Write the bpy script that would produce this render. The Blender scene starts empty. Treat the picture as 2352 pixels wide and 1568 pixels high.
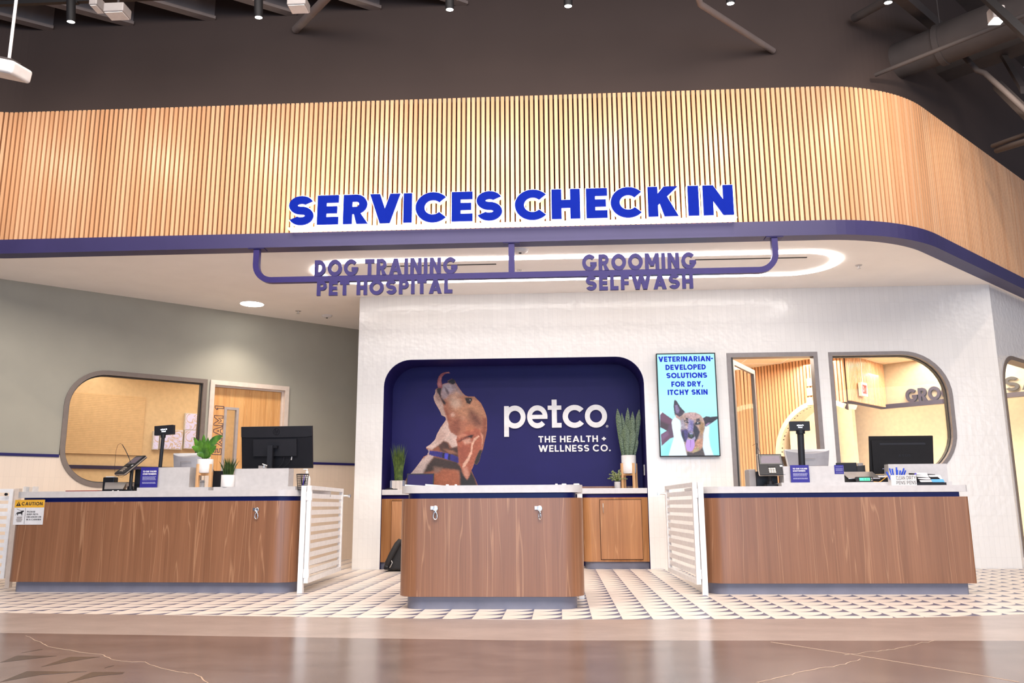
import bpy, bmesh, math, random
import numpy as np
from mathutils import Vector, Matrix
random.seed(7)
SC = bpy.context.scene
COL = SC.collection

# ------------------------------------------------------------------ camera, world, lights, exposure
FPX = 1919.0
CAM_H = 0.744
PITCH, YAW, ROLL = math.radians(11.115), math.radians(3.195), math.radians(-0.3225)
cd = bpy.data.cameras.new('camera'); cam = bpy.data.objects.new('camera', cd); COL.objects.link(cam)
cd.sensor_fit = 'HORIZONTAL'; cd.sensor_width = 36.0; cd.lens = 36.0 * FPX / 2352.0
cd.clip_start = 0.05; cd.clip_end = 100
_c, _s = math.cos, math.sin
_B = Matrix(((1, 0, 0), (0, 0, -1), (0, 1, 0)))
_Rz = Matrix(((_c(YAW), _s(YAW), 0), (-_s(YAW), _c(YAW), 0), (0, 0, 1)))
_Rp = Matrix(((1, 0, 0), (0, _c(PITCH), _s(PITCH)), (0, -_s(PITCH), _c(PITCH))))
_Rr = Matrix(((_c(ROLL), -_s(ROLL), 0), (_s(ROLL), _c(ROLL), 0), (0, 0, 1)))
W2C = _Rr @ _Rp @ _B @ _Rz                      # world -> x right, y down, z forward
C2W = W2C.transposed()
CAMP = Vector((0, 0, CAM_H))
_m = C2W @ Matrix(((1, 0, 0), (0, -1, 0), (0, 0, -1)))
cam.matrix_world = Matrix.Translation(CAMP) @ _m.to_4x4()
SC.camera = cam

SC.view_settings.view_transform = 'Standard'
SC.view_settings.look = 'None'
SC.view_settings.gamma = 1.0
SC.view_settings.use_curve_mapping = False
SC.view_settings.exposure = 0.5

wd = bpy.data.worlds.new('world'); SC.world = wd; wd.use_nodes = True
wd.node_tree.nodes['Background'].inputs[0].default_value = (0.72, 0.76, 1.0, 1)
wd.node_tree.nodes['Background'].inputs[1].default_value = 0.16


def lamp(name, kind, loc, target, power, color, **kw):
    d = bpy.data.lights.new(name, kind); d.energy = power; d.color = color
    for k, v in kw.items(): setattr(d, k, v)
    o = bpy.data.objects.new(name, d); COL.objects.link(o); o.location = loc
    v = Vector(target) - Vector(loc)
    o.rotation_euler = v.to_track_quat('-Z', 'Y').to_euler()
    return o


# daylight of the storefront behind the photographer, and the store's overhead lights
lamp('storefront_daylight', 'AREA', (0.2, -9.0, 2.3), (0.6, 8, 1.2), 500, (0.50, 0.72, 1.0), shape='RECTANGLE', size=9.5, size_y=4.2)
lamp('storefront_daylight', 'AREA', (9.5, -7.0, 2.4), (2.6, 7.4, 0.4), 200, (0.82, 0.87, 1.0), shape='RECTANGLE', size=7, size_y=4)  # widens the daylight to the right, added to brighten desk and wall there
lamp('store_light', 'AREA', (0.2, 2.6, 5.6), (0.2, 4.6, 0), 760, (1.0, 0.90, 0.82), shape='RECTANGLE', size=10, size_y=4.0)


def at(px, py, Y):                               # a point of the place seen at a pixel, at depth Y
    d = C2W @ Vector(((px - 1176) / FPX, (py - 784) / FPX, 1)); return CAMP + d * (Y / d.y)


def atz(px, py, Z):
    d = C2W @ Vector(((px - 1176) / FPX, (py - 784) / FPX, 1)); return CAMP + d * ((Z - CAM_H) / d.z)


def atp(px, py, P, n):
    d = C2W @ Vector(((px - 1176) / FPX, (py - 784) / FPX, 1)); P = Vector(P); n = Vector(n)
    return CAMP + d * ((P - CAMP).dot(n) / d.dot(n))


# ------------------------------------------------------------------ materials
def lin(c):
    return tuple(((v / 255.0) / 12.92 if v <= 10 else (((v / 255.0) + 0.055) / 1.055) ** 2.4) for v in c)


def mat(name, col, rough=0.5, metal=0.0, emit=None, estr=1.0, noise=None, bump=None, coat=0.0, spec=None):
    m = bpy.data.materials.new(name); m.use_nodes = True
    nt = m.node_tree; b = nt.nodes['Principled BSDF']
    c = (*col, 1)
    b.inputs['Base Color'].default_value = c
    b.inputs['Roughness'].default_value = rough; b.inputs['Metallic'].default_value = metal
    if coat: b.inputs['Coat Weight'].default_value = coat; b.inputs['Coat Roughness'].default_value = 0.12
    if spec is not None: b.inputs['Specular IOR Level'].default_value = spec
    if emit: b.inputs['Emission Color'].default_value = (*emit, 1); b.inputs['Emission Strength'].default_value = estr
    tc = nt.nodes.new('ShaderNodeTexCoord')
    sc, amt = noise or (18.0, 0.06)
    n = nt.nodes.new('ShaderNodeTexNoise'); n.inputs['Scale'].default_value = sc; n.inputs['Detail'].default_value = 4
    nt.links.new(tc.outputs['Object'], n.inputs['Vector'])
    mx = nt.nodes.new('ShaderNodeMixRGB'); mx.blend_type = 'MULTIPLY'; mx.inputs[0].default_value = 1
    mx.inputs[1].default_value = c
    r = nt.nodes.new('ShaderNodeMapRange'); r.inputs[3].default_value = 1 - amt; r.inputs[4].default_value = 1 + amt
    r.inputs[1].default_value = 0.3; r.inputs[2].default_value = 0.7
    nt.links.new(n.outputs['Fac'], r.inputs[0]); nt.links.new(r.outputs[0], mx.inputs[2])
    nt.links.new(mx.outputs[0], b.inputs['Base Color'])
    if bump:
        bp = nt.nodes.new('ShaderNodeBump'); n2 = nt.nodes.new('ShaderNodeTexNoise')
        n2.inputs['Scale'].default_value = bump[0]; bp.inputs['Strength'].default_value = bump[1]
        nt.links.new(tc.outputs['Object'], n2.inputs['Vector'])
        nt.links.new(n2.outputs['Fac'], bp.inputs['Height']); nt.links.new(bp.outputs[0], b.inputs['Normal'])
    return m


def nodes(m): return m.node_tree, m.node_tree.nodes, m.node_tree.links, m.node_tree.nodes['Principled BSDF']


def wood(name, dark, light, streak, rough=0.36, scale=1.0, spec=0.5):
    m = bpy.data.materials.new(name); m.use_nodes = True; nt, N, L, b = nodes(m)
    tc = N.new('ShaderNodeTexCoord'); mp = N.new('ShaderNodeMapping')
    mp.inputs['Scale'].default_value = (7 * scale, 7 * scale, 0.28 * scale)
    L.new(tc.outputs['Object'], mp.inputs[0])
    n1 = N.new('ShaderNodeTexNoise'); n1.inputs['Scale'].default_value = 1.2; n1.inputs['Detail'].default_value = 5; n1.inputs['Roughness'].default_value = 0.62
    n1.inputs['Distortion'].default_value = 0.5
    L.new(mp.outputs[0], n1.inputs['Vector'])
    cr = N.new('ShaderNodeValToRGB'); e = cr.color_ramp.elements
    e[0].position = 0.30; e[0].color = (*dark, 1); e[1].position = 0.62; e[1].color = (*light, 1)
    L.new(n1.outputs['Fac'], cr.inputs[0])
    mp2 = N.new('ShaderNodeMapping'); mp2.inputs['Scale'].default_value = (7.5 * scale, 7.5 * scale, 0.30 * scale)
    L.new(tc.outputs['Object'], mp2.inputs[0])
    n2 = N.new('ShaderNodeTexNoise'); n2.inputs['Scale'].default_value = 1.6; n2.inputs['Detail'].default_value = 1.5; n2.inputs['Distortion'].default_value = 0.25
    L.new(mp2.outputs[0], n2.inputs['Vector'])
    # thin pale ribbons where the noise crosses its mean
    s = N.new('ShaderNodeMath'); s.operation = 'SUBTRACT'; s.inputs[1].default_value = 0.5; L.new(n2.outputs['Fac'], s.inputs[0])
    a = N.new('ShaderNodeMath'); a.operation = 'ABSOLUTE'; L.new(s.outputs[0], a.inputs[0])
    r = N.new('ShaderNodeMapRange'); r.inputs[1].default_value = 0.0; r.inputs[2].default_value = 0.014; r.inputs[3].default_value = 0.62; r.inputs[4].default_value = 0.0
    L.new(a.outputs[0], r.inputs[0])
    mp3 = N.new('ShaderNodeMapping'); mp3.inputs['Scale'].default_value = (160, 160, 2.0); L.new(tc.outputs['Object'], mp3.inputs[0])
    n3 = N.new('ShaderNodeTexNoise'); n3.inputs['Scale'].default_value = 1.0; L.new(mp3.outputs[0], n3.inputs['Vector'])
    mx = N.new('ShaderNodeMixRGB'); mx.inputs[2].default_value = (*streak, 1)
    L.new(r.outputs[0], mx.inputs[0]); L.new(cr.outputs[0], mx.inputs[1])
    m3 = N.new('ShaderNodeMixRGB'); m3.blend_type = 'MULTIPLY'; m3.inputs[0].default_value = 1
    r3 = N.new('ShaderNodeMapRange'); r3.inputs[1].default_value = 0.3; r3.inputs[2].default_value = 0.7; r3.inputs[3].default_value = 0.88; r3.inputs[4].default_value = 1.1
    L.new(n3.outputs['Fac'], r3.inputs[0]); L.new(r3.outputs[0], m3.inputs[2]); L.new(mx.outputs[0], m3.inputs[1])
    L.new(m3.outputs[0], b.inputs['Base Color']); b.inputs['Roughness'].default_value = rough; b.inputs['Specular IOR Level'].default_value = spec
    return m


def tile_wall(name, u, col, grout=0.86, rough=0.16, w=0.0585, h=0.235, z0=0.0, wav=0.25):
    m = bpy.data.materials.new(name); m.use_nodes = True; nt, N, L, b = nodes(m)
    g = N.new('ShaderNodeNewGeometry')
    d = N.new('ShaderNodeVectorMath'); d.operation = 'DOT_PRODUCT'; d.inputs[1].default_value = (*u, 0); L.new(g.outputs['Position'], d.inputs[0])
    sp = N.new('ShaderNodeSeparateXYZ'); L.new(g.outputs['Position'], sp.inputs[0])
    ad = N.new('ShaderNodeMath'); ad.inputs[1].default_value = z0 + 50 * h; L.new(sp.outputs[2], ad.inputs[0])
    ax = N.new('ShaderNodeMath'); ax.inputs[1].default_value = 500 * w; L.new(d.outputs['Value'], ax.inputs[0])
    cx = N.new('ShaderNodeCombineXYZ'); L.new(ax.outputs[0], cx.inputs[0]); L.new(ad.outputs[0], cx.inputs[1])
    br = N.new('ShaderNodeTexBrick'); br.offset = 0.0; br.squash = 1.0
    br.inputs['Scale'].default_value = 1.0; br.inputs['Brick Width'].default_value = w; br.inputs['Row Height'].default_value = h
    br.inputs['Mortar Size'].default_value = 0.0012; br.inputs['Mortar Smooth'].default_value = 0.3; br.inputs['Bias'].default_value = 0
    br.inputs['Color1'].default_value = (*col, 1); br.inputs['Color2'].default_value = (*[v * 0.965 for v in col], 1)
    br.inputs['Mortar'].default_value = (*[v * grout for v in col], 1)
    L.new(cx.outputs[0], br.inputs['Vector']); L.new(br.outputs['Color'], b.inputs['Base Color'])
    b.inputs['Roughness'].default_value = rough
    n = N.new('ShaderNodeTexNoise'); n.inputs['Scale'].default_value = 14; n.inputs['Detail'].default_value = 1
    L.new(g.outputs['Position'], n.inputs['Vector'])
    mul = N.new('ShaderNodeMath'); mul.operation = 'MULTIPLY'; mul.inputs[1].default_value = -0.6; L.new(br.outputs['Fac'], mul.inputs[0])
    sm = N.new('ShaderNodeMath'); L.new(mul.outputs[0], sm.inputs[0]); L.new(n.outputs['Fac'], sm.inputs[1])
    bp = N.new('ShaderNodeBump'); bp.inputs['Strength'].default_value = wav; bp.inputs['Distance'].default_value = 0.012
    L.new(sm.outputs[0], bp.inputs['Height']); L.new(bp.outputs[0], b.inputs['Normal'])
    return m


def glass_mat(name, tint=(1, 1, 1), refl=0.06):
    m = bpy.data.materials.new(name); m.use_nodes = True; nt = m.node_tree; N, L = nt.nodes, nt.links
    N.remove(N['Principled BSDF']); out = N['Material Output']
    t = N.new('ShaderNodeBsdfTransparent'); t.inputs[0].default_value = (*tint, 1)
    gl = N.new('ShaderNodeBsdfGlossy'); gl.inputs['Roughness'].default_value = 0.01
    fr = N.new('ShaderNodeFresnel'); fr.inputs[0].default_value = 1.45
    ge = N.new('ShaderNodeNewGeometry'); bf = N.new('ShaderNodeMath'); bf.operation = 'SUBTRACT'; bf.inputs[0].default_value = 1; L.new(ge.outputs['Backfacing'], bf.inputs[1])
    fm = N.new('ShaderNodeMath'); fm.operation = 'MULTIPLY'; L.new(fr.outputs[0], fm.inputs[0]); L.new(bf.outputs[0], fm.inputs[1])       # only the entering face reflects
    mx = N.new('ShaderNodeMixShader'); L.new(fm.outputs[0], mx.inputs[0]); L.new(t.outputs[0], mx.inputs[1]); L.new(gl.outputs[0], mx.inputs[2])
    L.new(mx.outputs[0], out.inputs[0]); return m


def vcol_mat(name, rough=0.6, emit=0.0, fur=0.0):
    m = bpy.data.materials.new(name); m.use_nodes = True; nt, N, L, b = nodes(m)
    at_ = N.new('ShaderNodeAttribute'); at_.attribute_name = 'Col'
    src = at_.outputs['Color']
    if fur:
        tc = N.new('ShaderNodeTexCoord'); mp = N.new('ShaderNodeMapping'); mp.inputs['Scale'].default_value = (170, 170, 60); mp.inputs['Rotation'].default_value = (0, 0.6, 0)
        n = N.new('ShaderNodeTexNoise'); n.inputs['Scale'].default_value = 1; L.new(tc.outputs['Object'], mp.inputs[0]); L.new(mp.outputs[0], n.inputs['Vector'])
        r = N.new('ShaderNodeMapRange'); r.inputs[1].default_value = 0.3; r.inputs[2].default_value = 0.7; r.inputs[3].default_value = 1 - fur; r.inputs[4].default_value = 1 + fur
        L.new(n.outputs['Fac'], r.inputs[0])
        mx = N.new('ShaderNodeMixRGB'); mx.blend_type = 'MULTIPLY'; mx.inputs[0].default_value = 1; L.new(src, mx.inputs[1]); L.new(r.outputs[0], mx.inputs[2]); src = mx.outputs[0]
    if emit:
        b.inputs['Base Color'].default_value = (0.01, 0.01, 0.01, 1); L.new(src, b.inputs['Emission Color']); b.inputs['Emission Strength'].default_value = emit
    else:
        L.new(src, b.inputs['Base Color'])
    b.inputs['Roughness'].default_value = rough; return m


def slat_mat(name, c1, c2):
    m = bpy.data.materials.new(name); m.use_nodes = True; nt, N, L, b = nodes(m)
    g = N.new('ShaderNodeNewGeometry'); mx = N.new('ShaderNodeMixRGB'); mx.inputs[1].default_value = (*c1, 1); mx.inputs[2].default_value = (*c2, 1)
    L.new(g.outputs['Random Per Island'], mx.inputs[0])
    tc = N.new('ShaderNodeTexCoord'); mp = N.new('ShaderNodeMapping'); mp.inputs['Scale'].default_value = (60, 60, 1.2); L.new(tc.outputs['Object'], mp.inputs[0])
    n = N.new('ShaderNodeTexNoise'); L.new(mp.outputs[0], n.inputs['Vector']); n.inputs['Scale'].default_value = 1
    r = N.new('ShaderNodeMapRange'); r.inputs[1].default_value = 0.3; r.inputs[2].default_value = 0.7; r.inputs[3].default_value = 0.92; r.inputs[4].default_value = 1.06; L.new(n.outputs['Fac'], r.inputs[0])
    m2 = N.new('ShaderNodeMixRGB'); m2.blend_type = 'MULTIPLY'; m2.inputs[0].default_value = 1; L.new(mx.outputs[0], m2.inputs[1]); L.new(r.outputs[0], m2.inputs[2])
    L.new(m2.outputs[0], b.inputs['Base Color']); b.inputs['Roughness'].default_value = 0.34
    return m


def leaf_tile_mat(name, x0, y0, s, white, dark):
    m = bpy.data.materials.new(name); m.use_nodes = True; nt, N, L, b = nodes(m)
    g = N.new('ShaderNodeNewGeometry'); sp = N.new('ShaderNodeSeparateXYZ'); L.new(g.outputs['Position'], sp.inputs[0])

    def mth(op, a, bb=None, c=None):
        n = N.new('ShaderNodeMath'); n.operation = op
        for i, v in enumerate((a, bb, c)):
            if v is None: continue
            if isinstance(v, (int, float)): n.inputs[i].default_value = v
            else: L.new(v, n.inputs[i])
        return n.outputs[0]
    u = mth('FRACT', mth('DIVIDE', mth('SUBTRACT', sp.outputs[0], x0 - 200 * s), s))
    v = mth('FRACT', mth('DIVIDE', mth('SUBTRACT', sp.outputs[1], y0 - 200 * s), s))
    iv = mth('SUBTRACT', 1.0, v)
    d = mth('SQRT', mth('ADD', mth('MULTIPLY', u, u), mth('MULTIPLY', iv, iv)))
    leaf = mth('GREATER_THAN', d, 1.0)
    eu = mth('MINIMUM', u, mth('SUBTRACT', 1.0, u)); ev = mth('MINIMUM', v, iv)
    gr = mth('LESS_THAN', mth('MINIMUM', eu, ev), 0.008)
    n = N.new('ShaderNodeTexNoise'); n.inputs['Scale'].default_value = 9; n.inputs['Detail'].default_value = 5; L.new(g.outputs['Position'], n.inputs['Vector'])
    r = N.new('ShaderNodeMapRange'); r.inputs[1].default_value = 0.3; r.inputs[2].default_value = 0.7; r.inputs[3].default_value = 0.93; r.inputs[4].default_value = 1.05; L.new(n.outputs['Fac'], r.inputs[0])
    mx = N.new('ShaderNodeMixRGB'); mx.inputs[1].default_value = (*white, 1); mx.inputs[2].default_value = (*dark, 1); L.new(leaf, mx.inputs[0])
    m2 = N.new('ShaderNodeMixRGB'); m2.inputs[2].default_value = (*[w * 0.72 for w in white], 1); L.new(mth('MULTIPLY', gr, 0.6), m2.inputs[0]); L.new(mx.outputs[0], m2.inputs[1])
    m3 = N.new('ShaderNodeMixRGB'); m3.blend_type = 'MULTIPLY'; m3.inputs[0].default_value = 1; L.new(m2.outputs[0], m3.inputs[1]); L.new(r.outputs[0], m3.inputs[2])
    L.new(m3.outputs[0], b.inputs['Base Color']); b.inputs['Roughness'].default_value = 0.42
    return m


def concrete(name, c1, c2, rough, spec=0.5):
    m = bpy.data.materials.new(name); m.use_nodes = True; nt, N, L, b = nodes(m)
    g = N.new('ShaderNodeNewGeometry')
    mp = N.new('ShaderNodeMapping'); mp.inputs['Scale'].default_value = (1, 1.6, 1); L.new(g.outputs['Position'], mp.inputs[0])
    n = N.new('ShaderNodeTexNoise'); n.inputs['Scale'].default_value = 2.2; n.inputs['Detail'].default_value = 8; n.inputs['Roughness'].default_value = 0.62; L.new(mp.outputs[0], n.inputs['Vector'])
    cr = N.new('ShaderNodeValToRGB'); cr.color_ramp.elements[0].position = 0.3; cr.color_ramp.elements[0].color = (*c1, 1)
    cr.color_ramp.elements[1].position = 0.72; cr.color_ramp.elements[1].color = (*c2, 1); L.new(n.outputs['Fac'], cr.inputs[0])
    v = N.new('ShaderNodeTexVoronoi'); v.inputs['Scale'].default_value = 60; L.new(g.outputs['Position'], v.inputs['Vector'])
    r = N.new('ShaderNodeMapRange'); r.inputs[1].default_value = 0.0; r.inputs[2].default_value = 0.18; r.inputs[3].default_value = 1.35; r.inputs[4].default_value = 0.98; L.new(v.outputs['Distance'], r.inputs[0])
    mx = N.new('ShaderNodeMixRGB'); mx.blend_type = 'MULTIPLY'; mx.inputs[0].default_value = 1; L.new(cr.outputs[0], mx.inputs[1]); L.new(r.outputs[0], mx.inputs[2])
    L.new(mx.outputs[0], b.inputs['Base Color']); b.inputs['Roughness'].default_value = rough; b.inputs['Specular IOR Level'].default_value = spec
    return m


def leaf_mat(name, c1, c2, scale=30, stripes=False):
    m = bpy.data.materials.new(name); m.use_nodes = True; nt, N, L, b = nodes(m)
    tc = N.new('ShaderNodeTexCoord')
    if stripes:
        n = N.new('ShaderNodeTexWave'); n.bands_direction = 'Z'; n.inputs['Scale'].default_value = 26; n.inputs['Distortion'].default_value = 9; n.inputs['Detail'].default_value = 3; n.inputs['Detail Scale'].default_value = 2.5
    else:
        n = N.new('ShaderNodeTexNoise'); n.inputs['Scale'].default_value = scale
    L.new(tc.outputs['Object'], n.inputs['Vector'])
    cr = N.new('ShaderNodeValToRGB'); cr.color_ramp.elements[0].position = 0.3; cr.color_ramp.elements[0].color = (*c1, 1); cr.color_ramp.elements[1].position = 0.7; cr.color_ramp.elements[1].color = (*c2, 1)
    L.new(n.outputs['Fac'], cr.inputs[0]); L.new(cr.outputs[0], b.inputs['Base Color']); b.inputs['Roughness'].default_value = 0.42
    return m


def marble(name, a, b_, e):
    m = bpy.data.materials.new(name); m.use_nodes = True; nt, N, L, b = nodes(m)
    tc = N.new('ShaderNodeTexCoord'); n = N.new('ShaderNodeTexNoise'); n.inputs['Scale'].default_value = 5; n.inputs['Detail'].default_value = 1.5; n.inputs['Distortion'].default_value = 1.2; L.new(tc.outputs['Object'], n.inputs['Vector'])
    cr = N.new('ShaderNodeValToRGB'); el = cr.color_ramp.elements; el[0].position = .40; el[0].color = (*a, 1); el[1].position = .62; el[1].color = (*a, 1)
    for pos, c in ((.46, b_), (.49, a), (.54, a), (.57, b_)): q = el.new(pos); q.color = (*c, 1)
    L.new(n.outputs['Fac'], cr.inputs[0]); L.new(cr.outputs[0], b.inputs['Base Color']); L.new(cr.outputs[0], b.inputs['Emission Color']); b.inputs['Emission Strength'].default_value = e
    return m


DT = (1, 0); DU = (0.7389, 0.6738); DV = (0.7071, 0.7071)
M = {}
M['laminate'] = wood('oak_laminate', lin((124, 82, 55)), lin((142, 97, 68)), lin((178, 134, 100)), rough=0.33, spec=0.6)
M['cab_wood'] = wood('honey_laminate', lin((150, 98, 58)), lin((178, 124, 78)), lin((196, 146, 100)), rough=0.4)
M['door_wood'] = wood('oak_veneer', lin((206, 146, 84)), lin((224, 170, 108)), lin((232, 184, 128)), rough=0.42, scale=2.2)
M['slat'] = slat_mat('pine_slats', lin((216, 162, 118)), lin((230, 182, 140)))
M['slat_back'] = mat('dark_backing', lin((58, 30, 18)), 0.85)
M['tile_white'] = tile_wall('glazed_tile', DT, (0.80, 0.775, 0.745), z0=-0.125)
M['tile_diag'] = tile_wall('glazed_tile_diagonal', DV, (0.80, 0.775, 0.76), z0=-0.125, rough=0.12, wav=0.5)
M['tile_cream'] = tile_wall('cream_tile', DU, (0.80, 0.66, 0.53), z0=-0.16, rough=0.3, wav=0.12)
M['paint_green'] = mat('sage_paint', lin((164, 160, 146)), 0.7, noise=(3, 0.03))
M['paint_white'] = mat('soffit_paint', (0.96, 0.915, 0.88), 0.75, noise=(3, 0.02))
M['paint_dark'] = mat('bulkhead_paint', lin((66, 53, 49)), 0.85, noise=(1.4, 0.06))
M['steel_paint'] = mat('painted_steel', lin((62, 55, 54)), 0.8, noise=(6, 0.1))
M['pipe_paint'] = mat('pale_painted_steel', lin((118, 106, 102)), 0.7, noise=(6, 0.08))
M['deck'] = mat('ceiling_deck', lin((60, 52, 50)), 0.9, noise=(4, 0.15))
M['blue'] = mat('royal_blue_paint', (0.0135, 0.0105, 0.100), 0.5, noise=(4, 0.06), spec=0.24)
M['blue_band'] = mat('blue_soffit_band', (0.042, 0.035, 0.118), 0.42, noise=(4, 0.05), spec=0.35)
M['blue_rail'] = mat('blue_powder_coat', (0.026, 0.017, 0.125), 0.4, spec=0.25)
M['blue_letter'] = mat('blue_letter_face', (0.001, 0.008, 0.13), 0.6, emit=(0.0, 0.018, 0.40), estr=0.5, spec=0.06)
M['blue_kick'] = mat('blue_reveal', (0.008, 0.018, 0.16), 0.4, spec=0.3)
M['blue_card'] = mat('blue_card', (0.025, 0.02, 0.24), 0.5)
M['white_txt'] = mat('white_lettering', (0.85, 0.83, 0.82), 0.5)
M['white_faint'] = mat('pale_print', (0.42, 0.42, 0.62), 0.5)
M['quartz'] = mat('white_quartz', (0.57, 0.54, 0.53), 0.25, noise=(22, 0.05))
M['kick'] = mat('grey_kickplate', (0.185, 0.188, 0.245), 0.38, noise=(8, 0.08))
M['white_metal'] = mat('white_powder_coat', (0.90, 0.88, 0.87), 0.38)
M['chrome'] = mat('chrome', (0.8, 0.8, 0.8), 0.15, 1.0)
M['steel'] = mat('brushed_steel', (0.62, 0.58, 0.55), 0.35, 0.9)
M['alu'] = mat('aluminium_frame', (0.235, 0.205, 0.195), 0.42, 0.3)
M['alu_dark'] = mat('bronze_gasket', (0.03, 0.03, 0.03), 0.5)
M['frame_oval'] = mat('taupe_frame', (0.185, 0.145, 0.122), 0.45, 0.15)
M['vision'] = mat('pale_vision_frame', (0.40, 0.345, 0.33), 0.45)
M['trim_cream'] = mat('cream_casing', (0.70, 0.585, 0.50), 0.5)
M['black'] = mat('black_plastic', (0.008, 0.008, 0.011), 0.4, spec=0.35)
M['black_gloss'] = mat('black_glass', (0.012, 0.012, 0.016), 0.12)
M['black_matte'] = mat('matt_black', (0.010, 0.009, 0.010), 0.6, spec=0.3)
M['charcoal'] = mat('charcoal_plastic', (0.014, 0.014, 0.018), 0.45, spec=0.35)
M['grey_plastic'] = mat('grey_plastic', (0.30, 0.27, 0.26), 0.4)
M['white_plastic'] = mat('white_plastic', (0.74, 0.71, 0.69), 0.38)
M['ceramic'] = mat('white_ceramic', (0.80, 0.77, 0.75), 0.3)
M['stone_pot'] = mat('grey_cement_pot', (0.50, 0.47, 0.46), 0.7, noise=(30, 0.12))
M['stand_wood'] = wood('pale_beech', lin((214, 160, 108)), lin((232, 184, 134)), lin((240, 200, 156)), rough=0.5, scale=3)
M['crate_wood'] = wood('whitewashed_wood', lin((200, 188, 178)), lin((226, 214, 204)), lin((235, 225, 215)), rough=0.7, scale=3)
M['soil'] = mat('dark_soil', (0.03, 0.02, 0.015), 0.95, noise=(60, 0.4))
M['leaf'] = leaf_mat('broad_leaf', lin((38, 84, 34)), lin((98, 150, 44)), 14)
M['grass'] = leaf_mat('grass_blade', lin((40, 62, 20)), lin((108, 126, 52)), 20)
M['grass_dark'] = leaf_mat('dark_grass_blade', lin((28, 48, 20)), lin((70, 92, 40)), 20)
M['snake'] = leaf_mat('snake_plant_leaf', lin((30, 50, 32)), lin((112, 130, 96)), stripes=True)
M['herb'] = leaf_mat('small_leaf', lin((86, 104, 62)), lin((170, 172, 118)), 40)
M['ring'] = mat('ring_light_diffuser', (0.9, 0.9, 0.9), 0.5, emit=(1.0, 0.93, 0.87), estr=7.8)
M['lamp'] = mat('lamp_lens', (0.9, 0.9, 0.9), 0.5, emit=(1.0, 0.95, 0.88), estr=14.0)
M['sign_glow'] = mat('lit_acrylic', (0.9, 0.88, 0.85), 0.4, emit=(1.0, 0.90, 0.76), estr=2.0)
M['red_sign'] = mat('red_exit_letters', (0.6, 0.02, 0.02), 0.4, emit=(1.0, 0.08, 0.06), estr=0.8)
M['exit_face'] = mat('exit_sign_face', (0.8, 0.74, 0.62), 0.4)
M['xray'] = marble('viewbox_film', lin((206, 200, 232)), lin((190, 160, 118)), 0.22)
M['xray_dark'] = mat('viewbox_film', (0.6, 0.45, 0.25), 0.4, emit=(0.62, 0.43, 0.2), estr=0.7)
M['room_beige'] = mat('beige_paint', lin((222, 192, 150)), 0.7)
M['room_cream'] = mat('cream_paint', lin((240, 220, 190)), 0.6)
M['room_grey'] = mat('warm_grey_panel', lin((178, 160, 134)), 0.6)
M['blind'] = mat('blind_slat', lin((222, 186, 140)), 0.6)
M['glass'] = glass_mat('window_glass', (0.96, 0.97, 0.96))
M['acrylic'] = glass_mat('clear_acrylic', (0.93, 0.95, 0.97))
M['bottle'] = mat('frosted_bottle', (0.8, 0.74, 0.70), 0.25)
M['lcd'] = mat('green_display', (0.05, 0.4, 0.2), 0.3, emit=(0.08, 0.9, 0.45), estr=0.8)
M['lcd_dark'] = mat('display_digit', (0.01, 0.08, 0.05), 0.4)
M['till_grey'] = mat('till_grey_shell', (0.36, 0.34, 0.36), 0.4)
M['lcd_text'] = mat('lit_text', (0.8, 0.85, 1), 0.4, emit=(0.85, 0.9, 1.0), estr=1.6)
M['term_screen'] = mat('idle_screen', (0.11, 0.075, 0.12), 0.2)
M['silver'] = mat('silver_plastic', (0.52, 0.43, 0.36), 0.32, 0.6)
M['pen_blue'] = mat('blue_pen', (0.02, 0.08, 0.62), 0.35)
M['pen_purple'] = mat('purple_pen', (0.08, 0.04, 0.5), 0.35)
M['paper'] = mat('white_paper', (0.66, 0.65, 0.66), 0.7)
M['card_blue'] = mat('sky_blue_card', (0.12, 0.42, 0.78), 0.5)
M['ink'] = mat('black_ink', (0.015, 0.013, 0.015), 0.6)
M['ink_blue'] = mat('indigo_ink', (0.025, 0.015, 0.06), 0.6)
M['ink_brown'] = mat('navy_sign_paint', (0.022, 0.014, 0.030), 0.6)
M['yellow'] = mat('caution_yellow', (0.72, 0.38, 0.03), 0.5)
M['orange'] = mat('yellow_cable', (0.75, 0.35, 0.03), 0.5)
M['red'] = mat('red_folder', (0.30, 0.035, 0.025), 0.5)
M['bag'] = mat('black_nylon', (0.016, 0.014, 0.015), 0.7, bump=(180, 0.3))
M['laptop'] = mat('laptop_screen', (0.01, 0.008, 0.05), 0.25, emit=(0.02, 0.012, 0.10), estr=0.5, spec=0.08)
M['concrete'] = concrete('polished_concrete', lin((98, 84, 80)), lin((123, 107, 102)), 0.19)
M['band_floor'] = concrete('pale_concrete_band', lin((158, 143, 136)), lin((175, 160, 152)), 0.24)
M['leaf_tile'] = leaf_tile_mat('leaf_cement_tile', 0.402, 5.83, 0.2016, lin((232, 219, 208)), lin((104, 104, 126)))
M['wedge'] = mat('dark_wedge', lin((66, 54, 48)), 0.25)
M['crack'] = mat('filled_crack', lin((186, 158, 136)), 0.4)
M['mural'] = vcol_mat('mural_print', 0.6, fur=0.16)
M['screen'] = vcol_mat('screen_picture', 0.3, emit=0.74)
M['tv_blue'] = mat('screen_lettering', (0.01, 0.01, 0.05), 0.4, emit=lin((8, 46, 214)), estr=0.6, spec=0.1)


# ------------------------------------------------------------------ mesh builder
LOCS = {}


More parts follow.
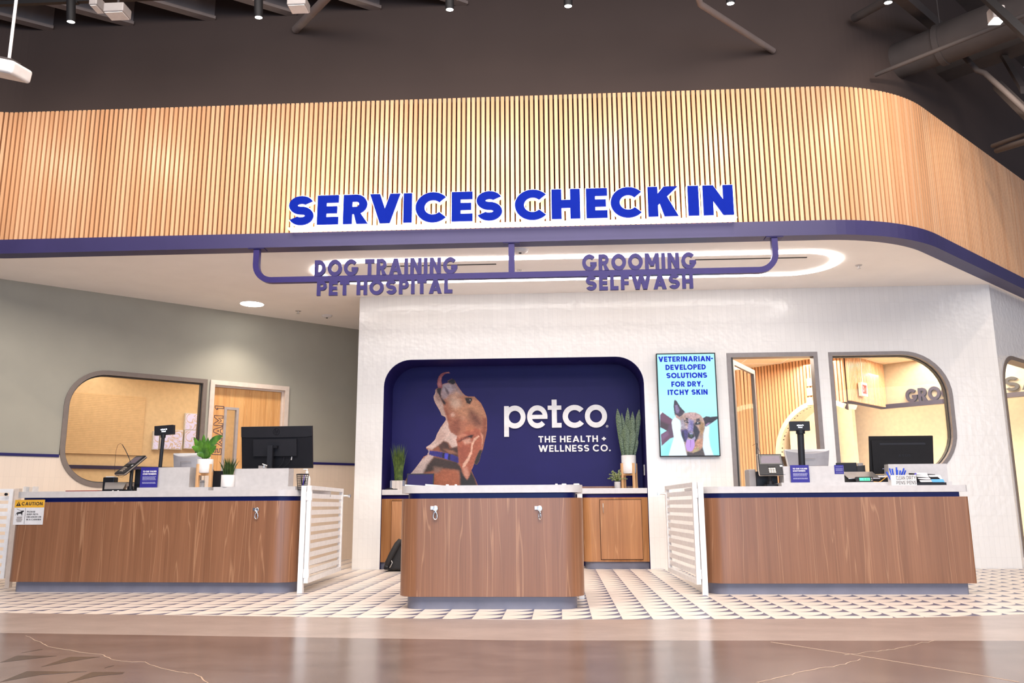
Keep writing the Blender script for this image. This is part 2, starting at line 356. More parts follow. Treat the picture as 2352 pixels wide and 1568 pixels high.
class MB:
    def __init__(s): s.v = []; s.f = []; s.sm = []; s.xf = None

    def add(s, vs, fs, smooth=False):
        k = len(s.v)
        if s.xf is not None: vs = [s.xf @ Vector(p) for p in vs]
        s.v += [tuple(p) for p in vs]
        for f in fs: s.f.append(tuple(i + k for i in f)); s.sm.append(smooth)
        return s

    def box(s, x0, y0, z0, x1, y1, z1):
        x0, x1 = min(x0, x1), max(x0, x1); y0, y1 = min(y0, y1), max(y0, y1); z0, z1 = min(z0, z1), max(z0, z1)
        v = [(x0, y0, z0), (x1, y0, z0), (x1, y1, z0), (x0, y1, z0), (x0, y0, z1), (x1, y0, z1), (x1, y1, z1), (x0, y1, z1)]
        return s.add(v, [(0, 3, 2, 1), (4, 5, 6, 7), (0, 1, 5, 4), (1, 2, 6, 5), (2, 3, 7, 6), (3, 0, 4, 7)])

    def hexa(s, a, b):                                   # two quads (bottom loop, top loop)
        n = len(a); v = list(a) + list(b)
        f = [tuple(range(n - 1, -1, -1)), tuple(range(n, 2 * n))] + [(i, (i + 1) % n, n + (i + 1) % n, n + i) for i in range(n)]
        return s.add(v, f)

    def prism(s, pts, z0, z1, smooth=False):             # footprint (x, y) extruded in z
        n = len(pts)
        a = sum(pts[i][0] * pts[(i + 1) % n][1] - pts[(i + 1) % n][0] * pts[i][1] for i in range(n))
        if a < 0: pts = pts[::-1]
        v = [(p[0], p[1], z0) for p in pts] + [(p[0], p[1], z1) for p in pts]
        s.add(v, [tuple(range(n - 1, -1, -1)), tuple(range(n, 2 * n))])
        s.add(v, [(i, (i + 1) % n, n + (i + 1) % n, n + i) for i in range(n)], smooth)
        return s

    def plate(s, pts2, O, R, U, N, d0, d1, smooth=False):        # outline (r, u) in a frame, thick from d0 to d1 along N
        O, R, U, N = map(Vector, (O, R, U, N)); n = len(pts2)
        a = sum(pts2[i][0] * pts2[(i + 1) % n][1] - pts2[(i + 1) % n][0] * pts2[i][1] for i in range(n))
        if a < 0: pts2 = pts2[::-1]
        v = [O + R * p[0] + U * p[1] + N * d0 for p in pts2] + [O + R * p[0] + U * p[1] + N * d1 for p in pts2]
        s.add(v, [tuple(range(n - 1, -1, -1)), tuple(range(n, 2 * n))])
        return s.add(v, [(i, (i + 1) % n, n + (i + 1) % n, n + i) for i in range(n)], smooth)

    def tube(s, pts, r, seg=8, cap=True, closed=False):
        pts = [Vector(p) for p in pts]; n = len(pts); rs = r if isinstance(r, (list, tuple)) else [r] * n
        vs = []; up = None
        for i, p in enumerate(pts):
            if closed: t = pts[(i + 1) % n] - pts[i - 1]
            else: t = pts[min(i + 1, n - 1)] - pts[max(i - 1, 0)]
            t.normalize()
            if up is None:
                up = Vector((0, 0, 1)) if abs(t.z) < 0.9 else Vector((1, 0, 0))
            up = (up - t * up.dot(t)).normalized(); w = t.cross(up)
            for k in range(seg):
                a = 2 * math.pi * k / seg; vs.append(p + (up * math.cos(a) + w * math.sin(a)) * rs[i])
        f = []
        for i in range(n if closed else n - 1):
            for k in range(seg):
                a, b = i * seg + k, i * seg + (k + 1) % seg; j = ((i + 1) % n) * seg
                f.append((a, j + k, j + (k + 1) % seg, b))
        s.add(vs, f, True)
        if cap and not closed:
            s.add(vs[:seg], [tuple(range(seg))]); s.add(vs[-seg:], [tuple(range(seg - 1, -1, -1))])
        return s

    def lathe(s, prof, c, seg=24, axis=None):            # (r, h) profile about a vertical (or given) axis
        c = Vector(c); ax = Vector(axis or (0, 0, 1)).normalized()
        x = Vector((1, 0, 0)) if abs(ax.x) < 0.9 else Vector((0, 1, 0))
        x = (x - ax * x.dot(ax)).normalized(); y = ax.cross(x); vs = []
        for r, h in prof:
            for k in range(seg):
                a = 2 * math.pi * k / seg; vs.append(c + ax * h + (x * math.cos(a) + y * math.sin(a)) * r)
        f = []
        for i in range(len(prof) - 1):
            for k in range(seg):
                f.append((i * seg + k, i * seg + (k + 1) % seg, (i + 1) * seg + (k + 1) % seg, (i + 1) * seg + k))
        s.add(vs, f, True)
        s.add(vs[:seg], [tuple(range(seg - 1, -1, -1))]); s.add(vs[-seg:], [tuple(range(seg))])
        return s

    def blade(s, p0, p1, p2, w, n=7, fold=0.25, tipw=0.02, prof=None, th=0.0):      # a leaf along a quadratic curve
        p0, p1, p2 = map(Vector, (p0, p1, p2)); vs = []
        for i in range(n + 1):
            t = i / n; p = p0 * (1 - t) ** 2 + p1 * 2 * t * (1 - t) + p2 * t * t
            tg = (p1 - p0) * 2 * (1 - t) + (p2 - p1) * 2 * t; tg.normalize()
            sd = tg.cross(Vector((0.15, 1, 0.1)))
            if sd.length < 1e-3: sd = Vector((1, 0, 0))
            sd.normalize(); nn = sd.cross(tg)
            ww = w * (prof(t) if prof else max(tipw, math.sin(math.pi * min(1, 0.12 + 0.88 * t)) ** 0.8))
            vs += [p - sd * ww + nn * ww * fold, p, p + sd * ww + nn * ww * fold]
        f = []
        for i in range(n):
            for k in range(2):
                a = i * 3 + k; f.append((a, a + 1, a + 4, a + 3))
        return s.add(vs, f, True)

    def build(s, name, m, parent=None, **props):
        off = Vector(LOCS.get(parent.name, (0, 0, 0))) if parent else Vector((0, 0, 0))
        me = bpy.data.meshes.new(name)
        me.from_pydata([tuple(Vector(p) - off) for p in s.v], [], s.f); me.polygons.foreach_set('use_smooth', s.sm)
        me.validate(); me.update()
        me.materials.append(M[m] if isinstance(m, str) else m)
        o = bpy.data.objects.new(name, me); COL.objects.link(o)
        if parent: o.parent = parent; LOCS[o.name] = tuple(off)
        for k, v in props.items(): o[k] = v
        return o


def bevel(o, w, seg=2):
    b = o.modifiers.new('bevel', 'BEVEL'); b.width = w; b.segments = seg; b.limit_method = 'ANGLE'; b.angle_limit = math.radians(40); return o


def thing(name, label, cat, loc=(0, 0, 0), group=None):
    o = bpy.data.objects.new(name, None); COL.objects.link(o); o.location = loc; o.empty_display_size = 0.1
    LOCS[o.name] = tuple(loc); o['label'] = label; o['category'] = cat
    if group: o['group'] = group
    return o


def tag(o, label, cat, group=None):
    o['label'] = label; o['category'] = cat
    if group: o['group'] = group
    return o


def struct(mb, name, m, parent=None):
    o = mb.build(name, m, parent); o['kind'] = 'structure'; return o


def dup(root, loc, label, group=None):
    r = root.copy(); COL.objects.link(r); r.location = loc; r['label'] = label; LOCS[r.name] = tuple(loc)
    if group: r['group'] = group
    for ch in list(root.children):
        c = ch.copy(); COL.objects.link(c); c.parent = r
        for g in list(ch.children):
            d = g.copy(); COL.objects.link(d); d.parent = c
    return r


def rrect(x0, y0, x1, y1, r, seg=8):                      # r: radii at (x0y0, x1y0, x1y1, x0y1)
    if not isinstance(r, (list, tuple)): r = [r] * 4
    out = []
    for (cx, cy, a0, rr) in ((x0 + r[0], y0 + r[0], 180, r[0]), (x1 - r[1], y0 + r[1], 270, r[1]), (x1 - r[2], y1 - r[2], 0, r[2]), (x0 + r[3], y1 - r[3], 90, r[3])):
        if rr < 1e-6: out.append((cx, cy)); continue
        for k in range(seg + 1):
            a = math.radians(a0 + 90 * k / seg); out.append((cx + rr * math.cos(a), cy + rr * math.sin(a)))
    return out


# ------------------------------------------------------------------ lettering: a bold geometric sans built from outlines
def _sector(cx, cy, rx, ry, t, a0, a1, n=18):
    o = []; i = []
    for k in range(n + 1):
        a = math.radians(a0 + (a1 - a0) * k / n)
        o.append((cx + rx * math.cos(a), cy + ry * math.sin(a))); i.append((cx + (rx - t) * math.cos(a), cy + (ry - t) * math.sin(a)))
    return o + i[::-1]


def _rc(a, b, c, d): return [(a, b), (c, b), (c, d), (a, d)]


def glyph(ch, t):
    R = _rc; w = t * 1.12; S = _sector
    if ch == ' ': return 0.30, []
    if ch == 'I': return t, [R(0, 0, t, 1)]
    if ch == 'L': return 0.58, [R(0, 0, t, 1), R(t, 0, 0.58, t)]
    if ch == 'E': return 0.62, [R(0, 0, t, 1), R(t, 0, 0.62, t * .95), R(t, .5 - t * .45, 0.58, .5 + t * .45), R(t, 1 - t * .95, 0.62, 1)]
    if ch == 'F': return 0.60, [R(0, 0, t, 1), R(t, .46 - t * .45, 0.56, .46 + t * .45), R(t, 1 - t * .95, 0.60, 1)]
    if ch == 'T': return 0.68, [R(.34 - t / 2, 0, .34 + t / 2, 1 - t), R(0, 1 - t, .68, 1)]
    if ch == 'H': return 0.76, [R(0, 0, t, 1), R(.76 - t, 0, .76, 1), R(t, .5 - t / 2, .76 - t, .5 + t / 2)]
    if ch == 'O': return 1.0, [S(.5, .5, .515, .515, t, 0, 180), S(.5, .5, .515, .515, t, 180, 360)]
    if ch == '0': return 0.66, [S(.33, .5, .33, .51, t, 0, 180), S(.33, .5, .33, .51, t, 180, 360)]
    if ch == 'C': return 0.93, [S(.5, .5, .515, .515, t, 42, 318, 30)]
    if ch == 'G': return 0.97, [S(.5, .5, .515, .515, t, 42, 345, 30), R(.55, .5 - t * .75, 1.0, .5 + t * .1), R(1.0 - t * .95, .36, 1.0, .5)]
    if ch == 'D': return 0.80, [R(0, 0, t, 1), R(t, 0, .3, t), R(t, 1 - t, .3, 1), S(.3, .5, .5, .5, t, -90, 90)]
    if ch == 'P': return 0.70, [R(0, 0, t, 1), R(t, .36, .38, .36 + t * .9), R(t, 1 - t * .9, .38, 1), S(.38, .68, .32, .32, t * .9, -90, 90)]
    if ch == 'R': return 0.74, [R(0, 0, t, 1), R(t, .34, .38, .34 + t * .9), R(t, 1 - t * .9, .38, 1), S(.38, .67, .33, .33, t * .9, -90, 90), [(.30, .42), (.74 - w * 1.15, 0), (.74, 0), (.48, .42)]]
    if ch == 'B': return 0.72, [R(0, 0, t, 1), R(t, 0, .42, t * .9), R(t, 1 - t * .9, .4, 1), R(t, .5 - t * .45, .42, .5 + t * .45), S(.42, .27, .3, .27, t * .9, -90, 90), S(.4, .74, .27, .26, t * .85, -90, 90)]
    if ch == 'S':
        rc = (1 - t) / 4; Rr = rc + t / 2; rx = Rr * 1.22; return 2 * rx, [S(rx, 1 - Rr, rx, Rr, t, 25, 270, 20), S(rx, Rr, rx, Rr, t, -155, 90, 20)]
    if ch == 'U': return 0.74, [R(0, .34, t, 1), R(.74 - t, .34, .74, 1), S(.37, .36, .37, .37, t, 180, 360)]
    if ch == 'A':
        W = .92; return W, [[(0, 0), (w, 0), (W / 2 + w / 2, 1), (W / 2 - w / 2, 1)], [(W - w, 0), (W, 0), (W / 2 + w / 2, 1), (W / 2 - w / 2, 1)], R(.2, .2, W - .2, .2 + t * .8)]
    if ch == 'V':
        W = .90; return W, [[(0, 1), (w, 1), (W / 2 + w / 2, 0), (W / 2 - w / 2, 0)], [(W - w, 1), (W, 1), (W / 2 + w / 2, 0), (W / 2 - w / 2, 0)]]
    if ch == 'W':
        W = 1.36; h = W / 2; o = []
        for x in (0, h - w * .5):
            h2 = h + w * .5
            o += [[(x, 1), (x + w, 1), (x + h2 / 2 + w / 2, 0), (x + h2 / 2 - w / 2, 0)], [(x + h2 - w, 1), (x + h2, 1), (x + h2 / 2 + w / 2, 0), (x + h2 / 2 - w / 2, 0)]]
        return W, o
    if ch == 'X':
        W = .84; return W, [[(0, 0), (w * 1.1, 0), (W, 1), (W - w * 1.1, 1)], [(W - w * 1.1, 0), (W, 0), (w * 1.1, 1), (0, 1)]]
    if ch == 'Y':
        W = .84; return W, [R(W / 2 - t / 2, 0, W / 2 + t / 2, .45), [(0, 1), (w * 1.1, 1), (W / 2 + t / 2, .42), (W / 2 - t / 2, .36)], [(W - w * 1.1, 1), (W, 1), (W / 2 + t / 2, .36), (W / 2 - t / 2, .42)]]
    if ch == 'K':
        W = .80; return W, [R(0, 0, t, 1), [(t * .8, .32), (t * .8, .32 + t * 1.4), (W - w * 1.25, 1), (W, 1)], [(.30, .5), (.30 + t * .8, .66), (W, 0), (W - w * 1.25, 0)]]
    if ch == 'N':
        W = .80; return W, [R(0, 0, t, 1), R(W - t, 0, W, 1), [(0, 1), (t * 1.05, 1), (W, 0), (W - t * 1.05, 0)]]
    if ch == 'M':
        W = .98; return W, [R(0, 0, t, 1), R(W - t, 0, W, 1), [(0, 1), (t * 1.05, 1), (W / 2 + t * .5, .2), (W / 2 - t * .5, .2)], [(W - t * 1.05, 1), (W, 1), (W / 2 + t * .5, .2), (W / 2 - t * .5, .2)]]
    if ch == '1': return .40, [R(.40 - t, 0, .40, 1), [(0, .72), (.40 - t, 1), (.40 - t, .72), (.06, .58)]]
    if ch == '+': return .56, [R(0, .5 - t / 2, .56, .5 + t / 2), R(.28 - t / 2, .22, .28 + t / 2, .78)]
    if ch == '-': return .36, [R(0, .38, .36, .38 + t)]
    if ch == '.': return t * 1.25, [[(t * .62 + t * .62 * math.cos(a * .5236), t * .62 + t * .62 * math.sin(a * .5236)) for a in range(12)]]
    if ch == ',': return t * 1.1, [[(t * .1, -.18), (t * .5, -.18), (t * 1.1, t), (t * .15, t)]]
    if ch == '!': return t, [R(0, 0, t, t), R(0, t * 1.5, t, 1)]
    # lower case, x-height 0.7
    x = .70
    if ch == 'o': return x + .03, [S(x / 2, x / 2, .365, .365, t, 0, 180), S(x / 2, x / 2, .365, .365, t, 180, 360)]
    if ch == 'c': return x - .02, [S(x / 2, x / 2, .365, .365, t, 40, 320, 26)]
    if ch == 'e': return x + .03, [S(x / 2, x / 2, .365, .365, t, 0, 318, 28), R(t * .6, x / 2 - t * .42, x + .01, x / 2 + t * .38)]
    if ch == 'p': return x + .03, [S(x / 2, x / 2, .365, .365, t, 0, 180), S(x / 2, x / 2, .365, .365, t, 180, 360), R(-.015, -.30, -.015 + t, x)]
    if ch == 't': return .44, [R(.13, t * .9, .13 + t, 1), R(0, x - t * .82, .44, x), R(.13, 0, .44, t * .9)]
    if ch == 'l': return t, [R(0, 0, t, 1)]
    if ch == 'm': return .9, [R(0, 0, t, x), R(.45 - t / 2, 0, .45 + t / 2, x), R(.9 - t, 0, .9, x), R(0, x - t, .9, x)]
    if ch == 'w': return .9, [R(0, 0, t, x), R(.45 - t / 2, 0, .45 + t / 2, x), R(.9 - t, 0, .9, x), R(0, 0, .9, t)]
    return .5, []


def outset(p, e):
    n = len(p); a = sum(p[i][0] * p[(i + 1) % n][1] - p[(i + 1) % n][0] * p[i][1] for i in range(n))
    if a < 0: p = p[::-1]
    o = []
    for i in range(n):
        x0, y0 = p[i - 1]; x1, y1 = p[i]; x2, y2 = p[(i + 1) % n]
        d1 = math.hypot(x1 - x0, y1 - y0) or 1e-9; d2 = math.hypot(x2 - x1, y2 - y1) or 1e-9
        n1 = ((y1 - y0) / d1, -(x1 - x0) / d1); n2 = ((y2 - y1) / d2, -(x2 - x1) / d2)
        k = 1 + n1[0] * n2[0] + n1[1] * n2[1]; k = max(k, 0.5)
        o.append((x1 + e * (n1[0] + n2[0]) / k, y1 + e * (n1[1] + n2[1]) / k))
    return o


def layout(txt, t, gap):
    x = 0; out = []
    for i, ch in enumerate(txt):
        w, ps = glyph(ch, t); out.append((ch, x, w, ps)); x += w + (gap if ch != ' ' else 0.06)
    return x - gap, out


def text(mb, txt, O, R, U, N, width, height, d0, d1, t=0.22, gap=0.13, e=0.0):
    tot, gl = layout(txt, t, gap); sx = width / tot
    for ch, x, w, ps in gl:
        for k, p in enumerate(ps):
            q = [((px + x) * sx, py * height) for px, py in p]
            if e: q = outset(q, e)
            mb.plate(q, O, R, U, N, d0 - (d1 - d0) * .02 * k, d1 + (d1 - d0) * .03 * k)
    return mb


def px_text(mb, txt, x0, x1, y0, y1, Y, d=0.004, t=0.22, gap=0.13):     # front lettering on a plane of constant depth
    a = at(x0, y1, Y); b = at(x1, y1, Y); c = at(x0, y0, Y)
    return text(mb, txt, (a.x, Y, a.z), (1, 0, 0), (0, 0, 1), (0, -1, 0), b.x - a.x, c.z - a.z, 0, d, t, gap)


# ------------------------------------------------------------------ printed pictures as painted grids
def sdist(P, poly):
    q = np.array(poly, float); n = len(q); d = np.full(len(P), 1e9); ins = np.zeros(len(P), bool)
    for i in range(n):
        a, b = q[i], q[(i + 1) % n]; e = b - a; w = P - a
        h = np.clip((w @ e) / max(e @ e, 1e-9), 0, 1); d = np.minimum(d, np.hypot(*(w - h[:, None] * e).T))
        cnd = (a[1] > P[:, 1]) != (b[1] > P[:, 1])
        with np.errstate(divide='ignore', invalid='ignore'):
            xs = (b[0] - a[0]) * (P[:, 1] - a[1]) / (b[1] - a[1]) + a[0]
        ins ^= cnd & (P[:, 0] < xs)
    return np.where(ins, d, -d)


def picture(name, mname, parent, bbox, cell, base, layers, outlines, to3d, gain=1.0, fz=1.0, jit=0.45, ys=None, mott=0.0, mask=None):
    x0, y0, x1, y1 = bbox; nx = int((x1 - x0) / cell) + 1; ny = int((y1 - y0) / cell) + 1
    yy = np.linspace(y0, y1, ny) if ys is None else np.array(ys, float); ny = len(yy)
    gx, gy = np.meshgrid(np.linspace(x0, x1, nx), yy); P = np.stack([gx.ravel(), gy.ravel()], 1)
    rs = np.random.RandomState(3)
    Pj = P + rs.normal(0, cell * jit, P.shape)
    colr = np.tile(np.array(lin(base)), (len(P), 1))
    for poly, c, blur in layers:
        if len(poly) == 3 and not isinstance(poly[0], (tuple, list)):
            sd = poly[2] - np.hypot(Pj[:, 0] - poly[0], Pj[:, 1] - poly[1])
        else: sd = sdist(Pj if blur > 3 else P, poly)
        bl = max(blur * fz, .5); a = np.clip(sd / bl * 0.5 + 0.5, 0, 1)[:, None]; a = a * a * (3 - 2 * a)
        colr = colr * (1 - a) + np.array(lin(c)) * a
    if mott:
        nz = np.zeros(len(P))
        for k, (sc_x, sc_y, am) in enumerate(((90, 60, .5), (34, 22, .7), (13, 9, .8))):
            g = rs.normal(0, 1, (int((y1 - y0) / sc_y) + 3, int((x1 - x0) / sc_x) + 3)); fx = (P[:, 0] - x0) / sc_x; fy = (P[:, 1] - y0) / sc_y
            ix, iy = fx.astype(int), fy.astype(int); ux, uy = fx - ix, fy - iy
            nz += am * (g[iy, ix] * (1 - ux) * (1 - uy) + g[iy, ix + 1] * ux * (1 - uy) + g[iy + 1, ix] * (1 - ux) * uy + g[iy + 1, ix + 1] * ux * uy)
        w = np.clip(sdist(P, mask) / 8 + .5, 0, 1) if mask else 1.0
        colr = colr * np.exp(mott * nz * w)[:, None]
    keep = None
    if outlines:
        keep = np.zeros(len(P), bool)
        for o in outlines: keep |= sdist(P, o) > -cell * 0.1
    vs = [tuple(to3d(p[0], p[1])) for p in P]; fs = []
    for j in range(ny - 1):
        for i in range(nx - 1):
            q = (j * nx + i, (j + 1) * nx + i, (j + 1) * nx + i + 1, j * nx + i + 1)
            if keep is None or sum(keep[k] for k in q) >= 3: fs.append(q)
    used = sorted({k for f in fs for k in f}); mp = {k: n for n, k in enumerate(used)}
    mb = MB(); mb.add([vs[k] for k in used], [tuple(mp[k] for k in f) for f in fs])
    o = mb.build(name, mname, parent)
    ca = o.data.color_attributes.new('Col', 'FLOAT_COLOR', 'POINT')
    cc = np.ones((len(used), 4), np.float32); cc[:, :3] = colr[used] * gain
    ca.data.foreach_set('color', cc.ravel()); o.data.update()
    return o

# ================================================================== THE SETTING
ZC = 3.385                                        # soffit
WY = 10.28                                        # tiled wall
FY = 8.16                                         # slatted facade
A0 = Vector((-6.511, 9.107, 0)); AU = Vector((0.7389, 0.6738, 0)); AN = Vector((0.6738, -0.7389, 0))     # sage wall
D0 = Vector((5.31, WY, 0)); DDV = Vector((0.7071, 0.7071, 0)); DN = Vector((0.7071, -0.7071, 0))         # diagonal wall
UP = Vector((0, 0, 1)); XR = Vector((1, 0, 0)); FRONT = Vector((0, -1, 0))

# floor: polished concrete, a pale band, leaf patterned cement tile
e1 = [(-12, 6.75), (-4.08, 6.123), (-2.41, 5.985), (-0.33, 5.80), (1.18, 5.858), (2.03, 5.90), (2.6, 5.99), (3.14, 6.13), (4.2, 6.5), (12, 10.0)]
e2 = [(-12, 5.8), (-3.43, 5.16), (-0.285, 4.937), (1.71, 4.965), (12, 5.15)]
def flat(pts, z0, z1, name, m): return struct(MB().prism(pts, z0, z1), name, m)
fl = flat([(-12, -12), (12, -12)] + e2[::-1], -0.1, 0, 'floor', 'concrete')
flat(e2 + e1[::-1], -0.1, 0, 'floor', 'band_floor')
flat(e1 + [(12, 20), (-12, 20)], -0.1, 0, 'floor', 'leaf_tile')


def strip_on_floor(px, w, name, m, z=0.0012):
    pts = [atz(x, y, 0) for x, y in px]; L = []; Rr = []
    for i, p in enumerate(pts):
        t = (pts[min(i + 1, len(pts) - 1)] - pts[max(i - 1, 0)]); t.normalize(); n = Vector((-t.y, t.x, 0)) * w * (0.6 + 0.5 * random.random())
        L.append((p.x + n.x, p.y + n.y)); Rr.append((p.x - n.x, p.y - n.y))
    mb = MB()
    for i in range(len(pts) - 1): mb.prism([L[i], L[i + 1], Rr[i + 1], Rr[i]], 0.0002, z)
    return struct(mb, name, m, fl)


def jag(p, n, amp):
    o = []
    for (x0, y0), (x1, y1) in zip(p[:-1], p[1:]):
        for k in range(n):
            t = k / n; o.append((x0 + (x1 - x0) * t + random.uniform(-amp, amp), y0 + (y1 - y0) * t + random.uniform(-amp, amp) * .5))
    return o + [p[-1]]


strip_on_floor(jag([(60, 1461), (95, 1475), (118, 1488), (232, 1503), (262, 1516), (330, 1521), (400, 1542), (448, 1546), (478, 1568)], 5, 3.0), 0.003, 'crack', 'crack')
strip_on_floor(jag([(1740, 1568), (1795, 1556), (1850, 1540), (1930, 1528), (1976, 1513)], 5, 3.0), 0.0032, 'crack', 'crack')
strip_on_floor(jag([(1942, 1503), (2005, 1496), (2052, 1490), (2100, 1480), (2150, 1470)], 5, 3.0), 0.0028, 'crack', 'crack')
strip_on_floor([(1770, 1474), (1960, 1503), (2260, 1552), (2340, 1566)], 0.005, 'joint', 'crack', 0.0008)
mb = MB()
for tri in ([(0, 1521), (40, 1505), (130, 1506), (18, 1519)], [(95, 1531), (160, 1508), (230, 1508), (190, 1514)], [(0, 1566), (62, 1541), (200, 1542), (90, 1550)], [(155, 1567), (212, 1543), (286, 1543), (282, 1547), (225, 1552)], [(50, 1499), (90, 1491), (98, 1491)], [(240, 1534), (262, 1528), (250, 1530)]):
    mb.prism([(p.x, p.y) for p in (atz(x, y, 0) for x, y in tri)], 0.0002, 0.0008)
struct(mb, 'floor_wedges', 'wedge', fl)  # flat dark wedge shapes lying on the concrete


# the plan of the facade: straight, then bending back to the right at 45 degrees
def facade(dist):                                  # -> list of (x, y) offset outwards by dist, with step
    out = []
    for k in range(13):
        a = math.radians(60 - 5 * k); out.append((-5.85 - (0.8 - dist) * math.sin(a) * 1.0, FY - 0.8 + (0.8 - dist) * math.cos(a)))
    for x in np.linspace(-5.8, 2.70, 40): out.append((float(x), FY - dist))
    for k in range(1, 16):
        a = math.radians(45 * k / 15); out.append((2.70 + (1.86 + dist) * math.sin(a), FY + 1.86 - (1.86 + dist) * math.cos(a)))
    ex, ey = out[-1]; out.append((ex + 7.5 * 0.7071, ey + 7.5 * 0.7071))
    return out


def ribbon(name, m, d0, d1, z0, z1):
    a, b = facade(d0), facade(d1); mb = MB()
    for i in range(len(a) - 1):
        mb.hexa([(*a[i], z0), (*a[i + 1], z0), (*b[i + 1], z0), (*b[i], z0)], [(*a[i], z1), (*a[i + 1], z1), (*b[i + 1], z1), (*b[i], z1)])
    return struct(mb, name, m)


ribbon('trim_1', 'blue_band', 0.012, -0.16, ZC - 0.004, ZC + 0.150)
ribbon('wall_facade_backing', 'slat_back', -0.045, -0.075, ZC + 0.150, 4.965)
ribbon('wall_bulkhead', 'paint_dark', -0.16, -0.28, ZC + 0.150, 7.2)


def along(path, pitch):
    pts = [Vector((x, y, 0)) for x, y in path]; L = 0; need = 0; out = []
    for a, b in zip(pts[:-1], pts[1:]):
        d = (b - a).length; t = (b - a).normalized()
        while need <= L + d:
            out.append((a + t * (need - L), t)); need += pitch
        L += d
    return out


mb = MB()
for p, t in along(facade(0), 0.0512):
    n = Vector((t.y, -t.x, 0)); w = t * 0.0168; z0, z1 = ZC + 0.150, 4.992
    q = [p - w, p + w, p + w - n * 0.045, p - w - n * 0.045]
    mb.hexa([(v.x, v.y, z0) for v in q], [(v.x, v.y, z1) for v in q])
struct(mb, 'wall_facade_slats', 'slat')

# soffit and the open ceiling above the store
pf = facade(-0.1)
struct(MB().prism(pf + [(8.5, 15), (-9.5, 15), (-9.5, 7.5)], ZC, ZC + 0.1), 'ceiling', 'paint_white')
struct(MB().box(-14, -12, 7.2, 14, 12, 7.4), 'ceiling_deck', 'deck')

# white tiled wall with the niche, the doorway and the window
NX0, NX1, NZ, NB = -2.182, 1.048, 2.55, 10.83
def arch(x0, x1, zt, r, n=10):                     # from the floor up, over and down
    o = [(x0, 0)]
    for k in range(n + 1): a = math.radians(180 - 90 * k / n); o.append((x0 + r + r * math.cos(a), zt - r + r * math.sin(a)))
    for k in range(n + 1): a = math.radians(90 - 90 * k / n); o.append((x1 - r + r * math.cos(a), zt - r + r * math.sin(a)))
    return o + [(x1, 0)]
OX, RX, UZ = Vector((0, WY, 0)), XR, UP
mb = MB()
DX0, DX1, DZ = 2.075, 3.172, 2.575
VX0, VX1, VZ0, VZ1, VR = 3.305, 4.735, 1.03, 2.567, 0.56
out = [(-2.524, 0)] + arch(NX0 - .004, NX1 + .004, NZ + .004, 0.34) + [(DX0, 0), (DX0, DZ), (DX1, DZ), (DX1, 0), (3.24, 0), (3.24, ZC), (-2.524, ZC)]
mb.plate(out, OX, RX, UZ, FRONT, -0.12, 0)
mb.plate([(3.24, 0), (4.0, 0), (4.0, VZ0), (VX0, VZ0), (VX0, VZ1), (4.0, VZ1), (4.0, ZC), (3.24, ZC)], OX, RX, UZ, FRONT, -0.12, 0)
def corner(cx, cz, r, a0, a1, n=10): return [(cx + r * math.cos(math.radians(a0 + (a1 - a0) * k / n)), cz + r * math.sin(math.radians(a0 + (a1 - a0) * k / n))) for k in range(n + 1)]
rr_ = corner(VX1 - VR, VZ1 - VR, VR, 90, 0) + corner(VX1 - VR, VZ0 + VR, VR, 0, -90)
mb.plate([(4.0, VZ1)] + rr_ + [(4.0, VZ0), (4.0, 0), (5.31, 0), (5.31, ZC), (4.0, ZC)], OX, RX, UZ, FRONT, -0.12, 0)
mb.box(-2.524, WY + .12, 0, -2.40, 12.70, ZC)       # return of the tiled block towards the exam room
struct(mb, 'wall_back', 'tile_white')
inn, outr = arch(NX0, NX1, NZ, 0.34), arch(NX0 - .05, NX1 + .05, NZ + .05, 0.39)
mb = MB()
for i in range(len(inn) - 1):
    q = [inn[i], inn[i + 1], outr[i + 1], outr[i]]
    mb.hexa([(x, WY + .002, z) for x, z in q], [(x, NB, z) for x, z in q])
mb.box(NX0 - .05, NB, 0, NX1 + .05, NB + .05, NZ + .05)
struct(mb, 'wall_niche', 'blue')

# diagonal wall at the right with a tall glazed opening
mb = MB(); ls, lt, lr = 0.085, 2.545, 0.42
hole = [(1.4, lt)] + [(ls + lr + lr * math.cos(math.radians(a)), lt - lr + lr * math.sin(math.radians(a))) for a in range(90, 181, 9)] + [(ls, 0.12), (1.4, 0.12)]
mb.plate([(0, 0), (1.4, 0)] + hole[::-1] + [(1.4, ZC), (0, ZC)], D0, DDV, UP, DN, -0.12, 0)
mb.plate([(2.3, 0), (3.6, 0), (3.6, ZC), (2.3, ZC)], D0, DDV, UP, DN, -0.12, 0)
mb.plate([(1.4, lt), (2.3, lt), (2.3, ZC), (1.4, ZC)], D0, DDV, UP, DN, -0.12, 0)
struct(mb, 'wall_right', 'tile_diag')
def frame_band(pts, w, O, R, U, N, d0, d1, closed=True):       # a band of width w inside an outline
    mb = MB(); a = sum(pts[i][0] * pts[(i + 1) % len(pts)][1] - pts[(i + 1) % len(pts)][0] * pts[i][1] for i in range(len(pts)))
    if a < 0: pts = pts[::-1]
    q = outset(pts, -w); n = len(pts)
    for i in range(n if closed else n - 1):
        j = (i + 1) % n; mb.plate([pts[i], pts[j], q[j], q[i]], O, R, U, N, d0, d1)
    return mb, q
wo = [(1.4, lt), (2.3, lt), (2.3, .12), (1.4, .12)]
wpts = hole[1:-1] + [(2.3, 0.12), (2.3, lt)]
fb, q = frame_band(wpts, 0.05, D0, DDV, UP, DN, -0.14, 0.012)
w3 = struct(fb, 'window_3', 'frame_oval'); struct(MB().plate(q, D0, DDV, UP, DN, -0.09, -0.084), 'pane', 'glass', w3)

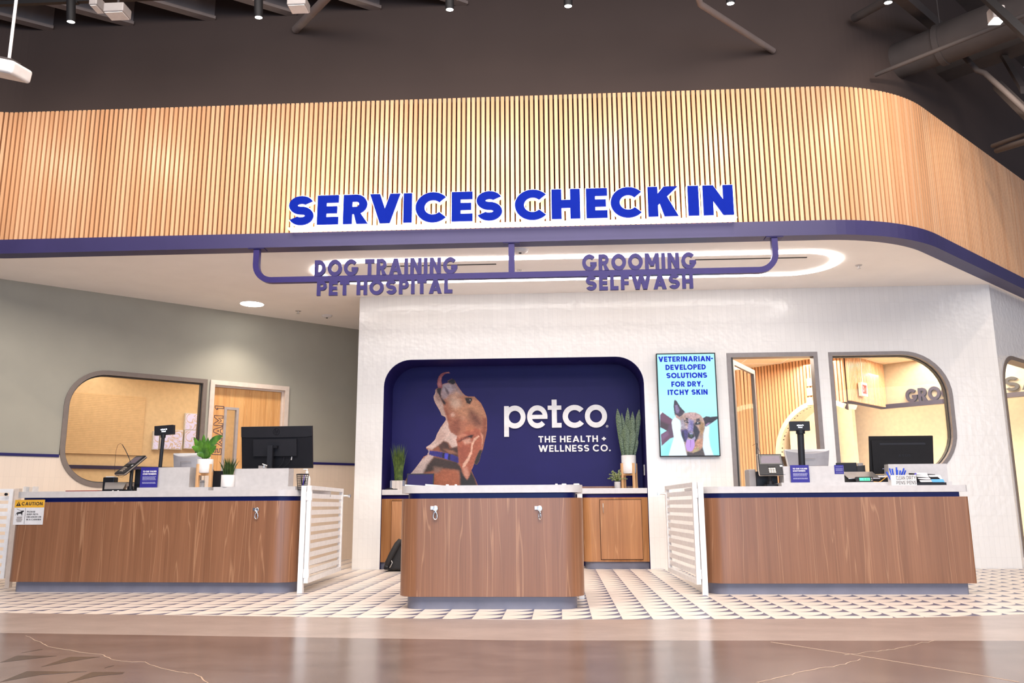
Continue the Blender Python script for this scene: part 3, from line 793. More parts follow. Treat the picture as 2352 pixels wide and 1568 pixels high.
# sage wall over cream tile, with the exam room window and door
OVAL = [(2.487, 0.99), (2.487, 2.417)] + corner(0.80 + .46, 2.417 - .46, .46, 90, 180) + corner(0.80 + .46, .99 + .46, .46, 180, 270)
mid = 1.365
def lw(mb, pts): return mb.plate(pts, A0, AU, UP, AN, -0.12, 0)
ul = [(1.6, 2.417)] + corner(1.26, 1.957, .46, 90, 180) + [(0.80, mid), (-1.6, mid), (-1.6, ZC), (1.6, ZC)]
ll = [(1.6, .99)] + corner(1.26, 1.45, .46, 270, 190.6) + [(0.805, mid), (-1.6, mid), (-1.6, 0), (1.6, 0)]
g = lw(lw(MB(), ul), [(1.6, 2.417), (2.487, 2.417), (2.487, mid), (2.56, mid), (2.56, 2.385), (3.61, 2.385), (3.61, mid), (5.40, mid), (5.40, ZC), (1.6, ZC)])
struct(g, 'wall_left', 'paint_green')
g = lw(lw(lw(MB(), ll), [(1.6, 0), (2.56, 0), (2.56, mid), (2.487, mid), (2.487, .99), (1.6, .99)]), [(3.61, 0), (5.40, 0), (5.40, mid), (3.61, mid)])
struct(g, 'wall_left_tile', 'tile_cream')
mb = MB()
for s0, s1 in ((-1.6, 0.80), (3.645, 5.40)): mb.plate([(s0, mid - .028), (s1, mid - .028), (s1, mid + .004), (s0, mid + .004)], A0, AU, UP, AN, 0, .018)
struct(mb, 'trim_2', 'blue')
fb, q = frame_band(OVAL, 0.055, A0, AU, UP, AN, -0.14, 0.02)
w1 = struct(fb, 'window_1', 'frame_oval'); struct(MB().plate(q, A0, AU, UP, AN, -0.07, -0.064), 'pane', 'glass', w1)
fb, q2 = frame_band(q, 0.012, A0, AU, UP, AN, -0.10, -0.03); struct(fb, 'gasket', 'alu_dark', w1)

# exam room door
mb = MB()
for r_ in ([(2.529, 0), (2.588, 0), (2.588, 2.36), (2.529, 2.36)], [(3.583, 0), (3.642, 0), (3.642, 2.36), (3.583, 2.36)], [(2.529, 2.357), (3.642, 2.357), (3.642, 2.417), (2.529, 2.417)]):
    mb.plate(r_, A0, AU, UP, AN, -0.13, 0.022)
mb.plate([(2.588, 2.335), (3.583, 2.335), (3.583, 2.357), (2.588, 2.357)], A0, AU, UP, AN, -0.13, -0.03)
mb.plate([(3.555, 0), (3.583, 0), (3.583, 2.335), (3.555, 2.335)], A0, AU, UP, AN, -0.13, -0.03)
d1 = struct(mb, 'door_1', 'trim_cream')
mb = MB(); ds0, ds1, lz0, lz1, la, lb = 2.590, 3.553, 0.75, 2.045, 2.79, 2.93
for r_ in ([(ds0, .01), (la, .01), (la, 2.333), (ds0, 2.333)], [(lb, .01), (ds1, .01), (ds1, 2.333), (lb, 2.333)], [(la, .01), (lb, .01), (lb, lz0), (la, lz0)], [(la, lz1), (lb, lz1), (lb, 2.333), (la, 2.333)]):
    mb.plate(r_, A0, AU, UP, AN, -0.105, -0.06)
leaf_d = struct(mb, 'door_leaf', 'door_wood', d1)
fb, q = frame_band([(la - .03, lz0 - .03), (lb + .03, lz0 - .03), (lb + .03, lz1 + .03), (la - .03, lz1 + .03)], 0.034, A0, AU, UP, AN, -0.108, -0.048)
struct(fb, 'vision_frame', 'vision', d1); struct(MB().plate(q, A0, AU, UP, AN, -0.085, -0.08), 'vision_pane', 'glass', d1)
# EXAM 1 in outline, reading upwards
def outline_letters(mb, polys, O, R, U, N, sx, sy, ox, lw_, d):
    for p in polys:
        p = [(x * sx + ox, y * sy) for x, y in p]; a = sum(p[i][0] * p[(i + 1) % len(p)][1] - p[(i + 1) % len(p)][0] * p[i][1] for i in range(len(p)))
        if a < 0: p = p[::-1]
        q = outset(p, -lw_)
        for i in range(len(p)):
            j = (i + 1) % len(p); mb.plate([p[i], p[j], q[j], q[i]], O, R, U, N, 0, d)
EXAM = {'E': [(0, 0), (.62, 0), (.62, .24), (.27, .24), (.27, .38), (.57, .38), (.57, .62), (.27, .62), (.27, .76), (.62, .76), (.62, 1), (0, 1)],
        'X': [(0, 0), (.3, 0), (.42, .24), (.54, 0), (.84, 0), (.57, .5), (.82, 1), (.53, 1), (.42, .77), (.31, 1), (.02, 1), (.27, .5)],
        'A': [(0, 0), (.28, 0), (.34, .2), (.6, .2), (.66, 0), (.94, 0), (.61, 1), (.33, 1)], 'a': [(.40, .40), (.54, .40), (.47, .64)],
        'M': [(0, 0), (.26, 0), (.26, .5), (.44, .2), (.54, .2), (.72, .5), (.72, 0), (.98, 0), (.98, 1), (.76, 1), (.49, .55), (.22, 1), (0, 1)],
        '1': [(.14, 0), (.40, 0), (.40, 1), (.2, 1), (0, .78), (.05, .6), (.14, .68)]}
mb = MB(); xo = 0; H = 0.125; sc = 0.142
for ch in 'EXA M1':
    if ch == ' ': xo -= 0.02; continue
    if ch == '1': xo += 0.05
    w_ = max(p[0] for p in EXAM[ch])
    outline_letters(mb, [EXAM[ch]] + ([EXAM['a']] if ch == 'A' else []), A0 + AU * 2.755 + UP * 1.43 - AN * 0.06, UP, -AU, AN, sc, H, xo, 0.0075, 0.002)
    xo += w_ * sc + 0.022
struct(mb, 'lettering', 'ink_blue', d1)


# exam room behind the window
def aw(s, z, b=0.0): return A0 + AU * s + UP * z - AN * b
def aplate(mb, s0, z0, s1, z1, b0, b1): return mb.plate([(s0, z0), (s1, z0), (s1, z1), (s0, z1)], A0, AU, UP, AN, -b1, -b0)
mb = MB(); aplate(mb, -1.6, 0, 5.4, 2.9, 2.3, 2.4)
mb.plate([(-2.4, 0), (-.12, 0), (-.12, 2.9), (-2.4, 2.9)], aw(-1.6, 0), AN, UP, AU, 0, .1); mb.plate([(-2.4, 0), (-.12, 0), (-.12, 2.9), (-2.4, 2.9)], aw(4.2, 0), AN, UP, AU, 0, .1)
struct(mb, 'wall_exam_room', 'room_beige')
mb = MB(); c4 = [aw(-1.6, 0, .12), aw(4.2, 0, .12), aw(4.2, 0, 2.4), aw(-1.6, 0, 2.4)]; mb.prism([(p.x, p.y) for p in c4], 2.85, 2.95); struct(mb, 'ceiling_exam_room', 'room_beige')
mb = MB()
for k in range(34): aplate(mb, 0.15, 1.52 + k * .026, 2.35, 1.52 + k * .026 + .0248, 2.27, 2.283)
tag(mb.build('window_blind', 'blind'), 'pale horizontal slat blind at the back of the exam room behind the rounded window', 'blind')
mb = MB(); aplate(mb, -1.6, mid - .06, 5.4, mid - .01, 2.27, 2.3); struct(mb, 'trim_3', 'ink_blue')
p = aw(1.6, 2.8, 1.2); lamp('exam_room_light', 'AREA', p, p - UP, 21, (1.0, 0.88, 0.72), size=1.6)
p = aw(3.2, 2.8, 1.2); lamp('exam_room_light', 'AREA', p, p - UP, 17, (1.0, 0.88, 0.72), size=1.2)
XB = A0 - AN * 2.26
for k, (x0, y0, x1, y1, lab) in enumerate(((349, 990, 366, 1032, 'lit white panel in the exam room just left of the pole display'), (366, 988, 420, 1031, 'lit white panel with tan swirls in the exam room, lower middle of the group'), (421, 988, 454, 1030, 'lit white panel with tan swirls in the exam room, lower right of the group'), (423, 950, 455, 987, 'lit white panel with tan swirls in the exam room, uppermost of the group'))):
    a_, b_ = atp(x0, y1, XB, AN), atp(x1, y0, XB, AN); sA, sB = (a_ - A0).dot(AU), (b_ - A0).dot(AU)
    t = thing('viewbox', lab, 'light panel', tuple(a_), 'lit panels in the exam room')
    MB().plate([(sA, a_.z), (sB, a_.z), (sB, b_.z), (sA, b_.z)], A0 - AN * 2.24, AU, UP, AN, -.06, 0).build('frame', 'white_plastic', t)
    MB().plate([(sA + .01, a_.z + .01), (sB - .01, a_.z + .01), (sB - .01, b_.z - .01), (sA + .01, b_.z - .01)], A0 - AN * 2.24, AU, UP, AN, 0.001, .004).build('screen', 'xray', t)

# grooming room behind the doorway and the big window
GZ = 2.9
g1, g2 = atz(1700, 850, GZ), atz(1860, 826, GZ)
gd = (g2 - g1).normalized(); g0 = g1 - gd * 0.9; g3 = g1 + gd * ((atz(1938, 814.5, GZ) - g1).length)
g4 = atz(2022, 838, GZ); g5 = g4 + (atz(2130, 824, GZ) - g4).normalized() * 2.4
for v in (g0, g1, g2, g3, g4, g5): v.z = 0
gn = Vector((gd.y, -gd.x, 0))
ac = atp(1897, 1042, g1, gn); ar = 0.735; ax = (ac - g0).dot(gd); az = ac.z
Lg = (g3 - g0).length
def gcirc(r, a0, a1, n=24): return [(ax + r * math.cos(math.radians(a0 + (a1 - a0) * k / n)), az + r * math.sin(math.radians(a0 + (a1 - a0) * k / n))) for k in range(n + 1)]
mb = MB()
n_s = int(Lg / 0.056)
for k in range(n_s + 1):
    s0 = k * 0.056; s1 = min(s0 + 0.038, Lg); sm_ = (s0 + s1) / 2
    zb = 0.0
    if abs(sm_ - ax) < ar + .06: zb = az + math.sqrt(max((ar + .06) ** 2 - (sm_ - ax) ** 2, 0))
    if sm_ > ax: zb = max(zb, 2.2)
    mb.plate([(s0, zb), (s1, zb), (s1, GZ), (s0, GZ)], g0, gd, UP, gn, 0.012, 0.06)
struct(mb, 'wall_groom_slats', 'slat')
mb = MB(); mb.plate([(0, 0), (ax - ar, 0), (ax - ar, az)] + gcirc(ar, 180, 90)[1:] + [(ax, GZ), (0, GZ)], g0, gd, UP, gn, -0.02, 0.012)
ea = math.degrees(math.acos(min(1, (Lg - ax) / ar)))
mb.plate([(ax, GZ)] + gcirc(ar, 90, ea) + [(Lg, GZ)], g0, gd, UP, gn, -0.02, 0.012)
struct(mb, 'wall_groom_backing', 'slat_back')
mb = MB(); a_, b_ = gcirc(ar, 180, ea + 4), gcirc(ar + .07, 180, ea + 4)
for i in range(24): mb.plate([a_[i], a_[i + 1], b_[i + 1], b_[i]], g0, gd, UP, gn, -0.3, 0.07)
struct(mb, 'trim_4', 'room_cream')
mb = MB(); q = g0 - gn * 1.6; mb.plate([(0, 0), (1.9, 0), (1.9, GZ), (0, GZ)], q, gd, UP, gn, -.1, 0); struct(mb, 'wall_groom_inner', 'room_cream')
bd = (g4 - g3).normalized(); bn = Vector((bd.y, -bd.x, 0)); Lb = (g4 - g3).length
mb = MB()
for k in range(int(Lb / 0.048)): mb.plate([(k * .048, 2.22), (k * .048 + .033, 2.22), (k * .048 + .033, GZ), (k * .048, GZ)], g3, bd, UP, bn, 0.012, 0.05)
struct(mb, 'wall_groom_slats', 'slat')
mb = MB(); mb.plate([(0, 2.2), (Lb, 2.2), (Lb, GZ), (0, GZ)], g3, bd, UP, bn, -.05, 0.012); struct(mb, 'wall_groom_backing', 'slat_back')
cd_ = (g5 - g4).normalized(); cn = Vector((cd_.y, -cd_.x, 0))
mb = MB(); mb.plate([(0, 2.2), (2.4, 2.2), (2.4, GZ), (0, GZ)], g4, cd_, UP, cn, -.05, 0.0); struct(mb, 'wall_groom_panel', 'room_grey')
mb = MB(); mb.plate([(-1.6, 0), (3.6, 0), (3.6, GZ), (-1.6, GZ)], g4 - cn * 0.9, cd_, UP, cn, -.1, 0); mb.plate([(.14, 0), (1.6, 0), (1.6, GZ), (.14, GZ)], g3 - bn * .9, bd, UP, bn, -.1, 0)
struct(mb, 'wall_groom_room', 'room_cream')
mb = MB(); mb.prism([(1.12, 10.45), (5.4, 10.45), (8.4, 13.4), (8.4, 14.9), (1.12, 14.9)], GZ, GZ + .06); struct(mb, 'ceiling_groom_room', 'room_cream')
mb = MB()
for k in range(6): mb.box(1.2, 10.6 + k * .62, GZ - .004, 5.3, 10.612 + k * .62, GZ)
for k in range(6): mb.box(1.6 + k * .62, 10.45, GZ - .004, 1.612 + k * .62, 14.5, GZ)
struct(mb, 'trim_5', 'paint_white')
mb = MB(); mb.box(1.12, 10.95, 0, 1.18, 14.9, GZ); mb.box(8.3, 13.3, 0, 8.4, 14.9, GZ); struct(mb, 'wall_groom_side', 'room_cream')
lamp('groom_room_light', 'AREA', (3.2, 11.9, 2.82), (3.2, 11.9, 0), 76, (1.0, 0.90, 0.77), size=1.8)
lamp('groom_room_light', 'AREA', (5.6, 12.1, 2.82), (5.6, 12.3, 0), 76, (1.0, 0.90, 0.77), size=1.6)
q = ac - gn * 0.9; lamp('arch_light', 'AREA', (q.x, q.y, 2.7), (q.x, q.y, 0), 22, (1.0, 0.82, 0.58), size=0.8)
# sign over the inner counter
sg = thing('wall_sign', 'dark blue GROOMING letters on a blue strip inside the grooming room behind the big window', 'sign', tuple(g4 + UP * 2.22))
st = atp(2082, 918, g4 + cn * .03, cn); s_st = (st - g4).dot(cd_)
MB().plate([(0, 2.20), (2.4, 2.20), (2.4, 2.265), (0, 2.265)], g4, cd_, UP, cn, 0.0, 0.05).build('strip', 'ink_brown', sg)
text(MB(), 'GROOMING', g4 + cd_ * s_st + UP * 2.265, cd_, UP, cn, 1.30, 0.20, 0.01, 0.05, t=.24).build('lettering', 'ink_brown', sg)
# exit sign
p = atp(1986, 894, g3 + bn * .12, bn)
ex = thing('exit_sign', 'small EXIT sign with red letters seen through the big window', 'sign', tuple(p))
MB().plate([(-.10, -.10), (.10, -.10), (.10, .10), (-.10, .10)], p, bd, UP, bn, -.05, 0).build('housing', 'exit_face', ex)
text(MB(), 'EXIT', p - bd * .07 - UP * .065, bd, UP, bn, .14, .13, .001, .006, t=.2).build('lettering', 'red_sign', ex)
MB().tube([p + UP * .10 - bn * .025, Vector((p.x, p.y, GZ)) - bn * .025], .008).build('rod', 'exit_face', ex)
# small box signs on the slats beside the doorway
for k, (y0, y1) in enumerate(((868, 887), (890, 909), (912, 931))):
    a, b = atp(1856, y1, g1 + gn * .06, gn), atp(1867, y0, g1 + gn * .06, gn)
    tag(MB().plate([(0, 0), ((b - a).dot(gd), 0), ((b - a).dot(gd), b.z - a.z), (0, b.z - a.z)], a, gd, UP, gn, 0.002, .03).build('wall_plaque', 'room_cream'), ['cream box on the grooming room slats, topmost of its column', 'cream box on the grooming room slats, middle of its column', 'cream box on the grooming room slats, lowest of its column'][k], 'plaque', 'boxes on the grooming room slats')

# doorway: frame, open glazed leaf with a pull
mb = MB()
for x0, x1, z0, z1 in ((DX0, DX0 + .05, 0, DZ), (DX1 - .05, DX1, 0, DZ), (DX0 + .05, DX1 - .05, DZ - .055, DZ)): mb.box(x0, WY - .012, z0, x1, WY + .13, z1)
d2 = struct(mb, 'door_2', 'alu')
hx, hy = DX0 + .065, WY + .06; e = atz(1741, 857, DZ - .075)
ld = Vector((e.x - hx, e.y - hy, 0)); ld = ld.normalized(); ln = Vector((ld.y, -ld.x, 0)); LL = 1.02
O_ = Vector((hx, hy, 0)); mb = MB()
for r_ in ([(0, .02), (.06, .02), (.06, DZ - .07), (0, DZ - .07)], [(LL - .06, .02), (LL, .02), (LL, DZ - .07), (LL - .06, DZ - .07)], [(.06, DZ - .13), (LL - .06, DZ - .13), (LL - .06, DZ - .07), (.06, DZ - .07)], [(.06, .02), (LL - .06, .02), (LL - .06, .12), (.06, .12)]):
    mb.plate(r_, O_, ld, UP, ln, -.022, .022)
dl = struct(mb, 'door_leaf', 'alu', d2)
struct(MB().plate([(.06, .12), (LL - .06, .12), (LL - .06, DZ - .13), (.06, DZ - .13)], O_, ld, UP, ln, -.004, .004), 'door_glass', 'glass', d2)
struct(MB().box(DX0 + .05, WY + .0, 0.01, DX0 + .075, WY + .05, DZ - .06), 'gasket', 'alu_dark', d2)
h0 = O_ + ld * (LL - .03) + UP * 1.02; struct(MB().tube([h0, h0 + ln * .06, h0 + ln * .06 - ld * .16], .012), 'door_handle', 'steel', d2)
# big window
WP = [(VX0, VZ0), (VX0, VZ1), (4.0, VZ1)] + rr_ + [(4.0, VZ0)]
fb, q = frame_band(WP, 0.045, OX, XR, UP, FRONT, -0.14, 0.012)
w2 = struct(fb, 'window_2', 'alu'); struct(MB().plate(q, OX, XR, UP, FRONT, -0.09, -0.084), 'pane', 'glass', w2)
fb, q3 = frame_band(q, 0.010, OX, XR, UP, FRONT, -0.12, -0.05); struct(fb, 'gasket', 'alu_dark', w2)
# what shows behind the opening of the diagonal wall
sa_p = atp(2311, 899, g4 + cn * .02, cn)
sa = thing('wall_sign', 'dark SA lettering seen through the opening in the tiled wall at the right edge', 'sign', tuple(sa_p))
text(MB(), 'SA', sa_p, cd_, UP, cn, .44, .20, 0, .03, t=.2).build('lettering', 'ink', sa)
p = D0 + DDV * 1.0 - DN * .6 + UP * 2.75; lamp('right_wall_fill', 'AREA', (9.0, 5.0, 5.0), (7.0, 12.2, 1.6), 38, (1.0, 0.94, 0.92), shape='RECTANGLE', size=3, size_y=2); lamp('right_wall_fill', 'SPOT', (5.6, 5.4, 5.6), (5.9, 10.8, 1.8), 25, (1.0, 0.92, 0.88), spot_size=math.radians(62), spot_blend=.7, shadow_soft_size=.15); lamp('salon_light', 'AREA', p, p - UP, 30, (1.0, 0.88, 0.74), size=0.8)  # the two right-hand lamps are added to brighten the diagonal wall

# ---- soffit lights and fittings
def stadium(x0, x1, yc, r, n=18):
    o = []
    for k in range(n + 1): a = math.radians(-90 + 180 * k / n); o.append((x1 - r + r * math.cos(a), yc + r * math.sin(a)))
    for k in range(n + 1): a = math.radians(90 + 180 * k / n); o.append((x0 + r + r * math.cos(a), yc + r * math.sin(a)))
    return o
so, si = stadium(-2.80, 3.15, 9.15, .49), stadium(-2.70, 3.05, 9.15, .395)
mb = MB()
for i in range(len(so)):
    j = (i + 1) % len(so); mb.hexa([(*so[i], ZC - .014), (*so[j], ZC - .014), (*si[j], ZC - .014), (*si[i], ZC - .014)], [(*so[i], ZC), (*so[j], ZC), (*si[j], ZC), (*si[i], ZC)])
tag(mb.build('ring_light', 'ring'), 'long white stadium-shaped line of light set in the white soffit', 'light')
for x0, x1, lab in ((-1.905, -0.67, 'black slot diffuser in the soffit behind DOG TRAINING'), (1.52, 2.73, 'black slot diffuser in the soffit behind GROOMING')):
    tag(MB().box(x0, 8.925, ZC - .003, x1, 8.957, ZC).build('slot_diffuser', 'black_matte'), lab, 'vent')
dl_ = thing('downlight', 'round recessed downlight glowing in the soffit over the left desk', 'light', (-4.037, 10.557, ZC))
MB().lathe([(.15, -.004), (.15, 0)], (-4.037, 10.557, ZC), 28).build('lens', 'lamp', dl_)
MB().lathe([(.175, -.003), (.175, 0)], (-4.037, 10.557, ZC), 28).build('trim_ring', 'paint_white', dl_)
lamp('downlight_beam', 'SPOT', (-4.037, 10.557, ZC - .03), (-4.037, 10.557, 0), 90, (1.0, 0.9, 0.78), spot_size=math.radians(120), spot_blend=.8, shadow_soft_size=.12)
for (x, y), lab in (((-0.429, 9.201), 'small sprinkler head in the soffit inside the ring of light'), ((-3.554, 11.001), 'small sprinkler head in the soffit near the sage wall'), ((3.404, 9.297), 'small sprinkler head in the soffit right of the ring of light')):
    t = thing('sprinkler', lab, 'sprinkler', (x, y, ZC), 'sprinklers in the soffit')
    MB().lathe([(.035, -.006), (.04, 0)], (x, y, ZC), 16).build('escutcheon', 'steel', t)
    MB().lathe([(.008, -.035), (.010, -.006)], (x, y, ZC), 10).lathe([(.022, -.038), (.022, -.035)], (x, y, ZC), 12).build('head', 'steel', t)
for (x, y), r, lab in (((-0.38, 8.43), .09, 'white domed speaker in the soffit beside the middle blue hanger'), ((-3.235, 11.296), .075, 'white smoke detector in the soffit near the corner of the tiled wall')):
    t = thing('smoke_detector' if r < .08 else 'ceiling_speaker', lab, 'detector' if r < .08 else 'speaker', (x, y, ZC))
    MB().lathe([(r * .55, -.035), (r * .9, -.02), (r, 0)], (x, y, ZC), 24).build('housing', 'white_plastic', t)
    MB().lathe([(.014, -.042), (.016, -.034)], (x, y, ZC), 12).build('sensor', 'charcoal', t)

# ---- open ceiling: joists, pipes, duct, tracks, spotlights
jd = Vector((-0.823, -0.567, 0))
for k, (px, py) in enumerate(((122, 70), (306, 60), (493, 48), (680, 37), (872, 24), (1070, 14))):
    p = at(px, py, FY + .17); z = p.z; sd = Vector((jd.y, -jd.x, 0))
    q = [p + sd * .05, p - sd * .05, p - sd * .05 + jd * 4, p + sd * .05 + jd * 4]
    mb = MB().hexa([(v.x, v.y, z) for v in q], [(v.x, v.y, z + .035) for v in q])
    q = [p + sd * .008, p - sd * .008, p - sd * .008 + jd * 4, p + sd * .008 + jd * 4]; mb.hexa([(v.x, v.y, z + .035) for v in q], [(v.x, v.y, z + .5) for v in q])
    o = mb.build('trim_joist', 'pipe_paint'); o['kind'] = 'structure'
def pipe_px(name, pts, r, m, label, cat, seg=10):
    P = [at(x, y, Y) for x, y, Y in pts]; return tag(MB().tube(P, r, seg).build(name, m), label, cat)
pipe_px('steel_pipe', [(1776, 117, 8.3), (1608, 9, 7.4), (1602, -14, 7.3)], .032, 'pipe_paint', 'pale sprinkler pipe slanting down to the dark bulkhead, top centre right', 'pipe')
pipe_px('steel_brace', [(679, 68, 8.3), (770, -25, 7.4)], .045, 'pipe_paint', 'round grey brace slanting down to the dark bulkhead, top left of centre', 'pipe')
pipe_px('steel_brace', [(1962, 42, 8.3), (2060, -12, 7.7)], .045, 'steel_paint', 'round grey brace meeting the dark wall behind the rightmost downward spotlight', 'pipe')
# big duct leaving the 45 degree part of the bulkhead
b0 = Vector((4.015 + .12, 8.705 + .12, 0)); dn = Vector((0.7071, -0.7071, 0))
p = atp(2062, 142, b0 - dn * .17, dn); e = p + dn * 3.4 + UP * .0
t = thing('air_duct', 'large round grey duct leaving the dark wall in the upper right corner', 'duct', tuple(p))
MB().tube([p - dn * .02, p + dn * 0.45, p + dn * .5, p + dn * 1.9, p + dn * 4.2], [.2, .2, .215, .215, .215], 24).build('duct', 'steel_paint', t)
MB().tube([p + dn * .44, p + dn * .5], .225, 24).build('collar', 'steel_paint', t); MB().tube([p + dn * 1.7, p + dn * 1.76], .225, 24).build('collar', 'steel_paint', t)
MB().tube([p + dn * .47 + UP * .2, p + dn * .47 + UP * 1.3], .008).build('hanger', 'steel_paint', t)
p = atp(2010, 172, b0 - dn * .17, dn); mb = MB().tube([p, p + dn * 4.0 + UP * .05], .022, 10)
tag(mb.build('conduit', 'steel_paint'), 'thin grey pipe running along the front of the large round duct', 'pipe')
p = atp(2150, 170, b0 - dn * .17, dn); s2 = Vector((.7071, .7071, 0))
q = [p, p + s2 * .30, p + s2 * .30 + dn * 4, p + dn * 4]
tag(MB().hexa([(v.x, v.y, p.z) for v in q], [(v.x, v.y, p.z + .22) for v in q]).build('rectangular_duct', 'steel_paint'), 'flat rectangular grey duct behind the large round one, upper right corner', 'duct')
for i, (a, b, r, lab) in enumerate((((2290, 345, 9.2), (2365, 322, 8.4), .035, 'grey pipe by the right edge above the end of the slats, lower of a pair'), ((2280, 335, 9.2), (2365, 305, 8.4), .025, 'grey pipe by the right edge above the end of the slats, upper of a pair'))):
    pipe_px('conduit', [a, b], r, 'steel_paint', lab, 'pipe')
pipe_px('conduit', [(2215, 130, 8.6), (2245, 162, 8.5), (2262, 168, 8.45), (2308, 210, 8.3), (2370, 268, 8.1)], .028, 'steel_paint', 'bent grey conduit stepping down under the ducts at the right edge', 'pipe')
for i, (a, b, w_, h_, nm, lab) in enumerate((((2062, -5, 7.6), (2166, 82, 9.4), .10, .12, 'steel_beam', 'long grey beam crossing above the round duct, upper right'), ((2292, 205, 8.9), (2368, 280, 8.3), .10, .10, 'steel_beam', 'grey beam carrying the bent conduit at the right edge'), ((2300, 125, 9.2), (2352, 215, 8.9), .07, .09, 'steel_beam', 'short grey truss web behind the ducts at the right edge'))):
    A_, B_ = at(*a), at(*b); tt = (B_ - A_).normalized(); sd = Vector((tt.y, -tt.x, 0)).normalized() * w_ / 2
    tag(MB().hexa([A_ + sd, A_ - sd, B_ - sd, B_ + sd], [A_ + sd + UP * h_, A_ - sd + UP * h_, B_ - sd + UP * h_, B_ + sd + UP * h_]).build(nm, 'steel_paint'), lab, 'beam')

TRZ, TRY = 5.235, 6.6
tr = MB().box(-7, TRY - .02, TRZ, 4.6, TRY + .02, TRZ + .035)
tag(tr.build('lighting_track', 'black_matte'), 'black lighting track running level across the top of the picture', 'track')
a, b = at(2255, -8, 6.3), at(2375, 105, 5.2)
tt = (b - a).normalized(); sd = Vector((tt.y, -tt.x, 0)).normalized() * .03
tag(MB().hexa([a + sd, a - sd, b - sd, b + sd], [v + UP * .05 for v in (a + sd, a - sd, b - sd, b + sd)]).build('lighting_track', 'black_matte'), 'black lighting track slanting down at the upper right corner', 'track')
SPOTS = [(163, 50, 'black cylinder spotlight at the upper left, nearest the hanging white unit', 60), (594, 40, 'black cylinder spotlight with its lens turned away, upper left of centre', 60), (1033, 22, 'black cylinder spotlight with a lit lens, left of the top centre', 70), (1305, 14, 'black cylinder spotlight with a lit lens, right of the top centre', 70), (1678, 8, 'black cylinder spotlight beside the elbow of the pale pipe', 70), (2040, 6, 'black cylinder spotlight below the slanting beam, upper right', 70)]
sp0 = None
for i, (px, py, lab, pw) in enumerate(SPOTS):
    p = at(px, py, TRY)
    if sp0 is None:
        t = sp0 = thing('track_spotlight', lab, 'spotlight', tuple(p), 'black cylinder spotlights on the level track')
        axd = Vector((0, .16, -1)).normalized(); top = p - axd * .20
        MB().lathe([(.036, 0), (.038, .01), (.038, .19), (.034, .20)], p, 20, axis=-axd).build('body', 'black_matte', t)
        MB().lathe([(.031, -.002), (.031, .004)], p, 20, axis=-axd).build('lens', 'lamp', t)
        MB().tube([top, Vector((top.x, TRY, TRZ))], .011).box(top.x - .05, TRY - .018, TRZ - .012, top.x + .05, TRY + .018, TRZ).build('stem', 'black_matte', t)
    else:
        t = dup(sp0, tuple(p), lab, 'black cylinder spotlights on the level track')
for x, pw in ((-6.2, 55), (-4.9, 58), (-3.5, 58), (-2.1, 64), (-.7, 66), (.66, 70), (2.0, 74), (3.3, 80), (4.4, 85)):
    y = TRY if x < 3 else 6.9 + (x - 3) * .55
    lamp('slat_spot', 'SPOT', (x, y, 5.04), (x + (0 if x < 3 else .8), FY + (0 if x < 3 else 1.0), 4.12), pw * .68, (1.0, 0.84, 0.69), spot_size=math.radians(104), spot_blend=1.0, shadow_soft_size=.035)
# white square fixtures near the top edge
p = at(2288, 32, 6.15)
t = thing('track_spotlight', 'grey box spotlight clipped under the slanting track at the upper right corner', 'spotlight', tuple(p))
bevel(MB().box(p.x - .05, p.y - .05, p.z - .06, p.x + .05, p.y + .05, p.z + .05).build('body', 'grey_plastic', t), .012)
MB().box(p.x - .046, p.y - .046, p.z - .066, p.x + .046, p.y + .046, p.z - .061).build('lens', 'lamp', t)
MB().tube([p + UP * .05, p + UP * .16], .014).build('stem', 'grey_plastic', t)
for px0, py0, px1, py1, lab in ((236, 4, 284, 26, 'small grey box fixture by the track at the upper left'), (203, -14, 224, 10, 'small cream box fixture cut off by the top edge, upper left'), (658, -10, 702, 10, 'small grey box fixture cut off by the top edge, left of centre')):
    a, b = at(px0, py1, 6.2), at(px1, py0, 6.2); t = thing('ceiling_fixture', lab, 'fixture', ((a.x + b.x) / 2, 6.2, a.z))
    bevel(MB().box(a.x, 6.2, a.z, b.x, 6.34, b.z).build('housing', 'grey_plastic', t), .008)
    MB().box(a.x + .01, 6.21, a.z - .006, b.x - .01, 6.33, a.z - .001).build('diffuser', 'white_plastic', t)
    MB().tube([((a.x + b.x) / 2, 6.27, b.z), ((a.x + b.x) / 2, 6.27, 7.2)], .01).build('rod', 'steel_paint', t)
# hanging white unit at the left edge
p = at(18, 160, 5.4)
t = thing('hanging_projector', 'white rounded box unit hanging on a thin rod at the left edge', 'projector', tuple(p))
xf = Matrix.Translation(p) @ Matrix.Rotation(math.radians(14), 4, 'Y') @ Matrix.Rotation(math.radians(8), 4, 'X')
mb = MB(); mb.xf = xf; mb.box(-.16, -.11, -.05, .118, .11, .05); bevel(mb.build('housing', 'white_plastic', t), .022, 4)
mb = MB(); mb.xf = xf; mb.lathe([(.006, -.113), (.006, -.108)], (-.045, 0, .0), 10, axis=(0, 1, 0)); mb.build('status_light', 'lcd_text', t)
mb = MB(); mb.xf = xf; mb.box(-.05, -.05, .05, .05, .05, .075); mb.build('bracket', 'steel_paint', t)
MB().tube([p + UP * .06 + XR * .0, p + UP * 1.8 + XR * .0], .011).build('rod', 'white_metal', t)

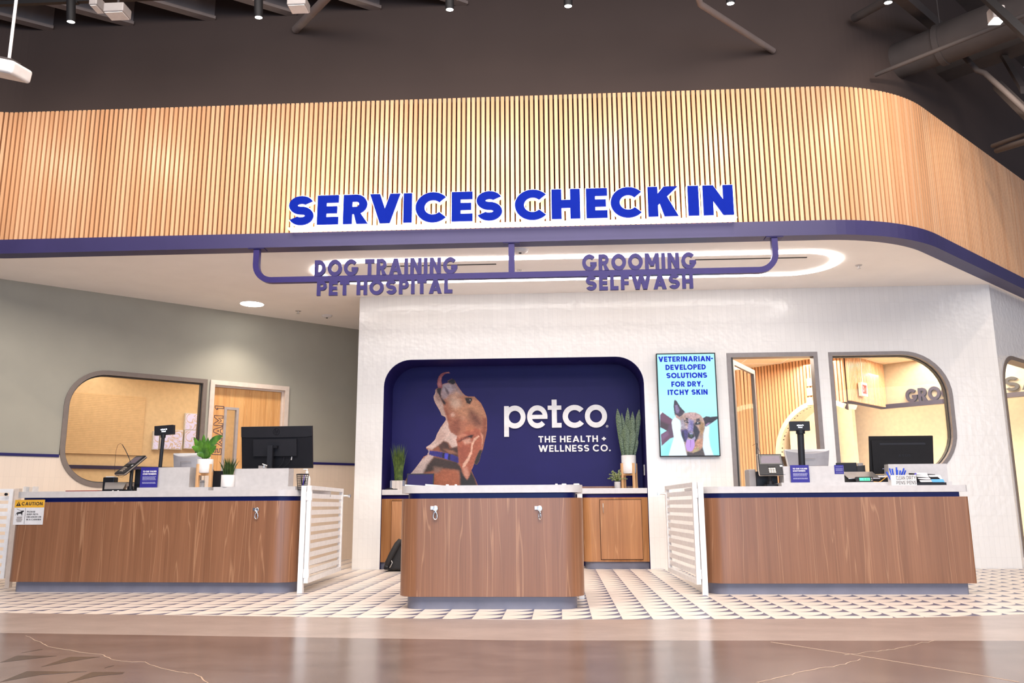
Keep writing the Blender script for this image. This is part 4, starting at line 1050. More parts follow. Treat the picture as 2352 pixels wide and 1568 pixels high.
# ---- illuminated sign on the facade
sg = thing('illuminated_sign', 'large blue SERVICES CHECK IN letters with glowing white edges standing on the blue band', 'sign', (-.47, 8.0, ZC + .15))
SY = 8.03
SL = [('S', 664.7, 721.3), ('E', 729.9, 778.3), ('R', 789.3, 846.2), ('V', 850, 919.4), ('I', 927.2, 946.5), ('C', 956, 1027.8), ('E', 1037.8, 1085.6), ('S', 1094.8, 1153.5), ('C', 1183.9, 1257.7), ('H', 1266.9, 1332.7), ('E', 1346.6, 1395.2), ('C', 1404, 1477.1), ('K', 1488.5, 1557.6), ('I', 1580.6, 1605.5), ('N', 1615.3, 1684.8)]
LZ0, LZ1 = 3.570, 3.882
for ch, a, b in SL:
    A_, B_ = at(a, 480, SY), at(b, 480, SY); w_, ps = glyph(ch, .265); sx = (B_.x - A_.x) / w_
    mf, mg = MB(), MB()
    for k, pl in enumerate(ps):
        q = [(x * sx, y * (LZ1 - LZ0)) for x, y in pl]
        mf.plate(q, (A_.x, SY, LZ0), XR, UP, FRONT, 0, .018 + k * .0004); mg.plate(outset(q, .009), (A_.x, SY, LZ0), XR, UP, FRONT, -.05, -.001 - k * .0004)
    lo = mf.build('letter', 'blue_letter', sg); mg.build('glowing_edge', 'sign_glow', lo)
MB().box(-2.74, 8.02, ZC + .151, 1.80, 8.14, ZC + .163).build('light_rail', 'sign_glow', sg)
MB().box(-2.74, 8.06, ZC + .172, 1.80, 8.075, LZ1 - .1).build('mounting_bar', 'acrylic', sg) if False else None
lamp('sign_glow_light', 'AREA', (-.47, 8.10, ZC + .19), (-.47, 8.20, ZC + 1.0), 20, (1.0, 0.87, 0.70), shape='RECTANGLE', size=4.5, size_y=.05)

# ---- hanging blue sign
HY = 8.20
hs = thing('hanging_sign', 'blue tubular hanging sign listing DOG TRAINING, PET HOSPITAL, GROOMING and SELFWASH', 'sign', (-.46, HY, ZC))
rz, hw = 3.040, .030
def rail(path, w=.030, dpt=.045):                        # square bar swept along a path in the x-z plane
    mb = MB(); P = [Vector((x, HY, z)) for x, z in path]; rings = []
    for i, p in enumerate(P):
        t = (P[min(i + 1, len(P) - 1)] - P[max(i - 1, 0)]).normalized(); s = Vector((t.z, 0, -t.x)) * w; d = Vector((0, dpt, 0)) / 2 * 1.3
        rings.append([p + s - d, p + s + d, p - s + d, p - s - d])
    v = [q for r in rings for q in r]; f = [(0, 1, 2, 3), tuple(len(v) - 1 - k for k in range(4))]
    for i in range(len(P) - 1):
        for k in range(4): f.append((i * 4 + k, (i + 1) * 4 + k, (i + 1) * 4 + (k + 1) % 4, i * 4 + (k + 1) % 4))
    return mb.add(v, f)
lx, rx, rr = -3.110, 2.190, .17
path = [(lx, ZC)] + [(lx + rr - rr * math.cos(math.radians(a)), rz + rr - rr * math.sin(math.radians(a))) for a in range(0, 91, 10)] + [(rx - rr + rr * math.sin(math.radians(a)), rz + rr - rr * math.cos(math.radians(a))) for a in range(0, 91, 10)] + [(rx, ZC)]
rail(path).build('frame_tube', 'blue_rail', hs)
MB().box(-.487, HY - .03, rz, -.427, HY + .03, ZC).build('centre_post', 'blue_rail', hs)
for x in (lx, -.457, rx): MB().box(x - .085, HY - .045, ZC - .012, x + .085, HY + .06, ZC - .001).build('mounting_plate', 'blue_rail', hs)
for wtxt, a, b, z0, z1 in (('DOG TRAINING', 724, 1050, rz + .027, rz + .198), ('PET HOSPITAL', 731, 1040, 2.862, rz - .027), ('GROOMING', 1338, 1598, rz + .027, rz + .195), ('SELFWASH', 1345, 1590, 2.862, rz - .027)):
    A_, B_ = at(a, 630, HY), at(b, 630, HY)
    text(MB(), wtxt, (A_.x, HY - .0, z0), XR, UP, FRONT, B_.x - A_.x, z1 - z0, .005, .032, t=.255, gap=.17).build('lettering', 'blue_rail', hs)
# ================================================================== THE NICHE
CT = 0.945                                               # niche counter top
def cabinet(x0, x1, lab, doors, round_left):
    t = thing('base_cabinet', lab, 'cabinet', ((x0 + x1) / 2, WY, 0), 'wooden cabinets in the blue niche')
    r = [.10, 0, 0, 0] if round_left else [0, .10, 0, 0]
    MB().prism(rrect(x0, WY + .005, x1, NB, r), .085, .835, True).build('body', 'cab_wood', t)
    MB().prism(rrect(x0 + .03 * (1 if round_left else 0), WY + .03, x1 - .03 * (0 if round_left else 1), NB, r), 0, .085, True).build('kickplate', 'kick', t)
    MB().prism(rrect(x0, WY + .03, x1, NB, r), .835, .878, True).build('blue_reveal', 'blue', t)
    for dx0, dx1, hs_ in doors:
        d = MB().box(dx0, WY - .012, .115, dx1, WY + .004, .805).build('door', 'cab_wood', t)
        MB().box(dx0 - .006, WY + .0, .109, dx1 + .006, WY + .0045, .811).build('door_gap', 'slat_back', t)
        hx_ = dx0 + .035 if hs_ < 0 else dx1 - .035
        MB().tube([(hx_, WY - .012, .765), (hx_, WY - .035, .765), (hx_, WY - .035, .655), (hx_, WY - .012, .655)], .005, 8).build('door_handle', 'steel', d)
cabinet(.265, NX1 - .004, 'wooden cabinet with a handled door at the right end of the niche', [(.475, .965, -1)], True)
cabinet(NX0 + .004, -1.15, 'wooden cabinet at the left end of the niche behind the black bag', [(-2.05, -1.35, 1)], False)
tag(bevel(MB().box(NX0 + .003, WY - .005, .880, NX1 - .003, NB, CT).build('worktop', 'quartz'), .004), 'white quartz worktop running across the blue niche', 'worktop')
tag(MB().box(NX0 + .06, NB - .018, CT, NX1 - .06, NB - .001, CT + .035).build('backsplash', 'laminate'), 'low wood strip along the back of the niche worktop', 'backsplash')

# mural: beagle print, logo, tag line
S56 = 5.6
def bg(x, y): p = at(940 + x / S56, 840 + y / S56, NB - .003); return (p.x, NB - .003, p.z)
def sc_(l, k=1.0): return l
TONGUE = [(365, 275), (357, 230), (362, 180), (380, 135), (410, 100), (455, 80), (510, 73), (528, 100), (490, 95), (450, 110), (425, 140), (415, 190), (425, 245), (420, 290)]
BODY = [(350, 290), (420, 262), (430, 232), (470, 222), (500, 215), (490, 195), (515, 180), (545, 163), (580, 175), (600, 215), (620, 250), (660, 310), (690, 350), (720, 378), (760, 393), (835, 392), (870, 425), (920, 475), (955, 540), (990, 630), (1005, 700), (1005, 800), (990, 890), (970, 970), (955, 1050), (945, 1085), (925, 1130), (905, 1220), (870, 1275), (835, 1260), (822, 1300), (800, 1345), (850, 1450), (885, 1540), (900, 1640), (-110, 1640), (-40, 1450), (20, 1385), (90, 1300), (150, 1220), (185, 1165), (235, 1140), (240, 1080), (215, 1060), (215, 1045), (270, 1010), (330, 950), (355, 880), (400, 795), (440, 740), (470, 695), (465, 660), (415, 635), (400, 595), (370, 540), (335, 480), (315, 430), (310, 390), (330, 360), (335, 310)]
DOG = [
    ([(560, 420), (720, 400), (840, 390), (940, 500), (995, 640), (1010, 780), (920, 760), (780, 690), (640, 640), (540, 540)], (208, 146, 110), 60),
    ([(780, 560), (900, 640), (950, 740), (920, 780), (850, 770), (790, 700), (770, 640)], (128, 76, 60), 50),
    ([(930, 640), (1005, 680), (1005, 800), (960, 1080), (920, 900), (940, 780)], (150, 84, 62), 30),
    ([(560, 700), (640, 680), (660, 820), (610, 890), (540, 850), (505, 780)], (150, 86, 64), 40),
    ([(420, 240), (500, 218), (590, 225), (640, 300), (700, 375), (600, 390), (530, 370), (480, 420), (420, 435), (400, 360), (410, 290)], (176, 150, 150), 22),
    ([(440, 250), (520, 235), (560, 300), (500, 330), (430, 320)], (190, 172, 178), 18),
    ([(450, 270), (490, 300), (515, 350), (500, 375), (470, 330)], (112, 92, 98), 10),
    ([(600, 320), (690, 370), (600, 420), (540, 470), (480, 440), (520, 380)], (206, 158, 132), 30),
    ([(550, 420), (650, 430), (670, 510), (590, 550), (530, 500)], (226, 186, 160), 40),
    ([(335, 310), (365, 300), (390, 400), (430, 480), (450, 560), (480, 640), (500, 740), (400, 800), (465, 690), (405, 630), (365, 540), (300, 420)], (212, 176, 160), 10),
    ([(340, 310), (380, 330), (410, 440), (380, 470), (330, 400)], (172, 134, 122), 22),
    ([(440, 540), (480, 560), (540, 700), (510, 740), (470, 640)], (168, 96, 70), 18),
    ([(350, 290), (420, 268), (405, 340), (410, 400), (440, 440), (470, 470), (466, 505), (440, 490), (385, 380), (355, 330)], (48, 34, 40), 9),
    ([(490, 200), (515, 180), (550, 160), (585, 175), (597, 218), (560, 242), (500, 214)], (30, 30, 38), 6),
    ((560, 630, 24), (228, 180, 156), 18), ((690, 670, 26), (206, 146, 116), 20),
    ([(715, 408), (805, 408), (808, 440), (785, 492), (738, 480)], (36, 26, 30), 8),
    ((768, 442, 20), (74, 48, 44), 6), ((784, 438, 6), (214, 214, 220), 3),
    ([(500, 735), (400, 795), (345, 890), (320, 950), (205, 1050), (300, 1078), (360, 1040), (440, 965), (500, 985), (560, 1065), (625, 1030), (612, 900), (540, 858), (505, 800)], (228, 196, 182), 10),
    ([(400, 820), (480, 860), (440, 960), (360, 1000), (340, 930)], (204, 168, 154), 30),
    ([(300, 1077), (400, 1002), (440, 965), (492, 982), (525, 1055), (640, 1030), (645, 1190), (520, 1140), (400, 1095)], (82, 54, 46), 16),
    ([(296, 1078), (370, 1030), (400, 1070), (390, 1098), (330, 1092)], (152, 90, 66), 12), ([(440, 1070), (560, 1090), (620, 1130), (520, 1130)], (160, 108, 82), 18),
    ([(-120, 1640), (20, 1380), (150, 1215), (240, 1138), (325, 1150), (262, 1250), (185, 1385), (60, 1640)], (210, 182, 172), 6),
    ([(320, 1165), (430, 1190), (620, 1230), (690, 1350), (560, 1340), (430, 1325), (320, 1355), (175, 1390), (230, 1270)], (64, 48, 44), 22),
    ([(185, 1390), (320, 1355), (460, 1330), (600, 1345), (645, 1400), (650, 1540), (640, 1640), (40, 1640)], (172, 98, 68), 26),
    ([(320, 1300), (420, 1310), (380, 1370), (320, 1380)], (150, 112, 96), 24),
    ([(640, 1290), (700, 1400), (745, 1455), (795, 1350), (850, 1450), (900, 1640), (650, 1640), (652, 1450)], (42, 38, 42), 18),
    ([(258, 1088), (330, 1093), (430, 1110), (560, 1140), (640, 1180), (642, 1252), (520, 1212), (420, 1182), (330, 1162), (250, 1140)], (48, 42, 128), 4),
    ([(430, 1112), (455, 1120), (445, 1192), (420, 1182)], (24, 22, 60), 4), ([(508, 1130), (530, 1135), (520, 1212), (498, 1205)], (24, 22, 60), 4), ([(460, 1120), (502, 1130), (494, 1200), (452, 1190)], (80, 78, 206), 5),
    ([(228, 1130), (232, 1085), (250, 1072), (262, 1080), (254, 1125), (240, 1145)], (196, 176, 176), 3), ([(238, 1122), (240, 1092), (252, 1084), (248, 1118)], (50, 46, 110), 3),
    ([(905, 1080), (945, 1080), (928, 1130), (906, 1222), (870, 1277), (832, 1262), (860, 1170)], (46, 40, 42), 8),
    ([(615, 905), (700, 858), (760, 820), (830, 790), (905, 820), (942, 890), (950, 960), (930, 1040), (880, 1120), (840, 1220), (800, 1330), (770, 1420), (745, 1457), (712, 1420), (680, 1340), (640, 1250), (628, 1130), (620, 1020), (604, 960)], (182, 100, 74), 6),
    ([(720, 800), (800, 760), (850, 790), (820, 830), (740, 840)], (200, 124, 88), 22),
    ([(615, 900), (700, 868), (748, 892), (640, 930)], (216, 142, 112), 12),
    ([(620, 970), (700, 930), (760, 892), (830, 884), (806, 926), (740, 926), (650, 980)], (92, 44, 38), 14),
    ([(755, 908), (800, 886), (822, 898), (800, 926)], (40, 20, 24), 8),
    ([(690, 960), (780, 930), (796, 985), (715, 1010)], (228, 172, 148), 20),
    ([(640, 1060), (700, 1010), (780, 1040), (750, 1180), (690, 1270), (650, 1220)], (166, 88, 66), 30),
    ([(690, 1320), (740, 1300), (770, 1390), (745, 1450), (712, 1410)], (220, 156, 132), 22),
    ([(895, 893), (835, 930), (800, 1000), (788, 1100), (745, 1190), (690, 1260), (684, 1312), (712, 1300), (772, 1210), (808, 1120), (818, 1020), (846, 962), (904, 905)], (240, 188, 160), 5),
    ([(915, 856), (950, 895), (946, 1000), (930, 1030), (936, 940)], (228, 164, 134), 8),
    (TONGUE, (166, 86, 92), 3), ([(370, 270), (375, 200), (400, 140), (415, 130), (400, 200), (410, 260)], (206, 128, 128), 14), ([(470, 85), (512, 78), (520, 95), (480, 95)], (220, 140, 132), 8),
]
mr = thing('dog_mural', 'printed mural of a beagle looking up with its tongue out, on the blue niche', 'mural', (-1.3, NB - .003, 1.3))
picture('dog_print', 'mural', mr, (-115, 60, 1015, 1560), 4.5, (184, 116, 88), DOG, [BODY, TONGUE], bg, 0.82, 1.15, 0.75, None, 0.11)
lg = thing('wall_logo', 'large white petco letters on the blue niche wall', 'logo', (.2, NB, 1.7))
LC = [('p', 1096, 1277, None), ('e', 1290, 1463, None), ('t', 1465, 1580, None), ('c', 1590, 1768, None), ('o', 1778, 1965, None)]
zx = [at(860 + 1280 / 3.675, 800 + y / 3.675, NB).z for y in (483, 672, 745, 437)]
for ch, a, b, _ in LC:
    A_, B_ = at(860 + a / 3.675, 980, NB), at(860 + b / 3.675, 980, NB); w_, ps = glyph(ch, .163)
    xs = [p[0] for pl in ps for p in pl]; mn, mx_ = min(xs), max(xs); hgt = zx[0] - zx[1]; mb = MB()
    for k, pl in enumerate(ps):
        q = []
        for x, y in pl:
            zz = zx[1] + y / .715 * hgt
            if ch == 'p' and y < -.1: zz = zx[2]
            if ch == 't' and y > .75: zz = zx[3]
            q.append(((x - mn) / (mx_ - mn) * (B_.x - A_.x), zz))
        mb.plate(q, (A_.x, NB, 0), XR, UP, FRONT, .002, .03 + k * .0004)
    mb.build('letter', 'white_txt', lg)
p = at(860 + 1964 / 3.675, 800 + 657 / 3.675, NB); mb = MB()
for a0 in (0, 180): mb.plate(_sector(0, 0, .016, .016, .003, a0, a0 + 180), (p.x, NB, p.z), XR, UP, FRONT, .002, .008)
text(mb, 'R', (p.x - .006, NB, p.z - .008), XR, UP, FRONT, .013, .016, .002, .008, t=.2); mb.build('registered_mark', 'white_txt', lg)
tl = thing('wall_lettering', 'white THE HEALTH + WELLNESS CO. lettering under the petco letters', 'lettering', (.35, NB, 1.4))
c_ = lambda x, y: (860 + x / 3.675, 800 + y / 3.675)
for s_, a, b, y0, y1 in (('THE HEALTH +', 1385, 1955, 740, 794), ('WELLNESS CO.', 1385, 1995, 817, 873)):
    (xa, ya), (xb, yb) = c_(a, y0), c_(b, y1); mb = px_text(MB(), s_, xa, xb, ya, yb, NB, .016, t=.2, gap=.17); mb.build('lettering', 'white_txt', tl)

# on the niche worktop
def blades(mb, c, n, r0, h0, h1, spread, w, rs, seg=5):
    for k in range(n):
        a = rs.uniform(0, 2 * math.pi); d = rs.uniform(.0, 1) ** .7; h = rs.uniform(h0, h1); s = spread * d * rs.uniform(.6, 1.15)
        p0 = Vector((c[0] + r0 * d * math.cos(a), c[1] + r0 * d * math.sin(a), c[2])); p2 = Vector((c[0] + s * math.cos(a), c[1] + s * math.sin(a), c[2] + h))
        p1 = (p0 + p2) / 2 + Vector((-math.cos(a), -math.sin(a), 0)) * s * .22 + Vector((0, 0, h * .12))
        mb.blade(p0, p1, p2, w * rs.uniform(.7, 1.2), seg, .3, prof=lambda t: max(.03, (1 - t ** 2.2)))
    return mb
p0, p1 = at(898, 1120, 10.46), at(927, 1120, 10.46)
gx, gy = (p0.x + p1.x) / 2, 10.53
t = thing('potted_grass', 'tall green grass plant in a whitewashed wooden box at the left end of the niche', 'plant', (gx, gy, CT))
for s in (0,):
    MB().box(gx - .082, gy - .075, CT, gx + .082, gy + .075, CT + .115).build('planter_box', 'crate_wood', t)
    for sx in (-1, 1): MB().box(gx + sx * .078 - .012, gy - .079, CT + .002, gx + sx * .078 + .012, gy - .0752, CT + .113).build('corner_strap', 'kick', t)
    MB().box(gx - .07, gy - .065, CT + .115, gx + .07, gy + .065, CT + .119).build('soil', 'soil', t)
    blades(MB(), (gx, gy, CT + .115), 170, .05, .25, .47, .115, .0045, random.Random(2)).build('grass', 'grass', t)
a, b = at(886, 1123, 10.36), at(912, 1123, 10.36)
t = thing('phone', 'small flat black handset lying at the left end of the niche worktop', 'phone', (a.x, 10.36, CT))
bevel(MB().box(a.x, 10.32, CT, b.x, 10.40, CT + .012).build('body', 'black', t), .004); MB().tube([(a.x + .02, 10.36, CT + .012), (a.x + .05, 10.36, CT + .022), (a.x + .09, 10.36, CT + .012)], .005).build('strap', 'black', t)
a, b, c = at(930, 1125, 10.56), at(996, 1125, 10.56), at(936, 1087, 10.56)
t = thing('laptop', 'open dark laptop on the niche worktop in front of the beagle mural', 'laptop', ((a.x + b.x) / 2, 10.5, CT))
bevel(MB().box(a.x + .01, 10.34, CT, b.x - .01, 10.57, CT + .018).build('keyboard_base', 'charcoal', t), .004)
mb = MB(); mb.xf = Matrix.Translation((0, 10.575, CT + .016)) @ Matrix.Rotation(math.radians(-14), 4, 'X'); mb.prism(rrect(a.x + .012, 0, b.x - .004, .008, .002), 0, c.z - CT - .01); mb.build('lid', 'charcoal', t)
mb = MB(); mb.xf = Matrix.Translation((0, 10.575, CT + .016)) @ Matrix.Rotation(math.radians(-14), 4, 'X'); mb.box(a.x + .024, -.0015, .012, b.x - .016, -.0002, c.z - CT - .022); mb.build('screen', 'laptop', t)
# snake plant on its stand
def planter_stand(c, R_, z0, ztop, zpot, name_parent, m='stand_wood', rot=20, w=.012):
    for k in range(4):
        a = math.radians(rot + 90 * k); x, y = c[0] + (R_ + w) * math.cos(a), c[1] + (R_ + w) * math.sin(a)
        mb = MB(); mb.xf = Matrix.Translation((x, y, 0)) @ Matrix.Rotation(a, 4, 'Z'); mb.box(-w, -w, z0, w, w, ztop); mb.build('leg', m, name_parent)
    mb = MB()
    for k in range(2):
        mb2 = Matrix.Translation((c[0], c[1], 0)) @ Matrix.Rotation(math.radians(rot + 90 * k), 4, 'Z'); mb.xf = mb2; mb.box(-R_ - w, -w * .7, zpot - .022 - .002 * k, R_ + w, w * .7, zpot - .002 * k - .001)
    mb.xf = None; mb.build('crossbar', m, name_parent)
pl, pr_ = at(1427.5, 1060, 10.52), at(1461.5, 1060, 10.52)
sx_, sy_, sr = (pl.x + pr_.x) / 2, 10.55, (pr_.x - pl.x) / 2
zt_, zp_ = at(1444, 1045, 10.5).z, at(1444, 1087, 10.5).z; zl = at(1430, 1063, 10.45).z
st_ = thing('plant_stand', 'tall pale wooden stand holding the snake plant at the right end of the niche', 'plant stand', (sx_, sy_, CT))
planter_stand((sx_, sy_), sr, CT, zl, zp_, st_, rot=28)
sn = thing('potted_snake_plant', 'tall dark green snake plant in a white pot at the right end of the niche', 'plant', (sx_, sy_, zp_))
MB().lathe([(sr * .9, .0), (sr * .97, .012), (sr, .05), (sr, zt_ - zp_), (sr - .012, zt_ - zp_), (sr - .014, zt_ - zp_ - .02)], (sx_, sy_, zp_), 32).build('pot', 'ceramic', sn)
MB().lathe([(sr - .014, 0), (sr - .014, .006)], (sx_, sy_, zt_ - .025), 24).build('soil', 'soil', sn)
for k, (bx, tx, ty, w_, dy) in enumerate(((1432, 1418, 938, .030, .02), (1438, 1428, 948, .026, .05), (1440, 1442, 936, .026, .03), (1443, 1436, 975, .036, -.05), (1449, 1453, 945, .027, -.02), (1453, 1468, 940, .030, .03), (1447, 1455, 985, .034, -.06), (1434, 1424, 1000, .022, -.03), (1455, 1463, 1006, .020, -.02), (1441, 1437, 1010, .026, -.07), (1450, 1444, 960, .028, .0), (1436, 1431, 985, .028, -.02))):
    y_ = sy_ + dy * .9; b_ = at(bx, 1044, y_); t_ = at(tx, ty, y_); mid_ = (b_ + t_) / 2 + Vector((( bx - 1444) * .0012, -.01, 0)); b_.z = zt_ - .03
    MB().blade(b_, mid_, t_, w_, 10, .22, prof=lambda q: (.55 + .55 * math.sin(math.pi * min(.62, q * .62 + .05))) * (1 if q < .8 else max(.03, (1 - q) / .2) ** .7)).build('leaf', 'snake', sn)
# small leafy plant
a, b = at(1411, 1112, 10.46), at(1425, 1112, 10.46); hx_, hr = (a.x + b.x) / 2, (b.x - a.x) / 2
zt2 = at(1418, 1106, 10.46).z
hp = thing('potted_herb', 'small pale leafy plant in a grey pot beside the tall plant stand', 'plant', (hx_, 10.45, CT))
MB().lathe([(hr * .92, 0), (hr, .01), (hr, zt2 - CT), (hr - .008, zt2 - CT), (hr - .009, zt2 - CT - .01)], (hx_, 10.45, CT), 22).build('pot', 'stone_pot', hp)
rs = random.Random(5); ml = MB(); ms = MB()
for k in range(26):
    a = rs.uniform(0, 6.28); el = rs.uniform(.15, 1.35); L_ = rs.uniform(.09, .17); c0 = Vector((hx_, 10.45, zt2 - .005)); tip = c0 + Vector((math.cos(a) * math.cos(el), math.sin(a) * math.cos(el) * .6, math.sin(el))) * L_
    ms.tube([c0, (c0 + tip) / 2 + Vector((0, 0, .012)), tip], .0015, 4)
    for q in range(9):
        f = .25 + .75 * q / 8; pp = c0.lerp(tip, f) + Vector((0, 0, .02 * math.sin(math.pi * f))); an = rs.uniform(0, 6.28); d = Vector((math.cos(an), math.sin(an) * .7, rs.uniform(-.2, .7))).normalized() * rs.uniform(.014, .024)
        ml.blade(pp, pp + d * .5 + Vector((0, 0, .003)), pp + d, .0075, 3, .2)
ml.build('foliage', 'herb', hp); ms.build('stems', 'grass', hp)
ol = thing('wall_outlet', 'white outlet plate on the right side wall of the niche', 'outlet', (NX1, 10.6, 1.12))
p = at(1478.5, 1079, 10.55); MB().box(NX1 - .008, 10.52, p.z - .065, NX1 - .0005, 10.60, p.z + .065).build('plate', 'white_plastic', ol)
for dz in (-.025, .025): MB().box(NX1 - .0095, 10.54, p.z + dz - .015, NX1 - .008, 10.58, p.z + dz + .015).build('socket', 'grey_plastic', ol)
# bag on the floor beside the left cabinet
bgx = thing('shoulder_bag', 'black bag with a strap slumped on the floor at the left of the centre desk', 'bag', (-1.75, 10.0, 0))
bp = [at(x, y, 10.02) for x, y in ((883, 1307), (884, 1298), (897, 1276), (908, 1256), (918, 1238), (940, 1236), (955, 1260), (960, 1307))]
mb = MB(); mb.hexa([(p.x, 9.94, max(p.z, .001)) for p in bp], [(p.x, 10.2, max(p.z - .02, .001)) for p in bp]); bevel(mb.build('body', 'bag', bgx), .02, 3)
MB().tube([at(886, 1303, 9.92), at(890, 1292, 9.9), at(900, 1272, 9.9), at(912, 1250, 9.91), at(920, 1240, 9.93)], [.02, .03, .034, .034, .028], 10).build('strap', 'bag', bgx)
MB().tube([at(899, 1287, 9.90), at(901, 1292, 9.89), at(897, 1300, 9.89), at(895, 1303, 9.90)], .006, 6).build('zip_pull', 'steel', bgx)
MB().lathe([(.022, -.02), (.03, 0), (.022, .02)], at(888, 1302, 9.9), 12, axis=(1, 0, .2)).build('buckle', 'black', bgx)

# wall screen
TY = WY - .055
ta, tb = at(1507.5, 1049, TY), at(1655, 1049, TY); tz0, tz1 = 1.312, 2.575; tx0, tx1 = 1.207, 1.928
tv = thing('wall_screen', 'portrait wall screen with a dog advert on turquoise on the white tiles', 'screen', ((tx0 + tx1) / 2, WY, 1.94))
bevel(MB().box(tx0, TY + .012, tz0, tx1, WY - .002, tz1).build('housing', 'black', tv), .006)
fb, q = frame_band([(tx0, tz0), (tx1, tz0), (tx1, tz1), (tx0, tz1)], .012, (0, TY + .012, 0), XR, UP, FRONT, 0, .012); fb.build('bezel', 'black', tv)
def TVP(x, y, s, ox, oy, d):
    p = at(ox + x / s, oy + y / s, TY); return (min(max(p.x, tx0 + .013), tx1 - .013), TY + d, min(max(p.z, tz0 + .013), tz1 - .013))
BGC = (176, 248, 255)
GSD = [
    ([(0, 0), (1600, 0), (1600, 500), (0, 500)], (186, 252, 255), 200),
    ([(300, 1100), (1500, 1100), (1500, 1460), (150, 1460)], (150, 236, 250), 120),
    ([(160, 420), (215, 455), (180, 520), (160, 520)], (225, 240, 250), 8),
    ([(160, 520), (215, 455), (442, 615), (420, 690), (430, 760), (472, 1000), (460, 1022), (390, 1040), (195, 1210), (180, 950), (310, 868), (160, 790)], (112, 62, 86), 5),
    ([(160, 640), (400, 740), (385, 800), (320, 866), (160, 800)], (72, 40, 44), 36), ([(350, 760), (430, 700), (470, 1000), (380, 1010), (330, 900)], (96, 62, 84), 30), ([(190, 980), (330, 880), (360, 960), (200, 1100)], (128, 84, 118), 30),
    ([(170, 795), (312, 868), (180, 950)], BGC, 4),
    ([(420, 680), (440, 620), (500, 555), (600, 640), (640, 740), (620, 850), (640, 980), (700, 1120), (775, 1450), (350, 1450), (400, 1250), (470, 1020), (430, 780)], (236, 250, 255), 10),
    ([(1190, 770), (1275, 765), (1255, 1000), (1310, 1250), (1385, 1440), (1165, 1440), (1120, 1200), (1140, 900)], (234, 240, 255), 14), ([(1280, 760), (1460, 620), (1500, 1430), (1370, 1430), (1290, 1200)], (160, 244, 255), 20),
    ([(490, 168), (535, 200), (620, 340), (722, 445), (650, 545), (600, 565), (490, 520), (463, 330), (475, 210)], (58, 42, 58), 6), ([(495, 300), (540, 285), (600, 400), (570, 480), (520, 470)], (132, 112, 150), 22), ([(500, 500), (600, 560), (620, 640), (520, 570)], (196, 150, 140), 14),
    ([(1095, 600), (1200, 543), (1300, 560), (1452, 545), (1456, 600), (1330, 690), (1190, 778), (1110, 700)], (40, 28, 42), 6), ([(1180, 740), (1240, 690), (1300, 690), (1200, 772)], (150, 120, 160), 10),
    ([(600, 560), (720, 470), (850, 455), (960, 462), (1060, 508), (1130, 590), (1160, 680), (1172, 800), (1140, 900), (1130, 1100), (1120, 1250), (1172, 1440), (770, 1440), (740, 1330), (700, 1130), (650, 980), (620, 870), (640, 740), (615, 650)], (186, 152, 138), 8),
    ([(700, 480), (950, 465), (1080, 540), (940, 600), (760, 580)], (198, 160, 158), 40), ([(620, 640), (680, 600), (760, 820), (640, 840)], (172, 158, 172), 30),
    ([(800, 600), (920, 640), (930, 900), (770, 900), (790, 740)], (150, 138, 190), 36), ([(850, 640), (900, 700), (890, 860), (850, 860)], (120, 108, 168), 24),
    ([(1050, 640), (1150, 700), (1150, 880), (1080, 1000), (1040, 800)], (166, 128, 84), 30),
    ([(630, 850), (760, 830), (810, 900), (790, 1040), (745, 1130), (705, 1110), (640, 960)], (70, 54, 116), 26), ([(640, 880), (700, 870), (700, 980), (740, 1120), (700, 1110), (650, 980)], (40, 30, 60), 16),
    ([(915, 700), (1000, 780), (1062, 900), (1005, 1050), (940, 1145), (930, 1000), (900, 880)], (42, 32, 48), 22),
    ([(690, 640), (760, 628), (802, 680), (795, 712), (730, 684)], (46, 32, 42), 10), ((742, 664, 13), (196, 170, 170), 6), ([(735, 575), (790, 578), (790, 640), (740, 615)], (46, 36, 46), 14),
    ([(935, 700), (990, 655), (1072, 680), (1072, 725), (955, 745)], (28, 20, 28), 16), ((1010, 690, 11), (250, 250, 255), 5), ([(975, 600), (1050, 590), (1060, 650), (970, 662)], (66, 50, 60), 18),
    ([(795, 920), (850, 895), (925, 940), (935, 1020), (860, 1055), (785, 1012)], (34, 32, 40), 8), ([(820, 910), (885, 905), (905, 945), (830, 955)], (160, 158, 200), 12), ([(840, 960), (890, 960), (880, 1010), (850, 1010)], (70, 96, 70), 14),
    ([(770, 1040), (860, 1060), (950, 1000), (960, 1060), (860, 1085), (770, 1075)], (180, 176, 206), 8),
    ([(760, 1070), (860, 1080), (930, 1060), (942, 1200), (900, 1322), (830, 1337), (760, 1310), (733, 1210)], (198, 152, 228), 8), ([(840, 1070), (856, 1070), (850, 1240), (842, 1240)], (150, 104, 176), 8),
    ([(945, 1150), (1000, 1060), (1122, 1050), (1112, 1250), (1040, 1322), (900, 1362), (880, 1335), (942, 1240)], (192, 140, 112), 14), ([(900, 1330), (1020, 1230), (1040, 1310), (920, 1365)], (190, 172, 120), 24),
    ([(770, 1345), (900, 1372), (1060, 1312), (1112, 1240), (1175, 1445), (775, 1445)], (84, 68, 62), 16),
]
HEADM = [(490, 168), (535, 200), (620, 340), (722, 445), (850, 455), (960, 462), (1095, 560), (1200, 543), (1452, 545), (1456, 600), (1190, 778), (1140, 900), (1120, 1250), (1172, 1440), (770, 1440), (740, 1330), (840, 1337), (900, 1322), (942, 1200), (930, 1070), (760, 1070), (735, 1200), (700, 1130), (650, 980), (620, 870), (640, 740), (600, 565), (490, 520), (463, 330)]
GS2 = []
for pl_, c, b_ in GSD: GS2.append((pl_, c, b_))
def tv3(x, y): return TVP(x, y, 9.8, 1500, 900, -.0004 + .011)
